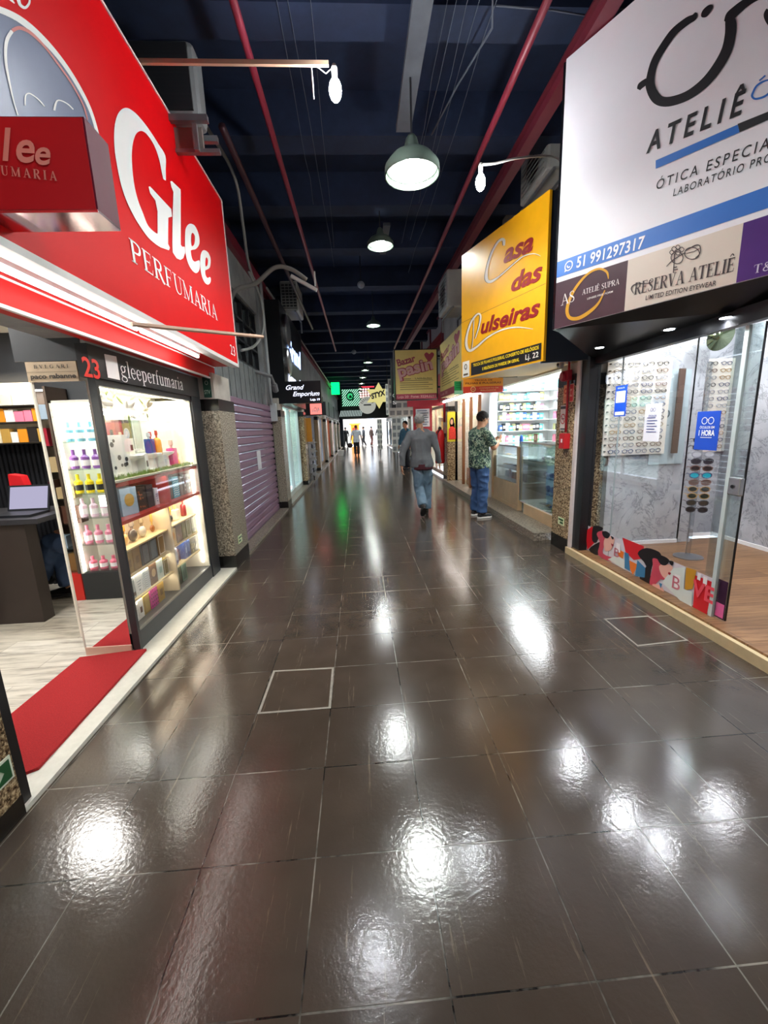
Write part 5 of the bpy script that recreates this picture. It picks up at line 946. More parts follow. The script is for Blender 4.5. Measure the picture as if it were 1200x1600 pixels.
def ytext(s, p0, p1, h, bold=.03, shear=.25, bb=None, **k): a0, b0 = Yt(*p0); a1, b1 = Yt(*p1); text(bb, YP, s, a0, b0, a1, b1, h, bold=bold, shear=shear, **k)
ytext('asa', (385, 645), (630, 535), .185, bb=b, d=.005); ytext('das', (447, 885), (705, 775), .175, bb=b, d=.005); ytext('ulseiras', (195, 1235), (685, 1075), .17, bb=b, d=.005)
obj('maroon_lettering', b, MAR, ys)
kY = dict(sc=5.333, ox=715, oy=290)
def swash(mat, off, name):
    b = MB(); o = off
    pxribbon(b, YP, [(390+o, 500, 16), (385+o, 450, 26), (340+o, 470, 16), (285+o, 570, 16), (250+o, 690, 18), (245+o, 780, 26), (280+o, 800, 22), (360+o, 750, 10), (450+o, 670, 8), (550+o, 590, 8), (640+o, 568, 7), (695+o, 588, 4)], .0045-abs(o)*.0001, **kY)
    pxribbon(b, YP, [(150+o, 1275, 6), (180+o, 1180, 10), (195+o, 1090, 14), (170+o, 1070, 14), (120+o, 1130, 14), (85+o, 1230, 16), (75+o, 1320, 20), (100+o, 1375, 22), (160+o, 1345, 16), (260+o, 1260, 12), (380+o, 1200, 12), (500+o, 1180, 10), (630+o, 1195, 4)], .0045-abs(o)*.0001, **kY)
    pxribbon(b, YP, [(140+o, 1100, 5), (132+o, 1270, 5), (120+o, 1370, 5)], .004, sub=1, **kY); obj(name, b, mat, ys)
swash(C('#2c2620', .5), -6, 'swash_shadow'); swash(C('#d8cfc0', .5), 0, 'swash_initials')
b = MB(); rectpoly(b, YP, .24, 2.13, 1.535, 2.29, .003); obj('black_strip', b, C('#1c1a18', .4), ys)
b = MB(); text(b, YP, 'TROCA DE PILHAS E PULSEIRAS, CONSERTO DE RELÓGIOS', .29, 2.235, 1.5, 2.235, .036, bold=.02, d=.005); text(b, YP, 'E RELÓGIOS DE PAREDE EM GERAL', .5, 2.165, 1.2, 2.165, .034, bold=.02, d=.005); obj('yellow_lettering', b, C('#f0d020', .4, var=0), ys)
b = MB(); text(b, YP, 'Lj. 22', 1.3, 2.16, 1.5, 2.16, .055, bold=.01, d=.005); rectpoly(b, YP, .03, 2.13, .2, 2.33, .003); obj('white_details', b, C('#f0ece0', .4, var=0), ys)
b = MB(); arc(b, YP, .115, 2.26, .03, .012, d=.006); rectpoly(b, YP, .06, 2.15, .17, 2.175, .005); rectpoly(b, YP, .0, 2.83, 1.56, 2.834, .001); obj('print', b, C('#5a4a30', .5), ys)
# orange hanging sign
os_ = root('hanging_sign', 'small orange and red sign hanging below the yellow sign', 'sign', (1.95, 6.5, 1.98), None); OPl = Plane((0, 6.49, 0), (1, 0, 0))
obj('plate', MB().mat(0).box(1.65, 2.27, 6.49, 6.52, 2.08, 2.2).mat(1).box(1.65, 2.27, 6.49, 6.52, 1.985, 2.08), [C('#f0981c', .4), C('#d83820', .4)], os_)
b = MB(); text(b, OPl, 'TROCA DE', 1.82, 2.16, 2.1, 2.16, .022, bold=.02, d=.002); text(b, OPl, 'PILHAS E PULSEIRAS', 1.68, 2.115, 2.24, 2.115, .028, bold=.02, d=.002); obj('dark_lettering', b, C('#7a2014', .5), os_)
b = MB(); arc(b, OPl, 1.8, 2.04, .035, .01, d=.002); text(b, OPl, '22', 1.785, 2.03, 1.815, 2.03, .02, d=.002); text(b, OPl, 'CONSERTO DE', 1.9, 2.045, 2.2, 2.045, .018, d=.002); text(b, OPl, 'RELÓGIOS', 1.92, 2.01, 2.16, 2.01, .018, d=.002); obj('pale_lettering', b, C('#f0c880', .5), os_)
obj('bracket', MB().box(2.2, 2.6, 6.5, 6.51, 2.2, 2.215), DKM, os_)
gs = root('green_sign', 'small green plate left of the orange hanging sign', 'sign', (1.95, 8.0, 2.1)); obj('plate', MB().mat(0).box(1.86, 2.04, 8.0, 8.02, 2.15, 2.32).mat(1).box(1.86, 2.04, 8.0, 8.02, 2.08, 2.15), [C('#1a9a4c', .4), C('#9adcb0', .4)], gs)
obj('print', (lambda b: [rectpoly(b, Plane((1.86, 8.0, 2.15), (1, 0, 0)), .03, .05+.04*i, .15, .06+.04*i, .002) for i in range(3)] and b)(MB()), C('#0c5a2c', .5), gs)
# ================================================================ watch and bracelet shop
OAKL = M('light_oak', '#c2a682', .45, var=.15, vs=6)
ct = root('display_counter', 'light wood counter with glass top case facing the hall, beside the man with a phone', 'counter', (2.8, 7.1, .1))
obj('wooden_front', MB().box(2.55, 2.58, 6.5, 7.75, .1, .52).box(2.54, 2.55, 6.5, 7.75, .1, .16), OAKL, ct); obj('post', MB().box(2.53, 2.6, 6.42, 6.5, .1, 1.13), OAKL, ct); obj('post', MB().box(2.53, 2.6, 7.7, 7.77, .1, 1.13), OAKL, ct)
obj('glass_case', MB().box(2.56, 2.565, 6.5, 7.7, .53, 1.12).box(2.56, 3.05, 6.5, 7.7, 1.12, 1.13), glassmat('case_glass', (.93, .97, .97), .12), ct); obj('back_panel', MB().box(3.03, 3.05, 6.45, 7.7, .1, 1.12), C('#e2e8e8', .5), ct)
for z in (.53, .74, .93): obj('shelf', MB().box(2.57, 3.03, 6.5, 7.7, z-.008, z), C('#cfd6d6', .3), ct)
obj('aluminium_rail', MB().box(2.545, 2.565, 6.45, 7.75, 1.115, 1.14), STEEL, ct)
lamp('AREA', 'case_light', (2.7, 7.1, 1.11), 3, (.93, .98, 1), .1, 1.1, parent=ct)
c3 = root('display_cabinet', 'glass display cabinet of sunglasses cases and watches beside the granite pier', 'display case', (2.8, 5.8, .1))
obj('base', MB().box(2.54, 3.0, 4.95, 6.2, .1, .26), OAKL, c3); obj('deck', MB().box(2.56, 3.0, 4.9, 6.4, .26, .28), C('#e8e8e4', .4), c3); obj('glass_front', MB().box(2.555, 2.56, 4.9, 6.4, .28, 1.2), glassmat('case_glass', (.93, .97, .97), .12), c3); obj('glass_end', MB().box(2.56, 3.0, 6.39, 6.395, .28, 1.2), glassmat('case_glass', (.93, .97, .97), .12), c3)
obj('back_panel', MB().box(2.98, 3.0, 4.9, 6.4, .28, 1.2), C('#b9d2c6', .4), c3); obj('glass_top', MB().box(2.55, 3.0, 4.9, 6.42, 1.2, 1.21), glassmat('case_glass', (.93, .97, .97), .12), c3); obj('steel_edge', MB().box(2.545, 2.56, 4.88, 6.42, 1.195, 1.215).box(2.545, 2.56, 6.4, 6.42, .28, 1.2), STEEL, c3)
for z in (.5, .72, .95): obj('shelf', MB().box(2.6, 2.98, 4.95, 6.3, z-.006, z), glassmat('shelf_glass', (.9, .97, .95), .1), c3)
lamp('AREA', 'cabinet_light', (2.7, 5.6, 1.19), 3, (.93, .98, 1), .1, 1.2, parent=c3)
rr = random.Random(9)
def goods(name, cat, group, xs, y, z, n, cols, size, lbl, axis='y', maker=None):
    p = {}
    for i in range(n):
        nm, hc = cols[rr.randrange(len(cols))]; s = rr.uniform(.75, 1.2)
        if hc not in p:
            o = obj(name, maker(size), [C(hc, .35), C('#e8e8e8', .4)], local=True, cat=cat, label='x', group=group); p[hc] = o
        else: o = dup(p[hc], (0, 0, 0))
        t = (i+.5)/n; o.location = (xs[0]+(xs[1]-xs[0])*t, y[0]+(y[1]-y[0])*t, z); o.scale = (1, 1, s); o.rotation_euler = (0, 0, rr.uniform(-.3, .3)+(PI/2 if axis == 'y' else 0))
        o['label'] = lbl % (nm, i+1)
def m_box(s): return MB().mat(0).box(-s/2, s/2, -.02, .02, 0, s*1.5).mat(1).box(-s*.3, s*.3, -.0215, -.02, s*.5, s*1.1)
def m_case(s):
    b = MB().mat(0); 
    for i in range(5): b.box(-s*.5, s*.5, -.03+.0, .03, 0, .001)
    return MB().mat(0).ball((0, 0, s*.42), (s*.95, .035, s*.4), 14).mat(1).ball((0, -.03, s*.5), (s*.5, .012, s*.16), 8)
def m_watch(s):
    b = MB().mat(0).tube([(s*.5*math.cos(t*PI/5), s*.5*math.sin(t*PI/5), s*.5) for t in range(11)], s*.1, 5, cap=False); return b.mat(1).box(-s*.2, s*.2, -s*.62, -s*.5, s*.3, s*.7)
DKC = [('black', '#1e2024'), ('charcoal', '#3a3c40'), ('lilac', '#5c4a6c'), ('silver', '#9a9ea4'), ('pink', '#a85068')]
goods('spectacle_case', 'case', 'spectacle cases in the glass cabinet', (2.72, 2.72), (5.0, 6.0), .951, 7, DKC, .08, '%s case on the top shelf of the glass cabinet, number %d from the pier', maker=m_case)
goods('spectacle_case', 'case', 'spectacle cases in the glass cabinet', (2.7, 2.7), (5.0, 5.9), .721, 7, DKC, .085, '%s case on the second shelf of the glass cabinet, number %d from the pier', maker=m_case)
goods('handbag', 'bag', 'small bags in the glass cabinet', (2.7, 2.7), (5.0, 5.8), .501, 5, DKC[:2], .11, '%s small bag on the third shelf of the glass cabinet, number %d from the pier', maker=m_case)
WC = [('gold', '#c8a050'), ('black', '#202226'), ('steel', '#b0b4b8')]
goods('wristwatch', 'watch', 'watches in the glass cabinet', (2.68, 2.68), (5.0, 5.9), .281, 9, WC, .08, '%s watch on the floor of the glass cabinet, number %d from the pier', maker=m_watch)
goods('feather_duster', 'brush', 'brushes', (2.6, 2.6), (5.3, 5.3), .281, 1, [('lime yellow', '#c8d030')], .12, '%s brush lying at the bottom of the glass cabinet %d', maker=m_case)
goods('wristwatch', 'watch', 'watches in the counter case', (2.72, 2.72), (6.6, 7.6), .931, 9, WC, .06, '%s watch on the top shelf of the counter, number %d from the post', maker=m_watch)
goods('wristwatch', 'watch', 'watches in the counter case', (2.72, 2.72), (6.6, 7.6), .741, 8, WC, .07, '%s watch on the middle shelf of the counter, number %d from the post', maker=m_watch)
goods('watch_box', 'box', 'boxes in the counter case', (2.75, 2.75), (6.6, 7.6), .531, 7, [('black', '#222428'), ('grey', '#8a9094'), ('orange', '#d88a50'), ('white', '#e4e4e0')], .09, '%s box on the lowest shelf of the counter, number %d from the post', maker=m_box)
BR = [('white', '#eef2f2'), ('teal', '#58a8a8'), ('blue', '#3c68b0'), ('pale blue', '#b0d0e0'), ('silver', '#c4ccd0'), ('black', '#2c3034'), ('olive', '#98986a'), ('pink', '#d87890'), ('green', '#70a880')]
wr = root('goods_wall', 'brightly lit shelves of small goods covering the walls of the watch shop', 'shelf', (3.4, 7.0, 1.1))
for z in (1.15, 1.36, 1.56, 1.74, 1.92, 2.1): obj('shelf', MB().box(3.58, 3.72, 4.85, 8.0, z-.01, z).box(2.65, 3.6, 7.86, 8.0, z-.01, z), C('#f0f4f4', .4), wr)
for k, z in enumerate((1.15, 1.36, 1.56, 1.74, 1.92, 2.1)):
    goods('goods_packet', 'packet', 'small goods on the walls of the watch shop', (2.7, 3.55), (7.9, 7.9), z+.0005, 13, BR, .085, '%s packet, far wall of the watch shop, '+ordn[k]+' shelf up, place %d', axis='x', maker=m_box)
    goods('goods_packet', 'packet', 'small goods on the walls of the watch shop', (3.64, 3.64), (7.6, 5.0), z+.0005, 24, BR, .09, '%s packet, back wall of the watch shop, '+ordn[k]+' shelf up, place %d', maker=m_box)
tl = root('ceiling_panel_light', 'bright strip light under the ceiling of the watch shop', 'lamp', (3.1, 6.5, 2.5)); obj('housing', MB().box(3.0, 3.2, 5.1, 7.7, 2.51, 2.55), WHT, tl); obj('diffuser', MB().box(3.01, 3.19, 5.12, 7.68, 2.5, 2.51), glow('panel_glow', '#f4fbff', 6), tl); lamp('AREA', 'panel_light', (3.1, 6.5, 2.49), 75, (.94, .98, 1), .3, 2.6, parent=tl)
sl = root('clamp_lamp', 'small white flood lamp under the yellow sign', 'lamp', (2.2, 5.8, 2.0)); q = at(789, 575, Y=5.8); obj('head', MB().cbox(q, (.1, .06, .09)), WHT, sl); obj('lens', MB().cbox(q-Vector((.015, .035, .01)), (.08, .01, .07)), SPOT, sl); obj('arm', MB().tube([q+Vector((.05, 0, .0)), q+Vector((.12, .02, .1)), q+Vector((.14, .02, .13))], .008, 6), DKM, sl)
obj('blue_ribbon_display', MB().ball((2.75, 6.9, 1.22), (.03, .05, .09), 12), C('#2858a8', .5), label='blue cloth figure standing on the glass counter', cat='ornament')
vi = root('counter_terminal', 'small brown card frame standing on the glass counter', 'frame', (2.8, 6.35, 1.21)); obj('frame', MB().box(2.75, 2.76, 6.28, 6.4, 1.211, 1.33), C('#7a5038', .5), vi); obj('card', MB().box(2.745, 2.75, 6.3, 6.38, 1.23, 1.31), C('#c8a890', .5), vi)
structure('trim_96', MB().box(2.5, 2.62, 4.85, 8.2, 2.13, 2.27), C('#c2b49a', .6)); structure('trim_97', MB().box(2.47, 2.62, 7.78, 8.3, .1, 2.12), C('#dfe3e6', .5))
# ================================================================ pink bazaar signs and the shop beyond
YC = M('sign_sand', '#ead07c', .4, var=.06); PKC = C('#c89098', .5); PKD = C('#a83c50', .5)
def bazaar(pl, W, H, r, small):
    b = MB(); rectpoly(b, pl, 0, 0, W, H, .001); obj('yellow_face', b, YC, r)
    b = MB(); rectpoly(b, pl, 0, H*.0, W, H*.11, .003); text(b, pl, 'Bazar', W*.06, H*.68, W*.5, H*.78, H*.14, bold=.035, d=.003); text(b, pl, 'pasin', W*.08, H*.46, W*.92, H*.62, H*.24, bold=.075, d=.0035); 
    b.poly([pl.p(W*.82+W*.12*x, H*.86+H*.1*y, .004) for x, y in smooth_pts([(0, -1.), (.9, .05), (.95, .6), (.5, .85), (.05, .5), (-.45, .85), (-.9, .6), (-.85, .05)], True, 3)]); obj('dark_pink_print', b, PKD, r)
    b = MB(); text(b, pl, 'pasin', W*.08, H*.46, W*.92, H*.62, H*.24, bold=.03, d=.006); text(b, pl, 'Loja 20  Fone: 3224.0291' if small else 'Loja 20', W*.03, H*.03, W*(.97 if small else .4), H*.03, H*.05, bold=.02, d=.006); obj('pale_pink_print', b, C('#dca8a4', .5, var=0), r)
    b = MB(); [rectpoly(b, pl, W*.1, H*(.2+.045*i), W*(.9-.1*(i % 2)), H*(.21+.045*i), .002) for i in range(5)]; text(b, pl, 'Bazar · Utilidades', W*.15, H*.41, W*.88, H*.41, H*.03, bold=.02, d=.003); obj('small_print', b, C('#5a4a30', .5), r)
p1 = root('projecting_sign', 'yellow and pink bazaar sign sticking out into the hall on the right', 'sign', (1.4, 10, 2.13)); obj('dark_case', MB().box(.9, 1.93, 10.0, 10.22, 2.13, 3.27), BLK, p1); obj('bracket', MB().box(1.93, 2.63, 10.1, 10.14, 3.1, 3.14).box(1.93, 2.63, 10.1, 10.14, 2.4, 2.44), DKM, p1); bazaar(Plane((.93, 9.998, 2.15), (1, 0, 0)), .97, 1.1, p1, True)
p2 = root('wall_sign', 'yellow and pink bazaar sign running along the wall above the shop', 'sign', (2.0, 9.0, 2.15)); obj('case', MB().box(1.99, 2.4, 7.95, 10.0, 2.15, 3.35), C('#b8a070', .5), p2); bazaar(Plane((1.985, 10.0, 2.16), (0, -1, 0)), 2.04, 1.17, p2, False)
t = root('tube_light', 'bright tube light under the bazaar wall sign', 'lamp', (2.25, 9.6, 2.1)); obj('tube', MB().tube([(2.25, 8.3, 2.11), (2.25, 10.9, 2.11)], .025, 10), glow('led_tube_glow', '#fff6f0', 22), t); obj('fixture', MB().box(2.22, 2.28, 8.25, 10.95, 2.13, 2.15), WHT, t)
structure('wall_bazaar', MB().box(3.3, 3.4, 8.3, 10.9, .1, 2.4).box(2.5, 3.3, 10.6, 10.7, .1, 2.2), C('#e4dccb', .6)); structure('floor_bazaar', MB().box(2.6, 3.4, 8.3, 10.9, -.1, .1), OAK)
lamp('AREA', 'bazaar_light', (2.9, 9.6, 2.2), 22, (1, .93, .8), .3, 2.0)
bz = root('glass_showcase', 'wooden framed shop front of the bazaar', 'display case', (2.5, 9.6, .1)); WF = C('#8a5a38', .5)
for y in (8.45, 9.1, 9.75, 10.5): obj('frame_post', MB().box(2.46, 2.52, y, y+.06, .1, 2.1), WF if y < 10 else BLK, bz)
obj('glass_pane', MB().box(2.49, 2.495, 8.5, 10.5, .1, 2.1), glassmat(), bz); obj('low_box', MB().box(2.55, 2.9, 8.5, 9.7, .1, .5), C('#c88a58', .5), bz)
goods('basket', 'basket', 'baskets in the bazaar window', (2.75, 2.75), (8.6, 9.6), .501, 4, [('straw', '#c8a868'), ('white', '#e8e4d8')], .14, '%s basket in the bazaar window, number %d', maker=m_case)
for z in (1.0, 1.35, 1.7): obj('shelf', MB().box(3.0, 3.28, 8.4, 10.5, z-.01, z), WHT, bz); goods('toy_box', 'box', 'packed goods in the bazaar', (3.15, 3.15), (8.5, 10.4), z, 9, BR+[('yellow', '#e8c840'), ('orange', '#e08838')], .13, '%s packed box in the bazaar, shelf at '+('knee' if z == 1 else 'chest' if z < 1.5 else 'head')+' height, place %d', maker=m_box)
po = root('standing_poster', 'poster of a dark haired person in red and yellow on yellow ground', 'poster', (2.45, 10.2, 1.1)); PPl = Plane((2.25, 10.495, .28), (1, 0, 0)); _pp = PPl.p; PPl.p = lambda a, b, d=0.: _pp(a*.62, b*.8, d)
obj('board', MB().box(2.26, 2.5, 10.5, 10.53, 1.1, 1.84), C('#d8c820', .5), po)
b = MB(); b.poly([PPl.p(.2+.1*math.cos(t*PI/8), 1.62+.16*math.sin(t*PI/8), .0) for t in range(16)]); rectpoly(b, PPl, .12, 1.3, .32, 1.6, .0); obj('hair', b, C('#241814', .5), po)
b = MB(); b.poly([PPl.p(.19+.055*math.cos(t*PI/8), 1.64+.085*math.sin(t*PI/8), .004) for t in range(16)]); obj('face', b, C('#d8a080', .5), po)
b = MB(); b.poly([PPl.p(x, z, .006) for x, z in ((.06, 1.1), (.36, 1.1), (.34, 1.42), (.24, 1.5), (.14, 1.5), (.07, 1.42))]); obj('red_top', b, C('#d83420', .5, var=.3, vs=30), po)
obj('granite_block', MB().box(2.26, 2.5, 10.5, 10.6, .1, 1.08), GRAN, label='low speckled granite panel below the poster of the person in red', cat='panel')
fe = root('fire_extinguisher', 'large red fire extinguisher on the pier left of the bazaar shop', 'fire extinguisher', (2.22, 11.2, .55)); obj('cylinder', MB().lathe([(.11, 0), (.13, .03), (.13, .75), (.1, .86), (.04, .92)], (2.2, 11.2, .5), 22), C('#d02028', .25, coat=.4), fe, smooth=True); obj('valve', MB().lathe([(.05, 0), (.05, .05), (.02, .09)], (2.2, 11.2, 1.4), 12), BLK, fe); obj('hose', MB().tube([(2.2, 11.15, 1.44), (2.1, 11.05, 1.3), (2.08, 11.05, .8)], .015, 8), BLK, fe); obj('hook', MB().box(2.3, 2.36, 11.15, 11.25, 1.2, 1.3), DKM, fe)
rp = cable('fire_pipe', [(2.3, 11.05, 2.9), (2.3, 11.05, 1.6)], .03, C('#a8202c', .35), 'red vertical pipe above the large fire extinguisher', 'pipe', 1)
tb = root('menu_board', 'red framed board of white printed lists beyond the man in grey', 'notice board', (1.9, 13.2, 1.2)); obj('frame', MB().box(1.75, 2.35, 13.2, 13.24, 1.1, 2.15), C('#a82838', .5), tb); obj('leg', MB().box(1.78, 1.82, 13.24, 13.27, 0, 1.5), C('#a82838', .5), tb); obj('leg', MB().box(2.28, 2.32, 13.24, 13.27, 0, 1.5), C('#a82838', .5), tb); obj('sheet', MB().box(1.83, 2.27, 13.19, 13.2, 1.5, 2.05), C('#c8ccd8', .5), tb)
b = MB(); [rectpoly(b, Plane((1.83, 13.19, 1.5), (1, 0, 0)), .04, .06+.07*i, .36+.04*(i % 2), .085+.07*i, .002) for i in range(7)]; obj('print', b, C('#505a78', .5), tb)
rb = obj('red_valance', MB().box(1.5, 2.62, 12.6, 12.64, 2.1, 2.45), C('#b03040', .5, var=.15), label='dark red valance sign hanging beyond the bazaar sign', cat='sign')
# upper right: red louvre window, air conditioners
rw = root('louvre_window', 'red louvred window high on the right wall', 'window', (2.6, 14.6, 3.8)); obj('frame', MB().box(2.56, 2.62, 12.6, 16.6, 3.8, 3.86).box(2.56, 2.62, 12.6, 16.6, 4.7, 4.76).box(2.56, 2.62, 12.6, 12.7, 3.8, 4.76).box(2.56, 2.62, 14.6, 14.7, 3.8, 4.76).box(2.56, 2.62, 16.5, 16.6, 3.8, 4.76), C('#7a2030', .4), rw)
obj('louvres', (lambda b: [b.box(2.57, 2.61, 12.7, 16.5, 3.86+.065*i, 3.9+.065*i) for i in range(6)] and b)(MB()), C('#a83038', .4), rw); obj('glass', MB().box(2.6, 2.61, 12.7, 16.5, 4.25, 4.7), C('#c8c0c4', .3), rw)
q = ac_unit((1.93, 8.2, 3.58), (.5, .8, .62), 'beige air conditioner unit behind the top of the yellow sign', 'x', -1); ac_unit((2.38, 5.5, 4.25), (.3, .8, .55), 'air conditioner unit with round grille just left of the white optician sign', 'x', -1)
ac_unit((2.4, 16.5, 3.3), (.4, .8, .6), 'small air conditioner unit on the right wall beyond the red louvred window', 'x', -1)
b2 = root('hanging_bulb', 'bare glowing bulb on a curved cable at the right of the hall', 'lamp', (1.12, 3.86, 3.45)); obj('bulb', MB().ball((1.12, 3.86, 3.49), (.04, .04, .066), 16), BULB, b2, smooth=True); obj('socket', MB().lathe([(.018, 0), (.02, .06), (.012, .08)], (1.12, 3.86, 3.55), 12), C('#e9e7e2', .4), b2)
obj('cable', MB().tube([Vector(p) for p in smooth_pts([(1.12, 3.86, 3.62), (1.25, 3.88, 3.64), (1.5, 3.95, 3.72), (1.95, 4.3, 3.92), (2.3, 4.8, 4.1), (2.6, 5.1, 4.2)], False, 5)], .009, 6), C('#b8b4b0', .5), b2); lamp('POINT', 'bulb_light', (1.12, 3.86, 3.5), 40, (.95, 1, 1), .05, parent=b2)
# ================================================================ ceiling services
LAMPG = glow('pendant_glow', '#f4fdf4', 55)
def pendant(x, y, z, r, label, power, drop=.25):
    t = root('pendant_lamp', label, 'lamp', (x, y, z), 'bell shaped pendant lamps down the middle of the hall')
    obj('shade', MB().lathe([(r, 0), (r*.98, r*.28), (r*.75, r*.55), (r*.3, r*.8), (r*.2, r*1.15), (r*.12, r*1.25), (r*.1, r*1.25), (r*.18, r*1.1), (r*.28, r*.76), (r*.72, r*.52), (r*.94, r*.26), (r*.96, 0)], (x, y, z), 28, cap=False), M('shade_green_grey', '#6c7c70', .4, metal=.4, var=.1), t, smooth=True)
    obj('bulb', MB().ball((x, y, z+r*.28), (r*.34, r*.34, r*.3), 14), LAMPG, t, smooth=True)
    obj('reflector', MB().lathe([(r*.9, r*.2), (r*.7, r*.48), (r*.3, r*.6)], (x, y, z), 24, cap=False), glow('reflector_glow', '#e8f4e8', 2.2), t)
    obj('cord', MB().tube([(x, y, z+r*1.2), (x, y, 4.9)], .008, 6), DKM, t)
    lamp('SPOT', 'pendant_light', (x, y, z+.01), power, (.95, 1, .97), r*.5, spot=2.75, parent=t); return t
pendant(.56, 3.97, 3.6, .235, 'largest bell shaped pendant lamp with dark green shade, nearest the camera', 130)
for i, (x, y, z, r) in enumerate([(.44, 6.5, 4.05, .19), (.5, 11, 4.02, .18), (.5, 16.7, 4.0, .18), (.43, 19.0, 4.02, .18), (.36, 21.6, 4.02, .18), (.3, 24.4, 4.02, .18), (.25, 27.5, 4.02, .18), (.22, 29.8, 4.02, .18)]):
    pendant(x, y, z, r, 'glowing pendant lamp hanging in the middle of the hall, %s from the camera' % ordn[i+1], 95)
pendant(.45, .9, 4.05, .19, 'pendant lamp of the hall overhead, out of the picture', 90); pendant(.45, -2.2, 4.05, .19, 'pendant lamp of the hall behind the camera', 120)
def run(name, pts, r, mat, label, cat='pipe', n=8): return obj(name, MB().tube([Vector(p) for p in pts], r, n), mat, label=label, cat=cat, smooth=True)
run('ceiling_pipe', [(-.67, -3, 4.2), (-.66, 15.2, 4.2)], .028, REDP, 'maroon pipe under the ceiling, left of the middle'); run('ceiling_pipe', [(1.36, -3, 4.2), (1.38, 15, 4.2)], .03, REDP, 'thin maroon pipe under the ceiling, right of the lamps')
run('ceiling_pipe', [(-1.1, 4.4, 4.22), (-1.12, 12, 4.22)], .035, C('#3a1c24', .5), 'dark maroon pipe under the ceiling close to the left wall'); run('ceiling_pipe', [(-1.5, 8, 4.0), (-1.45, 26, 4.0)], .02, C('#8a8886', .4), 'thin pale conduit high along the left wall', 'conduit')
obj('ceiling_beam', MB().box(1.8, 1.83, 2.2, 17, 4.2, 4.34).box(1.76, 1.87, 2.2, 17, 4.19, 4.205).box(1.76, 1.87, 2.2, 17, 4.33, 4.345), PIPEM, label='heavy maroon steel beam running along the right side of the ceiling', cat='beam')
obj('cable_duct', MB().box(.5, .64, 3.3, 4.6, 4.3, 4.36), C('#4c5058', .5, var=.2), label='flat grey cable duct on the ceiling above the large pendant lamp', cat='duct')
obj('cable_duct', MB().box(.5, .6, 6.6, 7.6, 4.36, 4.4), C('#3c414a', .5, var=.2), label='short dark cable duct on the ceiling behind the second pendant lamp', cat='duct')
rr = random.Random(4); TC = C('#4c525e', .6)
for i, (x0, x1) in enumerate([(.78, .8), (.86, .84), (.92, .95), (1.02, .98), (-.2, -.25), (-.35, -.3), (-.42, -.45), (1.15, 1.12)]):
    y0, y1 = rr.uniform(2.4, 3.3), rr.uniform(5.5, 9)
    run('ceiling_cable', [(x0+(x1-x0)*t/6+rr.uniform(-.015, .015), y0+(y1-y0)*t/6, 4.44+(.05 if t % 2 else 0)) for t in range(7)], .0028, TC, 'thin cable strung under the ceiling, %s of eight' % ordn[i], 'cable', 5)
run('ceiling_cable', [(1.0, 3.2, 4.46), (1.12, 3.6, 4.35), (1.0, 4.2, 4.4), (.9, 4.9, 4.46)], .008, TC, 'tangled grey cable under the ceiling left of the thin maroon pipe', 'cable', 5); run('ceiling_cable', [(1.1, 3.45, 4.36), (1.5, 3.45, 4.34), (2.5, 3.6, 4.36)], .006, TC, 'cable crossing from the ceiling to the white optician sign', 'cable', 5)
for i, (u, v, Y, s) in enumerate([(564, 445, 8.5, .07), (553, 550, 15, .08)]):
    q = at(u, v, Y=Y); t = root('smoke_detector', 'small pale dome hanging under the ceiling, %s' % ['nearer one'  , 'farther one'][i], 'detector', q, 'small domes under the ceiling'); obj('dome', MB().ball(q, (s, s, s*.9), 14), C('#8a9098', .4), t, smooth=True); obj('stem', MB().tube([q+Vector((0, 0, s*.8)), Vector((q.x, q.y, 4.9))], .008, 6), DKM, t)
# ================================================================ black shop front, left
ge = root('black_shop_sign', 'tall black sign box with pale blue channel letters on the left', 'sign', (-1.5, 9.7, 2.05))
obj('box', MB().box(-1.66, -1.36, 8.3, 11.3, 2.06, 3.9), M('sign_black', '#0e1016', .3, var=.1), ge); XP = Plane((-1.355, 0, 0), (0, 1, 0)); NEO = glow('blue_neon', '#a8c4ff', 2.6)
b = MB(); text(b, XP, 'Grand', 8.9, 3.0, 10.9, 3.0, .42, bold=.04, shear=.3, d=.004); obj('upper_letters', b, NEO, ge); b = MB(); text(b, XP, 'Emporium', 8.7, 2.4, 11.2, 2.4, .34, bold=.04, shear=.3, d=.004); obj('lower_letters', b, glow('white_neon', '#e4ecff', 2.6), ge)
obj('chrome_roundel', MB().lathe([(.3, 0), (.3, .06), (.24, .08)], (-1.36, 8.75, 3.45), 28, Matrix.Rotation(PI/2, 4, 'Y')), STEEL, ge); obj('chrome_roundel', MB().lathe([(.26, 0), (.26, .06), (.2, .08)], (-1.36, 8.65, 2.85), 28, Matrix.Rotation(PI/2, 4, 'Y')), STEEL, ge)
g2 = root('projecting_sign', 'black projecting sign reading Grand Emporium with shop number 19', 'sign', (-1.1, 8.2, 2.02)); obj('box', MB().box(-1.58, -.67, 8.1, 8.24, 2.02, 2.42), M('sign_black', '#0e1016', .3), g2); GL = Plane((0, 8.098, 0), (1, 0, 0))
b = MB(); text(b, GL, 'Grand', -1.32, 2.27, -.98, 2.27, .085, bold=.012, shear=.35, d=.003); text(b, GL, 'Emporium', -1.2, 2.15, -.7, 2.15, .085, bold=.012, shear=.35, d=.003); text(b, GL, 'Loja 19', -.88, 2.06, -.7, 2.06, .04, bold=.03, d=.003); obj('glowing_letters', b, glow('script_glow', '#dfe4ff', 1.5), g2)
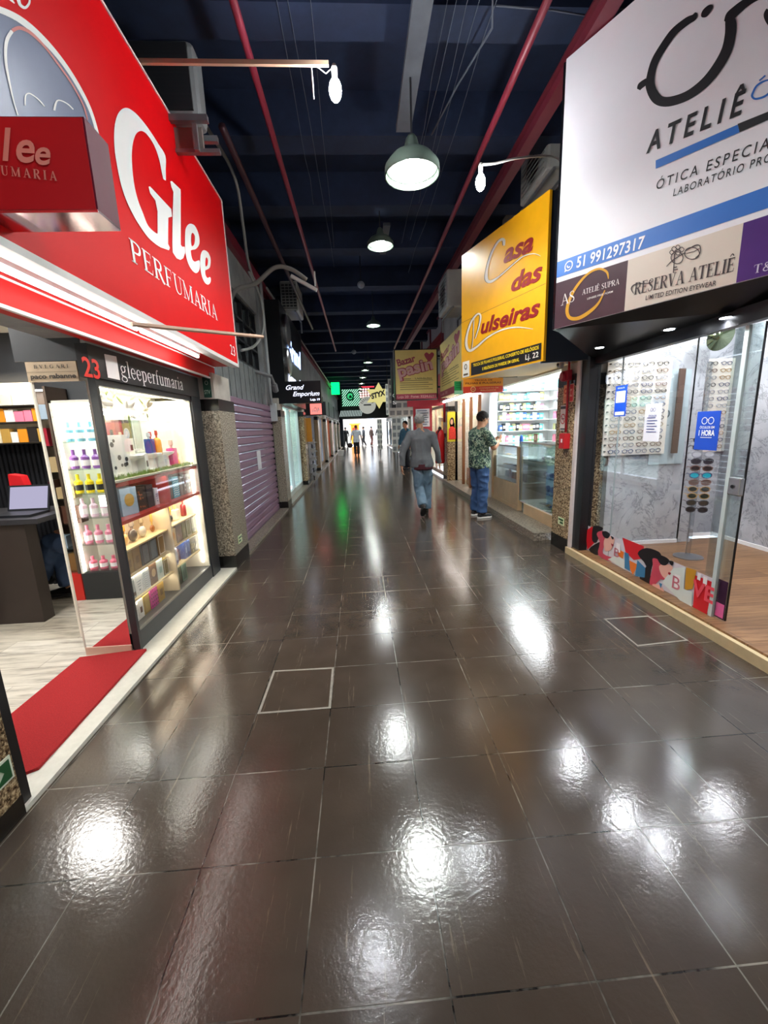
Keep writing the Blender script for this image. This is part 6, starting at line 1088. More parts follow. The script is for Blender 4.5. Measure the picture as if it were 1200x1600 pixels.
q0 = at(484, 631, Y=12.4); q1 = at(503, 647, Y=12.4); g3 = root('projecting_sign', 'small glowing red and white sign beyond the black projecting sign', 'sign', ((q0.x+q1.x)/2, 12.4, q1.z)); obj('box', MB().box(-1.64, q1.x+.12, 12.42, 12.52, q1.z-.03, q0.z+.05), BLK, g3); obj('face', MB().box(q0.x, q1.x, 12.4, 12.42, q1.z, q0.z), glow('pink_sign_glow', '#f07870', 1.3), g3)
b = MB(); text(b, Plane((0, 12.395, 0), (1, 0, 0)), 'LOJA', q0.x+.06, q1.z+.08, q1.x-.05, q1.z+.08, .12, bold=.03, d=.003); obj('letters', b, C('#f4e8e8', .5), g3)
# ================================================================ shops further down the hall
def far_shop(side, y0, y1, name, label, wall, posts, items, glowc=(1, .97, .9), pw=18, fascia=None, nshelf=3):
    s = side; X0 = -1.62 if s < 0 else 2.5; xb = X0+s*.7
    def bx(x0, x1, *a): return (min(x0, x1), max(x0, x1))+a
    r = root(name, label, 'shop front', (X0, (y0+y1)/2, .05)); W = C(wall, .5)
    obj('back_panel', MB().box(*bx(xb, xb+s*.04, y0, y1, .05, 2.2)), W, r); obj('side_panel', MB().box(*bx(X0, xb, y1-.03, y1, .05, 2.2)), W, r); obj('side_panel', MB().box(*bx(X0, xb, y0, y0+.03, .05, 2.2)), W, r); obj('ceiling_panel', MB().box(*bx(X0, xb, y0, y1, 2.2, 2.24)), WHT, r)
    obj('frame', MB().box(*bx(X0-s*.04, X0+s*.02, y0+.02, y0+.1, .05, 2.1)).box(*bx(X0-s*.04, X0+s*.02, y1-.12, y1-.02, .05, 2.1)).box(*bx(X0-s*.04, X0+s*.02, (y0+y1)/2-.03, (y0+y1)/2+.03, .05, 2.1)).box(*bx(X0-s*.04, X0+s*.02, y0, y1, 2.02, 2.1)).box(*bx(X0-s*.04, X0+s*.02, y0, y1, .05, .16)), C(posts, .3), r)
    obj('glass', MB().box(*bx(X0, X0+s*.006, y0+.1, y1-.1, .16, 2.02)), glassmat(), r)
    lamp('AREA', 'shop_light', (X0+s*.3, (y0+y1)/2, 2.18), pw, glowc, .3, (y1-y0)*.8, parent=r)
    if fascia:
        f_ = obj('fascia_sign', MB().box(*bx(X0-s*.06, X0+s*.1, y0, y1, 2.245, 3.0)), C(fascia, .4, var=.15), label='%s fascia sign above the %s' % ({'#5a6460': 'grey green', '#70807a': 'pale green', '#22262c': 'black', '#c8ccc8': 'off-white', '#4a5450': 'dark green grey', '#a83444': 'dark red'}[fascia], label.split(',')[0]), cat='sign')
    zs = [.5, .95, 1.4, 1.8][:nshelf+1]; rr = random.Random(int(y0*7)+s)
    for k, z in enumerate(zs):
        obj('shelf', MB().box(*bx(xb, xb-s*.3, y0+.05, y1-.05, z-.02, z-.001)), WHT, r)
        n = 4; 
        for i in range(n):
            nm, hc = items[rr.randrange(len(items))]; h = rr.uniform(.16, .3); w_ = (y1-y0)/n*rr.uniform(.4, .75); yy = y0+(i+.5)*(y1-y0)/n
            o = obj('shop_goods', MB().box(-.08, .08, -w_/2, w_/2, 0, h).box(-.05, .05, -w_*.3, w_*.3, h, h*1.12), C(hc, .4), local=True, label='%s goods in the %s, %s shelf up, place %d' % (nm, label.split(',')[0], ordn[k], i+1), cat='goods', group='goods in the '+label.split(',')[0]); o.location = (xb-s*.14, yy, z)
    return r
A_ = [('teal', '#70b8b0'), ('white', '#e8ecec'), ('blue', '#3c80b8'), ('dark', '#2c3436'), ('beige', '#c8bc9c')]
far_shop(-1, 8.45, 11.3, 'glass_shop_front', 'bright mint lit shop window, below the Grand Emporium sign', '#d4ece4', '#c4d0ce', A_, (.85, 1, .95), 34, nshelf=3)
far_shop(-1, 11.8, 15.2, 'glass_shop_front', 'grey panelled shop window, second on the left', '#9a98a0', '#8a8c92', [('orange', '#e09030'), ('black', '#26262a'), ('silver', '#b0b4bc')], (1, .97, .95), 12, '#5a6460')
far_shop(-1, 15.7, 19, 'glass_shop_front', 'pale blue panelled shop window, third on the left', '#b0bccc', '#9a7c60', [('white', '#e8e8f0'), ('tan', '#b89468'), ('blue', '#8098c0')], (.95, .97, 1), 26, '#70807a')
far_shop(-1, 19.5, 23, 'glass_shop_front', 'warm lit shop window, fourth on the left', '#d8c8b0', '#a04830', [('red', '#c83828'), ('orange', '#e08848'), ('green', '#6a9068')], (1, .85, .65), 32, '#5a6460')
far_shop(-1, 23.5, 27.5, 'glass_shop_front', 'red and white shop window, fifth on the left', '#e0c0b8', '#c8c8c8', [('red', '#d03838'), ('white', '#f0f0f0'), ('navy', '#28304a')], (1, .95, .9), 34, '#4a5450')
far_shop(-1, 28, 32, 'glass_shop_front', 'small white shop window, sixth on the left', '#c8d0c0', '#50584e', A_, (1, .98, .9), 22, '#22262c'); far_shop(-1, 32.5, 36, 'glass_shop_front', 'last shop window on the left, beside the exit', '#b0b8a8', '#30342e', A_, (1, .98, .9), 16, '#22262c')
far_shop(1, 11.55, 15, 'glass_shop_front', 'brightly lit shop window, beyond the bazaar on the right', '#e8e0c8', '#c0a090', [('pink', '#d88098'), ('white', '#f0ece0'), ('yellow', '#e0c860')], (1, .95, .8), 34, '#a83444')
far_shop(1, 15.5, 19.5, 'glass_shop_front', 'white poster shop window, third on the right', '#d4d8d4', '#d0d4d0', [('white', '#e4e4e0'), ('grey', '#888c90'), ('pink', '#c87888')], (.97, 1, 1), 26, '#c8ccc8')
far_shop(1, 20, 24, 'glass_shop_front', 'pale shop window, fourth on the right', '#c4ccc8', '#b8bcb8', A_, (.95, 1, 1), 26, '#c8ccc8'); far_shop(1, 24.5, 29, 'glass_shop_front', 'dim shop window, fifth on the right', '#a8b0b0', '#30383a', A_, (.95, 1, 1), 18, '#22262c'); far_shop(1, 29.5, 36, 'glass_shop_front', 'last shop window on the right, beside the exit', '#98a4a4', '#2c3034', A_, (.95, 1, 1), 18, '#22262c')
# rack of silver caps, banner
rk = root('goods_rack', 'tall black rack of silver star shaped ornaments on the left sill', 'rack', (-1.38, 12.3, .05)); obj('pole', MB().tube([(-1.38, 12.3, .05), (-1.38, 12.3, 1.35)], .02, 8), BLK, rk); obj('panel', MB().box(-1.5, -1.46, 12.0, 12.6, .05, 1.3), BLK, rk)
for i in range(5):
    st_ = MB(); z = .25+i*.23; st_.prism([(-1.35+(.14 if k % 2 == 0 else .06)*math.cos(k*PI/5+i*.3), 12.15, z+(.1 if k % 2 == 0 else .045)*math.sin(k*PI/5+i*.3)) for k in range(10)], (0, .05, 0)); obj('silver_star', st_, C('#c4c6cc', .3, metal=.6), rk)
obj('orange_banner', MB().box(-1.55, -1.3, 11.752, 11.77, 1.2, 1.85), C('#e09a30', .5), label='narrow orange vertical banner beside the granite pier on the left', cat='banner')
obj('white_basket', MB().lathe([(.16, 0), (.2, .3), (.2, .32), (.17, .32)], (-1.1, 24.5, .0), 18), C('#e4e4e0', .5), label='white round basket standing on the floor far down on the left', cat='basket')
# right: white photo boards and the black vertical sign
def gridboard(loc, w_, h, label, hang=False):
    x, y, z = loc; r = root('photo_board', label, 'board', loc, 'white boards with rows of small pictures on the right'); obj('board', MB().box(x-w_/2, x+w_/2, y, y+.06, z, z+h), C('#d8d8d0', .5), r); obj('stand_rod', MB().tube([(x, y+.08, 0 if z < 1.5 else z), (x, y+.08, z+h if z < 1.5 else 4.9)], .015, 6), DKM, r); b = MB(); pl = Plane((x-w_/2, y-.002, z), (1, 0, 0)); n = max(2, int(w_/.2)); m_ = int(h/.24)
    for i in range(n):
        for j in range(m_): a = (i+.15)*w_/n; c = (j+.2)*h/m_; rectpoly(b, pl, a, c, a+w_/n*.7, c+h/m_*.6, .001)
    obj('small_pictures', b, C('#8a8c8c', .5, var=.5, vs=8), r); return r
for u0, v0, u1, v1, Y, lb in [(606, 592, 650, 650, 14.8, 'wide white picture board hanging behind the bazaar projecting sign'), (589, 655, 598, 702, 23, 'narrow white picture board standing at the far right wall'), (612, 652, 628, 706, 17.2, 'tall white picture board standing on the right, nearer one'), (602, 600, 610, 648, 20, 'slim white picture board hanging over the hall')]:
    p, q = at(u0, v0, Y=Y), at(u1, v1, Y=Y); gridboard(((p.x+q.x)/2, Y, q.z), q.x-p.x, p.z-q.z, lb)
p, q = at(610, 560, Y=12.4), at(619, 637, Y=12.4); bs2 = root('vertical_sign', 'black vertical sign with white letters left of the bazaar sign', 'sign', ((p.x+q.x)/2, 12.4, q.z)); obj('box', MB().box(p.x, q.x, 12.4, 12.5, q.z, p.z), BLK, bs2)
b = MB(); pl = Plane((p.x, 12.398, 0), (1, 0, 0)); [text(b, pl, c_, .03, q.z+.1+i*.2, .14, q.z+.1+i*.2, .1, bold=.02, d=.002) for i, c_ in enumerate('SO')]; obj('letters', b, WV, bs2); obj('bracket', MB().box(p.x, 2.6, 12.44, 12.46, p.z-.05, p.z-.03), DKM, bs2)
# ---- end of the hall
def pxbox(name, u0, v0, u1, v1, Y, mat, parent, d=.1): p, q = at(u0, v0, Y=Y), at(u1, v1, Y=Y); return obj(name, MB().box(p.x, q.x, Y, Y+d, q.z, p.z), mat, parent)
gb = root('striped_green_sign', 'green glowing sign with diagonal stripes over the exit at the end', 'sign', (-.3, 34, 3.0)); pxbox('board', 530, 600, 612, 652, 34.2, BLK, gb, .2); p, q = at(533, 604, Y=34.1), at(566, 634, Y=34.1)
obj('face', MB().box(p.x, q.x, 34.1, 34.2, q.z, p.z), glow('sign_green_glow', '#0a4a2a', .6), gb); pl = Plane((p.x, 34.09, q.z), (1, 0, 0)); W, H = q.x-p.x, p.z-q.z; b = MB()
for i in range(-7, 10):
    x0 = i*W/9; pts = []; 
    for (xx, yy) in ((x0, 0), (x0+H*.9, H)):
        pts.append((xx, yy))
    (xa, ya), (xb_, yb) = pts; t0 = max(0, -xa/(xb_-xa)); t1 = min(1, (W-xa)/(xb_-xa))
    if t1 > t0+.03:
        A1 = (xa+(xb_-xa)*t0, ya+(yb-ya)*t0); A2 = (xa+(xb_-xa)*t1, ya+(yb-ya)*t1)
        cx_, cy_ = (A1[0]+A2[0])/2-W*.45, (A1[1]+A2[1])/2-H*.5
        b.quad(pl.p(*A1, .001), pl.p(A1[0]+W*.045, A1[1], .001), pl.p(A2[0]+W*.045, A2[1], .001), pl.p(*A2, .001))
obj('stripes', b, glow('stripe_glow', '#a8f0cc', 1.1), gb); b = MB(); b.poly([pl.p(W*.42+W*.2*math.cos(t*PI/8), H*.5+H*.24*math.sin(t*PI/8), .01) for t in range(16)]); obj('roundel', b, glow('roundel_dark', '#06301c', .7), gb)
b = MB(); arc(b, pl, W*.42, H*.5, W*.12, W*.05, .5, 5.5, 14, .02); ribbon(b, pl, [(W*.3, H*.4, W*.04), (W*.42, H*.6, W*.05), (W*.55, H*.45, W*.04)], .02); obj('roundel_mark', b, glow('roundel_mark', '#3cc078', .9), gb)
p, q = at(530, 642, Y=34.1), at(567, 650, Y=34.1); b = MB(); pl = Plane((p.x, 34.09, q.z), (1, 0, 0)); [b.quad(pl.p(i*.13, 0, 0), pl.p(i*.13+.06, 0, 0), pl.p(i*.13+.2, p.z-q.z, 0), pl.p(i*.13+.14, p.z-q.z, 0)) for i in range(int((q.x-p.x)/.13))]; obj('lower_stripes', b, glow('pale_stripe', '#a8b8b4', .9), gb)
p, q = at(561, 607, Y=31), at(578, 622, Y=31); rs = root('dot_matrix_sign', 'small sign of glowing pinkish white dots over the hall near the exit', 'sign', ((p.x+q.x)/2, 31, q.z)); obj('case', MB().box(p.x, q.x, 31, 31.1, q.z, p.z+.15), BLK, rs); obj('hanger', MB().tube([(p.x+.4, 31.05, p.z+.1), (p.x+.4, 31.05, 4.9)], .012, 6), DKM, rs); b = MB(); pl = Plane((p.x, 30.99, q.z), (1, 0, 0)); W, H = q.x-p.x, p.z-q.z
for i in range(4):
    for j in range(4): rectpoly(b, pl, W*(.05+.25*i), H*(.06+.25*j), W*(.22+.25*i), H*(.24+.25*j))
obj('dots', b, glow('dot_glow', '#ffc8c0', 2.0), rs); obj('red_line', MB().box(p.x, p.x+1.1, 30.98, 31, p.z+.05, p.z+.14), glow('red_line_glow', '#e03848', 1.5), rs)
q = at(524, 607, Y=26); gc = root('green_cross_lamp', 'glowing green lamp sign at the far left of the hall', 'lamp', q); obj('panel', MB().cbox(q, (.5, .1, .7)), glow('green_lamp_glow', '#04e058', 3.2), gc); obj('bracket', MB().box(-1.7, q.x, 26, 26.04, q.z-.02, q.z+.02), DKM, gc)
c_ = at(592, 618, Y=22); ss = root('star_sign', 'yellow six pointed star sign hanging over the right of the hall', 'sign', c_); obj('star', MB().prism([(c_.x+(.72 if k % 2 == 0 else .4)*math.cos(k*PI/6+PI/2), 22, c_.z+(.66 if k % 2 == 0 else .37)*math.sin(k*PI/6+PI/2)) for k in range(12)], (0, .08, 0)), glow('star_glow', '#dcd288', .75), ss)
b = MB(); text(b, Plane((c_.x, 21.995, c_.z), (1, 0, 0)), 'STYX', -.38, -.16, .38, .04, .26, bold=.06, d=.004, shear=.2); obj('letters', b, INK, ss); obj('wire', MB().tube([(c_.x, 22.04, c_.z+.6), (c_.x, 22.04, 4.9)], .008, 5), DKM, ss)
c_ = at(574, 633, Y=25); rs2 = root('round_sign', 'round off-white sign hanging over the middle of the hall near the exit', 'sign', c_); obj('disc', MB().lathe([(.5, 0), (.5, .08)], c_, 32, Matrix.Rotation(PI/2, 4, 'X')), glow('disc_glow', '#b8bab0', .62), rs2)
b = MB(); pl = Plane((c_.x, 24.91, c_.z), (1, 0, 0))
for k in range(9): a = PI*(.12+.76*k/8); b.quad(*[pl.p(r_*math.cos(a+e), r_*math.sin(a+e), .0) for r_, e in ((.27, -.05), (.42, -.05), (.42, .05), (.27, .05))])
rectpoly(b, pl, -.22, -.03, .22, .05, 0); obj('letters', b, INK, rs2); obj('wire', MB().tube([(c_.x, 25, c_.z+.48), (c_.x, 25, 4.9)], .008, 5), DKM, rs2)
obj('green_wall_panel', MB().box(2.0, 2.6, 28.0, 28.1, 2.3, 3.9), C('#0c5a34', .5), label='dark green wall panel on the right near the exit', cat='panel')
# street beyond the exit
bo = root('street_kiosk', 'bright orange yellow kiosk in the street beyond the exit', 'kiosk', (-.3, 44, 0)); p, q = at(548, 664, Y=44), at(562, 690, Y=44); obj('body', MB().box(p.x, q.x, 44, 45.4, 0, p.z), C('#e89018', .4), bo); obj('roof', MB().box(p.x-.15, q.x+.15, 43.8, 45.6, p.z, p.z+.15), C('#f0b040', .4), bo); obj('window', MB().box(p.x+.15, q.x-.15, 43.98, 44, 1.1, p.z-.3), C('#c83020', .4), bo)
lamp('AREA', 'street_sky_glow', (0, 37.2, 5.5), 900, (1, 1, 1), 6, 2, rot=(-.2, 0, 0))

# ---- floor hatches with worn pale edges
def hatch(px, label):
    P = [at(u, v, Z=0) for u, v in px]; r = root('floor_hatch', label, 'hatch', sum(P, Vector())/4, 'floor hatches in the tiled hall'); c = sum(P, Vector())/4
    q = [c+(p-c)*.93 for p in P]; b = MB()
    for i in range(4): j = (i+1) % 4; b.quad(*[Vector((v.x, v.y, .0012)) for v in (P[i], P[j], q[j], q[i])])
    obj('worn_rim', b, M('worn_rim', '#8f8a80', .6, var=.3, vs=25, bump=.5, bs=80), r); obj('lid', MB().prism([(v.x, v.y, 0.0002) for v in q], (0, 0, .0008)), TILE, r)
hatch([(402, 1116), (517, 1107), (522, 1043), (427, 1048)], 'square floor hatch with worn pale rim left of the middle of the hall'); hatch([(996, 1010), (1076, 1001), (1012, 962), (943, 967)], 'square floor hatch with pale rim beside the optician kerb')
# ================================================================ people
SKIN = M('skin_tan', '#b98566', .5, var=.05, vs=30)
def capsule(mb, pts, rs, n=12):
    mb.tube(pts, rs, n); 
    for p, r in zip(pts, rs): mb.ball(p, r, n)
def loftz(mb, secs, n=20):
    """secs: (centre, rx, ry)"""
    k0 = len(mb.v)
    for c, rx, ry in secs:
        for j in range(n): a = 2*PI*j/n; mb.v.append(Vector((c[0]+rx*math.cos(a), c[1]+ry*math.sin(a), c[2])))
    for i in range(len(secs)-1):
        for j in range(n): mb.f.append([k0+i*n+j, k0+i*n+(j+1) % n, k0+(i+1)*n+(j+1) % n, k0+(i+1)*n+j]); mb.mi.append(0)
    mb.f.append([k0+j for j in range(n-1, -1, -1)]); mb.mi.append(0); q = k0+(len(secs)-1)*n; mb.f.append([q+j for j in range(n)]); mb.mi.append(0)
def remesh(mb, vox, wr=0, wf=8, seed=0, sm=6, stretch=(1, 1, 1)):
    me = bpy.data.meshes.new('r'); me.from_pydata([tuple(v) for v in mb.v], [], mb.f); o = bpy.data.objects.new('r', me); COL.objects.link(o)
    md = o.modifiers.new('r', 'REMESH'); md.mode = 'VOXEL'; md.voxel_size = vox; s2 = o.modifiers.new('s', 'SMOOTH'); s2.iterations = sm; s2.factor = .5
    dg = bpy.context.evaluated_depsgraph_get(); out = bpy.data.meshes.new_from_object(o.evaluated_get(dg)); bpy.data.objects.remove(o); bpy.data.meshes.remove(me)
    if wr:
        ns = [v.normal.copy() for v in out.vertices]
        for v, nn in zip(out.vertices, ns):
            p = Vector((v.co.x*wf*stretch[0]+seed, v.co.y*wf*stretch[1], v.co.z*wf*stretch[2])); v.co += nn*wr*(1-2*abs(noise.noise(p))*1.6)
    out.polygons.foreach_set('use_smooth', [True]*len(out.polygons)); return out
def hand(mb, wrist, d, side, curl=.5, s=1., grip=None):
    d = Vector(d).normalized(); sd = Vector(side); sd = (sd-d*sd.dot(d)).normalized(); nn = d.cross(sd).normalized()
    w0 = Vector(wrist)
    for i in range(4):
        o = (i-1.5)*.019*s; base_ = w0+d*.085*s+sd*o; mb.tube([w0+d*.01*s+sd*o*.7, base_], [.014*s, .012*s], 8); L = [.066, .075, .07, .055][i]*s; p = base_; a = 0
        for k, f in enumerate((.45, .32, .25)):
            a += curl*(.6+.3*k); dd = d*math.cos(a)+nn*math.sin(a); q = p+dd*L*f; capsule(mb, [p, q], [.0092*s*(1-.1*k), .0082*s*(1-.1*k)], 8); p = q
    t0 = w0+d*.03*s-sd*.028*s; t1 = t0+(d*.6-sd*.6+nn*.35*min(1, curl+.3)).normalized()*.035*s; t2 = t1+(d*.9-sd*.15+nn*.5*min(1, curl+.2)).normalized()*.032*s
    capsule(mb, [t0, t1, t2], [.015*s, .011*s, .009*s], 8)
def head(mb, c, fw=(0, 1, 0), s=1.):
    c = Vector(c); f = Vector(fw).normalized(); r = f.cross(Vector((0, 0, 1))).normalized(); u = r.cross(f); mt = Matrix((r, f, u)).transposed().to_4x4()
    P = lambda x, y, z: c+mt @ Vector((x*s, y*s, z*s))
    mb.ball(P(0, -.012, .03), (.076*s, .094*s, .088*s), 20, mt); mb.ball(P(0, .022, -.035), (.058*s, .066*s, .072*s), 18, mt); mb.ball(P(0, .055, -.078), (.03*s, .028*s, .025*s), 12, mt)
    mb.tube([P(0, .086, .02), P(0, .112, -.018)], [.009*s, .016*s], 8); mb.ball(P(0, .106, -.02), .014*s, 8); mb.ball(P(0, .09, -.052), (.024*s, .01*s, .009*s), 10, mt)
    for q in (-1, 1): mb.ball(P(q*.078, -.005, -.005), (.009*s, .022*s, .032*s), 10, mt); mb.ball(P(q*.03, .08, .032), (.022*s, .012*s, .008*s), 10, mt)
    return P, mt
def foot(mb, ankle, heading, pitch=0., L=.26, s=1):
    m = Matrix.Rotation(heading, 4, 'Z') @ Matrix.Rotation(pitch, 4, 'X'); a = Vector(ankle)
    T = lambda x, y, z: a+m @ Vector((x, y, z))
    return T, m
def shoe(T, m, root_, up, sole, L=.27):
    b = MB(); b.ball(T(0, -.02, -.035), (.042, .055, .05), 14, m); b.ball(T(0, .06, -.045), (.043, .09, .036), 14, m); b.ball(T(0, .135, -.052), (.042, .055, .028), 14, m)
    so = obj('shoe', remesh(b, .008, sm=4), up, root_)
    b = MB(); k = 14; pts = [T(.047*math.cos(2*PI*i/k)*(1 if math.sin(2*PI*i/k) > 0 else .85), .055+.135*math.sin(2*PI*i/k), -.088) for i in range(k)]; b.prism(pts, m @ Vector((0, 0, .024))); return b, so
def person(label, loc, rz, J, look, scale=1., group=None, vox=.007, sleeve='long', armr=1.0, belly=0, hasface=True):
    """J: joints in metres, figure facing +Y at the origin"""
    r = root('person', label, 'person', (0, 0, 0), group); V = lambda k: Vector(J[k])
    pe, ch, nk, hd = V('pelvis'), V('chest'), V('neck'), V('head')
    # body, one surface
    b = MB(); [capsule(b, [V('sh'+s_), nk-Vector((0, 0, .035))], [.045, .05]) for s_ in 'LR']; loftz(b, [(pe+Vector((0, 0, -.08)), .13, .09), (pe, .155, .105), (pe.lerp(ch, .4), .14, .095+belly), (pe.lerp(ch, .8), .155, .105), (ch, .165, .105), (ch.lerp(nk, .75), .12, .07), (nk, .058, .058)])
    capsule(b, [nk-Vector((0, 0, .03)), nk.lerp(hd, .6)], [.06, .055]); hs = .88
    P, mt = head(b, hd, look['face'], 1.0)
    for s_ in 'LR':
        sh, el, wr_, hp, kn, an = (V(k+s_) for k in ('sh', 'el', 'wr', 'hip', 'knee', 'ank'))
        capsule(b, [ch.lerp(sh, .5), sh, sh.lerp(el, .5), el], [.06, .055, .048*armr, .04*armr]); capsule(b, [el, el.lerp(wr_, .4), wr_], [.04*armr, .042*armr, .026])
        capsule(b, [hp, hp.lerp(kn, .5), kn], [.085, .075, .055]); capsule(b, [kn, kn.lerp(an, .35), an], [.054, .056, .036])
        dd, sd, cu = look['hand'+s_]; hand(b, wr_, dd, sd, cu)
        T, m = foot(None, an, *look['foot'+s_]); b.ball(T(0, .05, -.045), (.038, .11, .03), 12, m)
    body = obj('body', remesh(b, vox), look.get('skin', SKIN), r)
    # clothes
    b = MB(); hem = look.get('hem', .0); bl = belly
    loftz(b, [(pe+Vector((0, 0, -.06-hem)), .192, .138+bl*.6), (pe+Vector((0, 0, .03)), .185, .132+bl), (pe.lerp(ch, .4), .162, .118+bl*1.2), (pe.lerp(ch, .8), .178, .122+bl*.5), (ch, .192, .125), (ch.lerp(nk, .6), .155, .1), (ch.lerp(nk, .9), .085, .078)])
    for s_ in 'LR':
        sh, el, wr_ = V('sh'+s_), V('el'+s_), V('wr'+s_); capsule(b, [ch.lerp(sh, .5), sh], [.09, .07]); capsule(b, [sh, nk-Vector((0, 0, .03))], [.062, .066])
        if sleeve == 'long': capsule(b, [sh, sh.lerp(el, .5), el], [.068, .066, .06]); b.tube([el, el.lerp(wr_, .5), wr_.lerp(el, .03)], [.06, .054, .045], 14)
        else: b.tube([sh, sh.lerp(el, .45), sh.lerp(el, .82)], [.072, .068, .074], 14)
    obj('shirt', remesh(b, vox*1.05, .011, 7, 3.1, stretch=(1, 1, .6)), look['shirt'], r)
    b = MB(); loftz(b, [(pe+Vector((0, 0, .06)), .155, .112), (pe+Vector((0, 0, -.02)), .168, .122), (pe+Vector((0, 0, -.12)), .165, .118)])
    for s_ in 'LR':
        hp, kn, an = V('hip'+s_), V('knee'+s_), V('ank'+s_); capsule(b, [hp, hp.lerp(kn, .5), kn], [.1, .095, .08]); b.tube([kn, kn.lerp(an, .5), kn.lerp(an, .98)], [.08, .078, .078], 14)
    obj('trousers', remesh(b, vox*1.05, .010, 9, 7.7), look['pants'], r)
    for s_ in 'LR':
        T, m = foot(None, V('ank'+s_), *look['foot'+s_]); sb, so = shoe(T, m, r, look['shoe'], None); obj('sole', sb, look['sole'], so)
    # hair: a cap over the skull, open at the face
    b = MB(); b.ball(P(0, -.02, .04), (.083, .1, .092), 24, mt); hm = remesh(b, .008, .006, 30, 1.0, 2); bm = bmesh.new(); bm.from_mesh(hm); inv = mt.inverted()
    kill = [v for v in bm.verts if (lambda q: q.z < (-.045 if q.y < -.03 else .002 if q.y < .035 else .055) or (q.y > .055 and q.z < .075))(inv @ (v.co-hd))]
    bmesh.ops.delete(bm, geom=kill, context='VERTS'); bm.to_mesh(hm); bm.free(); ho = obj('hair', hm, look['hair'], r); sl_ = ho.modifiers.new('s', 'SOLIDIFY'); sl_.thickness = .008
    if hasface:
        for q in (-1, 1):
            ey = obj('eye', MB().ball(P(q*.03, .0835, .012), (.012, .006, .007), 10, mt), C('#efe9e2', .3), r, smooth=True); obj('pupil', MB().ball(P(q*.03, .0885, .012), (.005, .003, .005), 8, mt), C('#2a1c14', .2), ey, smooth=True)
            obj('eyebrow', MB().tube([P(q*.014, .095, .036), P(q*.03, .096, .042), P(q*.048, .085, .036)], .0035, 6), look['hair'], r)
        obj('mouth', MB().tube([P(-.022, .094, -.052), P(0, .101, -.053), P(.022, .094, -.052)], .0035, 6), C('#8c4a40', .5), r)
    r.location = loc; r.rotation_euler = (0, 0, rz); r.scale = (scale,)*3; return r
def jeans(n, a, c):
    m, nt, b_ = base(n, .8); v = nt.nodes.new('ShaderNodeTexCoord').outputs['Object']; nt.links.new(mixc(nt, noisen(nt, v, 7, 4, .6), a, c), b_.inputs['Base Color']); return m
JW = jeans('washed_denim', '#3e5a72', '#8298a8'); JD = jeans('dark_denim', '#1c3358', '#3a5c8c')
m, nt, b_ = base('leaf_print', .8); v = nt.nodes.new('ShaderNodeTexCoord').outputs['Object']; wv = nt.nodes.new('ShaderNodeTexNoise'); wv.inputs['Scale'].default_value = 22; wv.inputs['Detail'].default_value = 3; wv.inputs['Distortion'].default_value = 1.6; nt.links.new(v, wv.inputs['Vector'])
cr_ = ramp(nt, [(.4, '#1e3036'), (.46, '#3c5a4c'), (.52, '#6c8468'), (.58, '#bcc4ac'), (.64, '#34504c')]); cr_.color_ramp.interpolation = 'CONSTANT'; nt.links.new(wv.outputs['Fac'], cr_.inputs[0]); nt.links.new(cr_.outputs[0], b_.inputs['Base Color']); LEAF = m
GREYK = M('grey_knit', '#66686c', .9, var=.1, vs=20)
base_J = dict(pelvis=(0, 0, .93), chest=(0, .0, 1.3), neck=(0, .0, 1.46), head=(0, .03, 1.595), shL=(-.185, 0, 1.375), shR=(.185, 0, 1.375), elL=(-.27, -.02, 1.12), elR=(.27, -.02, 1.12), wrL=(-.3, .05, .88), wrR=(.3, .05, .88),
              hipL=(-.085, 0, .88), hipR=(.085, 0, .88), kneeL=(-.09, .02, .48), kneeR=(.09, .02, .48), ankL=(-.095, -.02, .092), ankR=(.095, -.02, .092))
def JJ(**k): d = dict(base_J); d.update(k); return d
dn_ = ((0, .1, -1), (0, -1, 0), .45)
def LK(**k):
    d = dict(face=(0, 1, 0), handL=((0, .15, -1), (0, 1, 0), .5), handR=((0, .15, -1), (0, -1, 0), -.5), footL=(.12, 0), footR=(-.12, 0), sole=C('#1c1c1e', .7)); d.update(k); return d
# man in grey knit walking away
m1 = person('person in a grey knit jumper and washed jeans walking away along the hall', (1.03, 6.9, 0), -.05,
    JJ(pelvis=(.02, .0, .93), chest=(0, .03, 1.3), neck=(0, .05, 1.46), head=(-.01, .09, 1.588), elL=(-.3, -.06, 1.12), wrL=(-.33, -.1, .86), elR=(.27, -.0, 1.12), wrR=(.33, .1, .88), hipL=(-.07, 0, .88), hipR=(.1, 0, .88), kneeL=(-.04, .04, .47), ankL=(.0, -.22, .2), kneeR=(.11, .12, .48), ankR=(.09, .1, .092), shL=(-.19, .02, 1.365), shR=(.19, .02, 1.365)),
    LK(shirt=GREYK, pants=JW, shoe=C('#2a2724', .7), hair=C('#8c8a88', .8), face=(0, 1, -.15), footL=(.1, -.75), footR=(-.05, 0), hem=.03), hasface=True, vox=.0075)
obj('maroon_undershirt_hem', (lambda b: (loftz(b, [((.02, 0, .79), .165, .125), ((.02, 0, .81), .18, .138), ((.02, 0, .885), .182, .136)]), b)[1])(MB()), C('#4a1420', .8), m1, local=True)
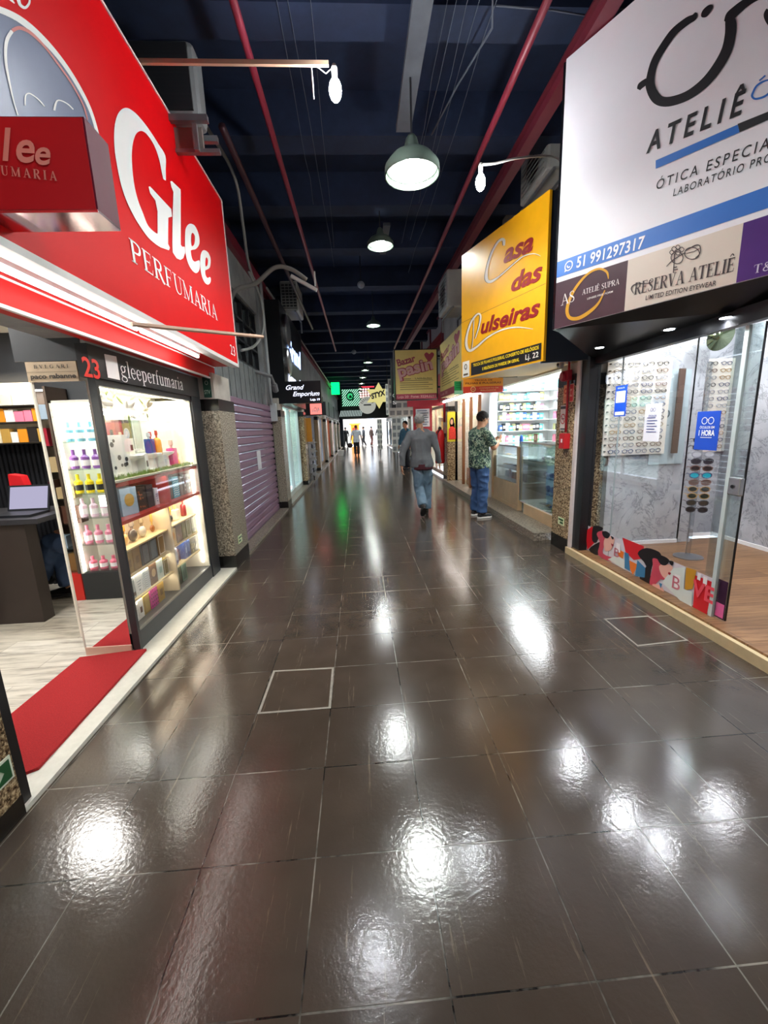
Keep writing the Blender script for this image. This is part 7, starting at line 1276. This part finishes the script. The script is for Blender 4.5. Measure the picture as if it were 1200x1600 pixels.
# man with phone
m2 = person('person in a green leaf print T-shirt and blue jeans standing and looking at a phone', (1.93, 6.55, 0), -1.2,
    JJ(pelvis=(0, 0, .93), chest=(0, -.03, 1.29), neck=(0, .0, 1.45), head=(0, .055, 1.575), shL=(-.185, -.01, 1.365), shR=(.185, -.01, 1.365), elR=(.23, .1, 1.14), wrR=(.1, .3, 1.24), elL=(-.23, .1, 1.14), wrL=(-.09, .3, 1.22), kneeL=(-.11, .03, .48), kneeR=(.1, .0, .48), ankL=(-.14, .02, .092), ankR=(.11, -.03, .092)),
    LK(shirt=LEAF, pants=JD, shoe=C('#1b1c20', .6), sole=C('#eceae6', .6), hair=C('#1e1a18', .8), face=(0, 1, -.35), handL=((.35, .8, .35), (-.4, .1, .8), .55), handR=((-.35, .8, .35), (-.4, -.1, -.8), .55), hem=.05), sleeve='short', armr=1.15, belly=.03, vox=.0075)
ph = obj('phone', MB().box(-.036, .036, -.004, .004, -.07, .07, Matrix.Translation((1.93, 6.55, 0)) @ Matrix.Rotation(-1.2, 4, 'Z') @ Matrix.Translation((.005, .405, 1.29)) @ Matrix.Rotation(-.5, 4, 'X')), C('#d8dce0', .3), label='pale mobile phone held by the person in the leaf print T-shirt', cat='phone')
# far figures
W_ = C('#d4dce8', .9); DK = C('#202228', .9)
m3 = person('person in a white T-shirt and black trousers walking away in the middle distance', (-.14, 23.85, 0), 0., JJ(elL=(-.27, 0, 1.12), wrL=(-.33, -.03, .84), kneeL=(-.09, .1, .48), ankL=(-.08, .05, .092), kneeR=(.09, -.02, .48), ankR=(.08, -.15, .12)), LK(shirt=W_, pants=DK, shoe=DK, hair=C('#5a3424', .8), footR=(0, -.4), hem=.1), sleeve='short', vox=.013, hasface=True)
bg = root('carried_bag', 'small dark bag hanging from the left hand of the person in white', 'bag', (-.52, 23.85, .5)); obj('bag', MB().ball((-.52, 23.85, .6), (.16, .07, .14), 14), C('#2a1820', .6), bg, smooth=True); obj('handle', MB().tube([(-.58, 23.85, .68), (-.5, 23.85, .82), (-.42, 23.85, .68)], .012, 6), C('#2a1820', .6), bg)
for i, (u, Y, sh, pn, hr, rz, lb) in enumerate([(541, 36.8, '#1c1e24', '#181a1e', '#1a1614', .3, 'person in dark clothes standing at the left side of the exit'), (569, 37.2, '#3a3e46', '#2a2c32', '#241c18', 1.4, 'person in a grey jacket walking past outside the exit, middle'), (581, 37.6, '#4c3a34', '#5a3430', '#2a201c', -1.0, 'person in brown and reddish clothes outside the exit'), (593, 38.5, '#24262c', '#1c1e22', '#1c1814', 0, 'person in black at the right side of the exit')]):
    q = at(u, 697, Y=Y); person(lb, (q.x, Y, 0 if Y < 36.4 else -.02), rz, JJ(kneeL=(-.09, .1, .48), ankL=(-.1, .12, .092), ankR=(.1, -.15, .11)), LK(shirt=C(sh, .9), pants=C(pn, .9), shoe=DK, hair=C(hr, .9), footR=(0, -.4)), vox=.02, hasface=False)
q = at(634, 690, Y=14.6); person('person in a blue patterned top standing by the shops beyond the person in grey', (min(q.x, 2.1), 14.6, 0), 2.2, JJ(), LK(shirt=C('#4a7890', .9, var=.5, vs=25), pants=DK, shoe=DK, hair=C('#141214', .9)), vox=.013)
# person sitting behind the desk of the perfume shop
JS = JJ(pelvis=(0, 0, .53), chest=(0, -.02, .9), neck=(0, .0, 1.06), head=(0, .03, 1.195), shL=(-.18, 0, .99), shR=(.18, 0, .99), elL=(-.22, .05, .72), elR=(.22, .05, .72), wrL=(-.08, .28, .66), wrR=(.08, .28, .66), hipL=(-.09, .03, .52), hipR=(.09, .03, .52), kneeL=(-.06, .45, .56), ankL=(.08, .66, .2), kneeR=(.08, .45, .5), ankR=(.0, .4, .115))
ch = root('office_chair', 'dark chair behind the desk in the perfume shop', 'chair', (-2.42, 3.98, .02)); obj('seat', MB().box(-2.64, -2.2, 3.77, 4.2, .39, .445), C('#1c1c20', .6), ch, bevel=.02); obj('backrest', MB().box(-2.22, -2.18, 3.8, 4.18, .5, .95), C('#1c1c20', .6), ch, bevel=.015)
for sx in (-1, 1):
    for sy in (-1, 1): obj('leg', MB().tube([(-2.42+sx*.18, 3.98+sy*.17, .4), (-2.42+sx*.2, 3.98+sy*.19, .02)], .014, 8), DKM, ch)
sp = person('person sitting behind the shop desk with crossed legs in dark jeans and black shoes', (-2.42, 3.93, 0.02), PI/2+.15, JS, LK(shirt=C('#1c1c20', .9), pants=jeans('navy_denim', '#2c3e60', '#4a6288'), shoe=C('#18181a', .4), hair=C('#2a1c16', .8), handL=((.4, 1, -.2), (-1, 0, 0), .4), handR=((-.4, 1, -.2), (-1, 0, 0), .4), footL=(0, -.5), footR=(0, 0)), vox=.009)
lap = obj('patterned_cloth', MB().ball((-2.72, 3.95, .66), (.1, .13, .045), 14), C('#b8a8a8', .8, var=.5, vs=40), label='pale patterned cloth lying on the lap of the seated person', cat='cloth', smooth=True)
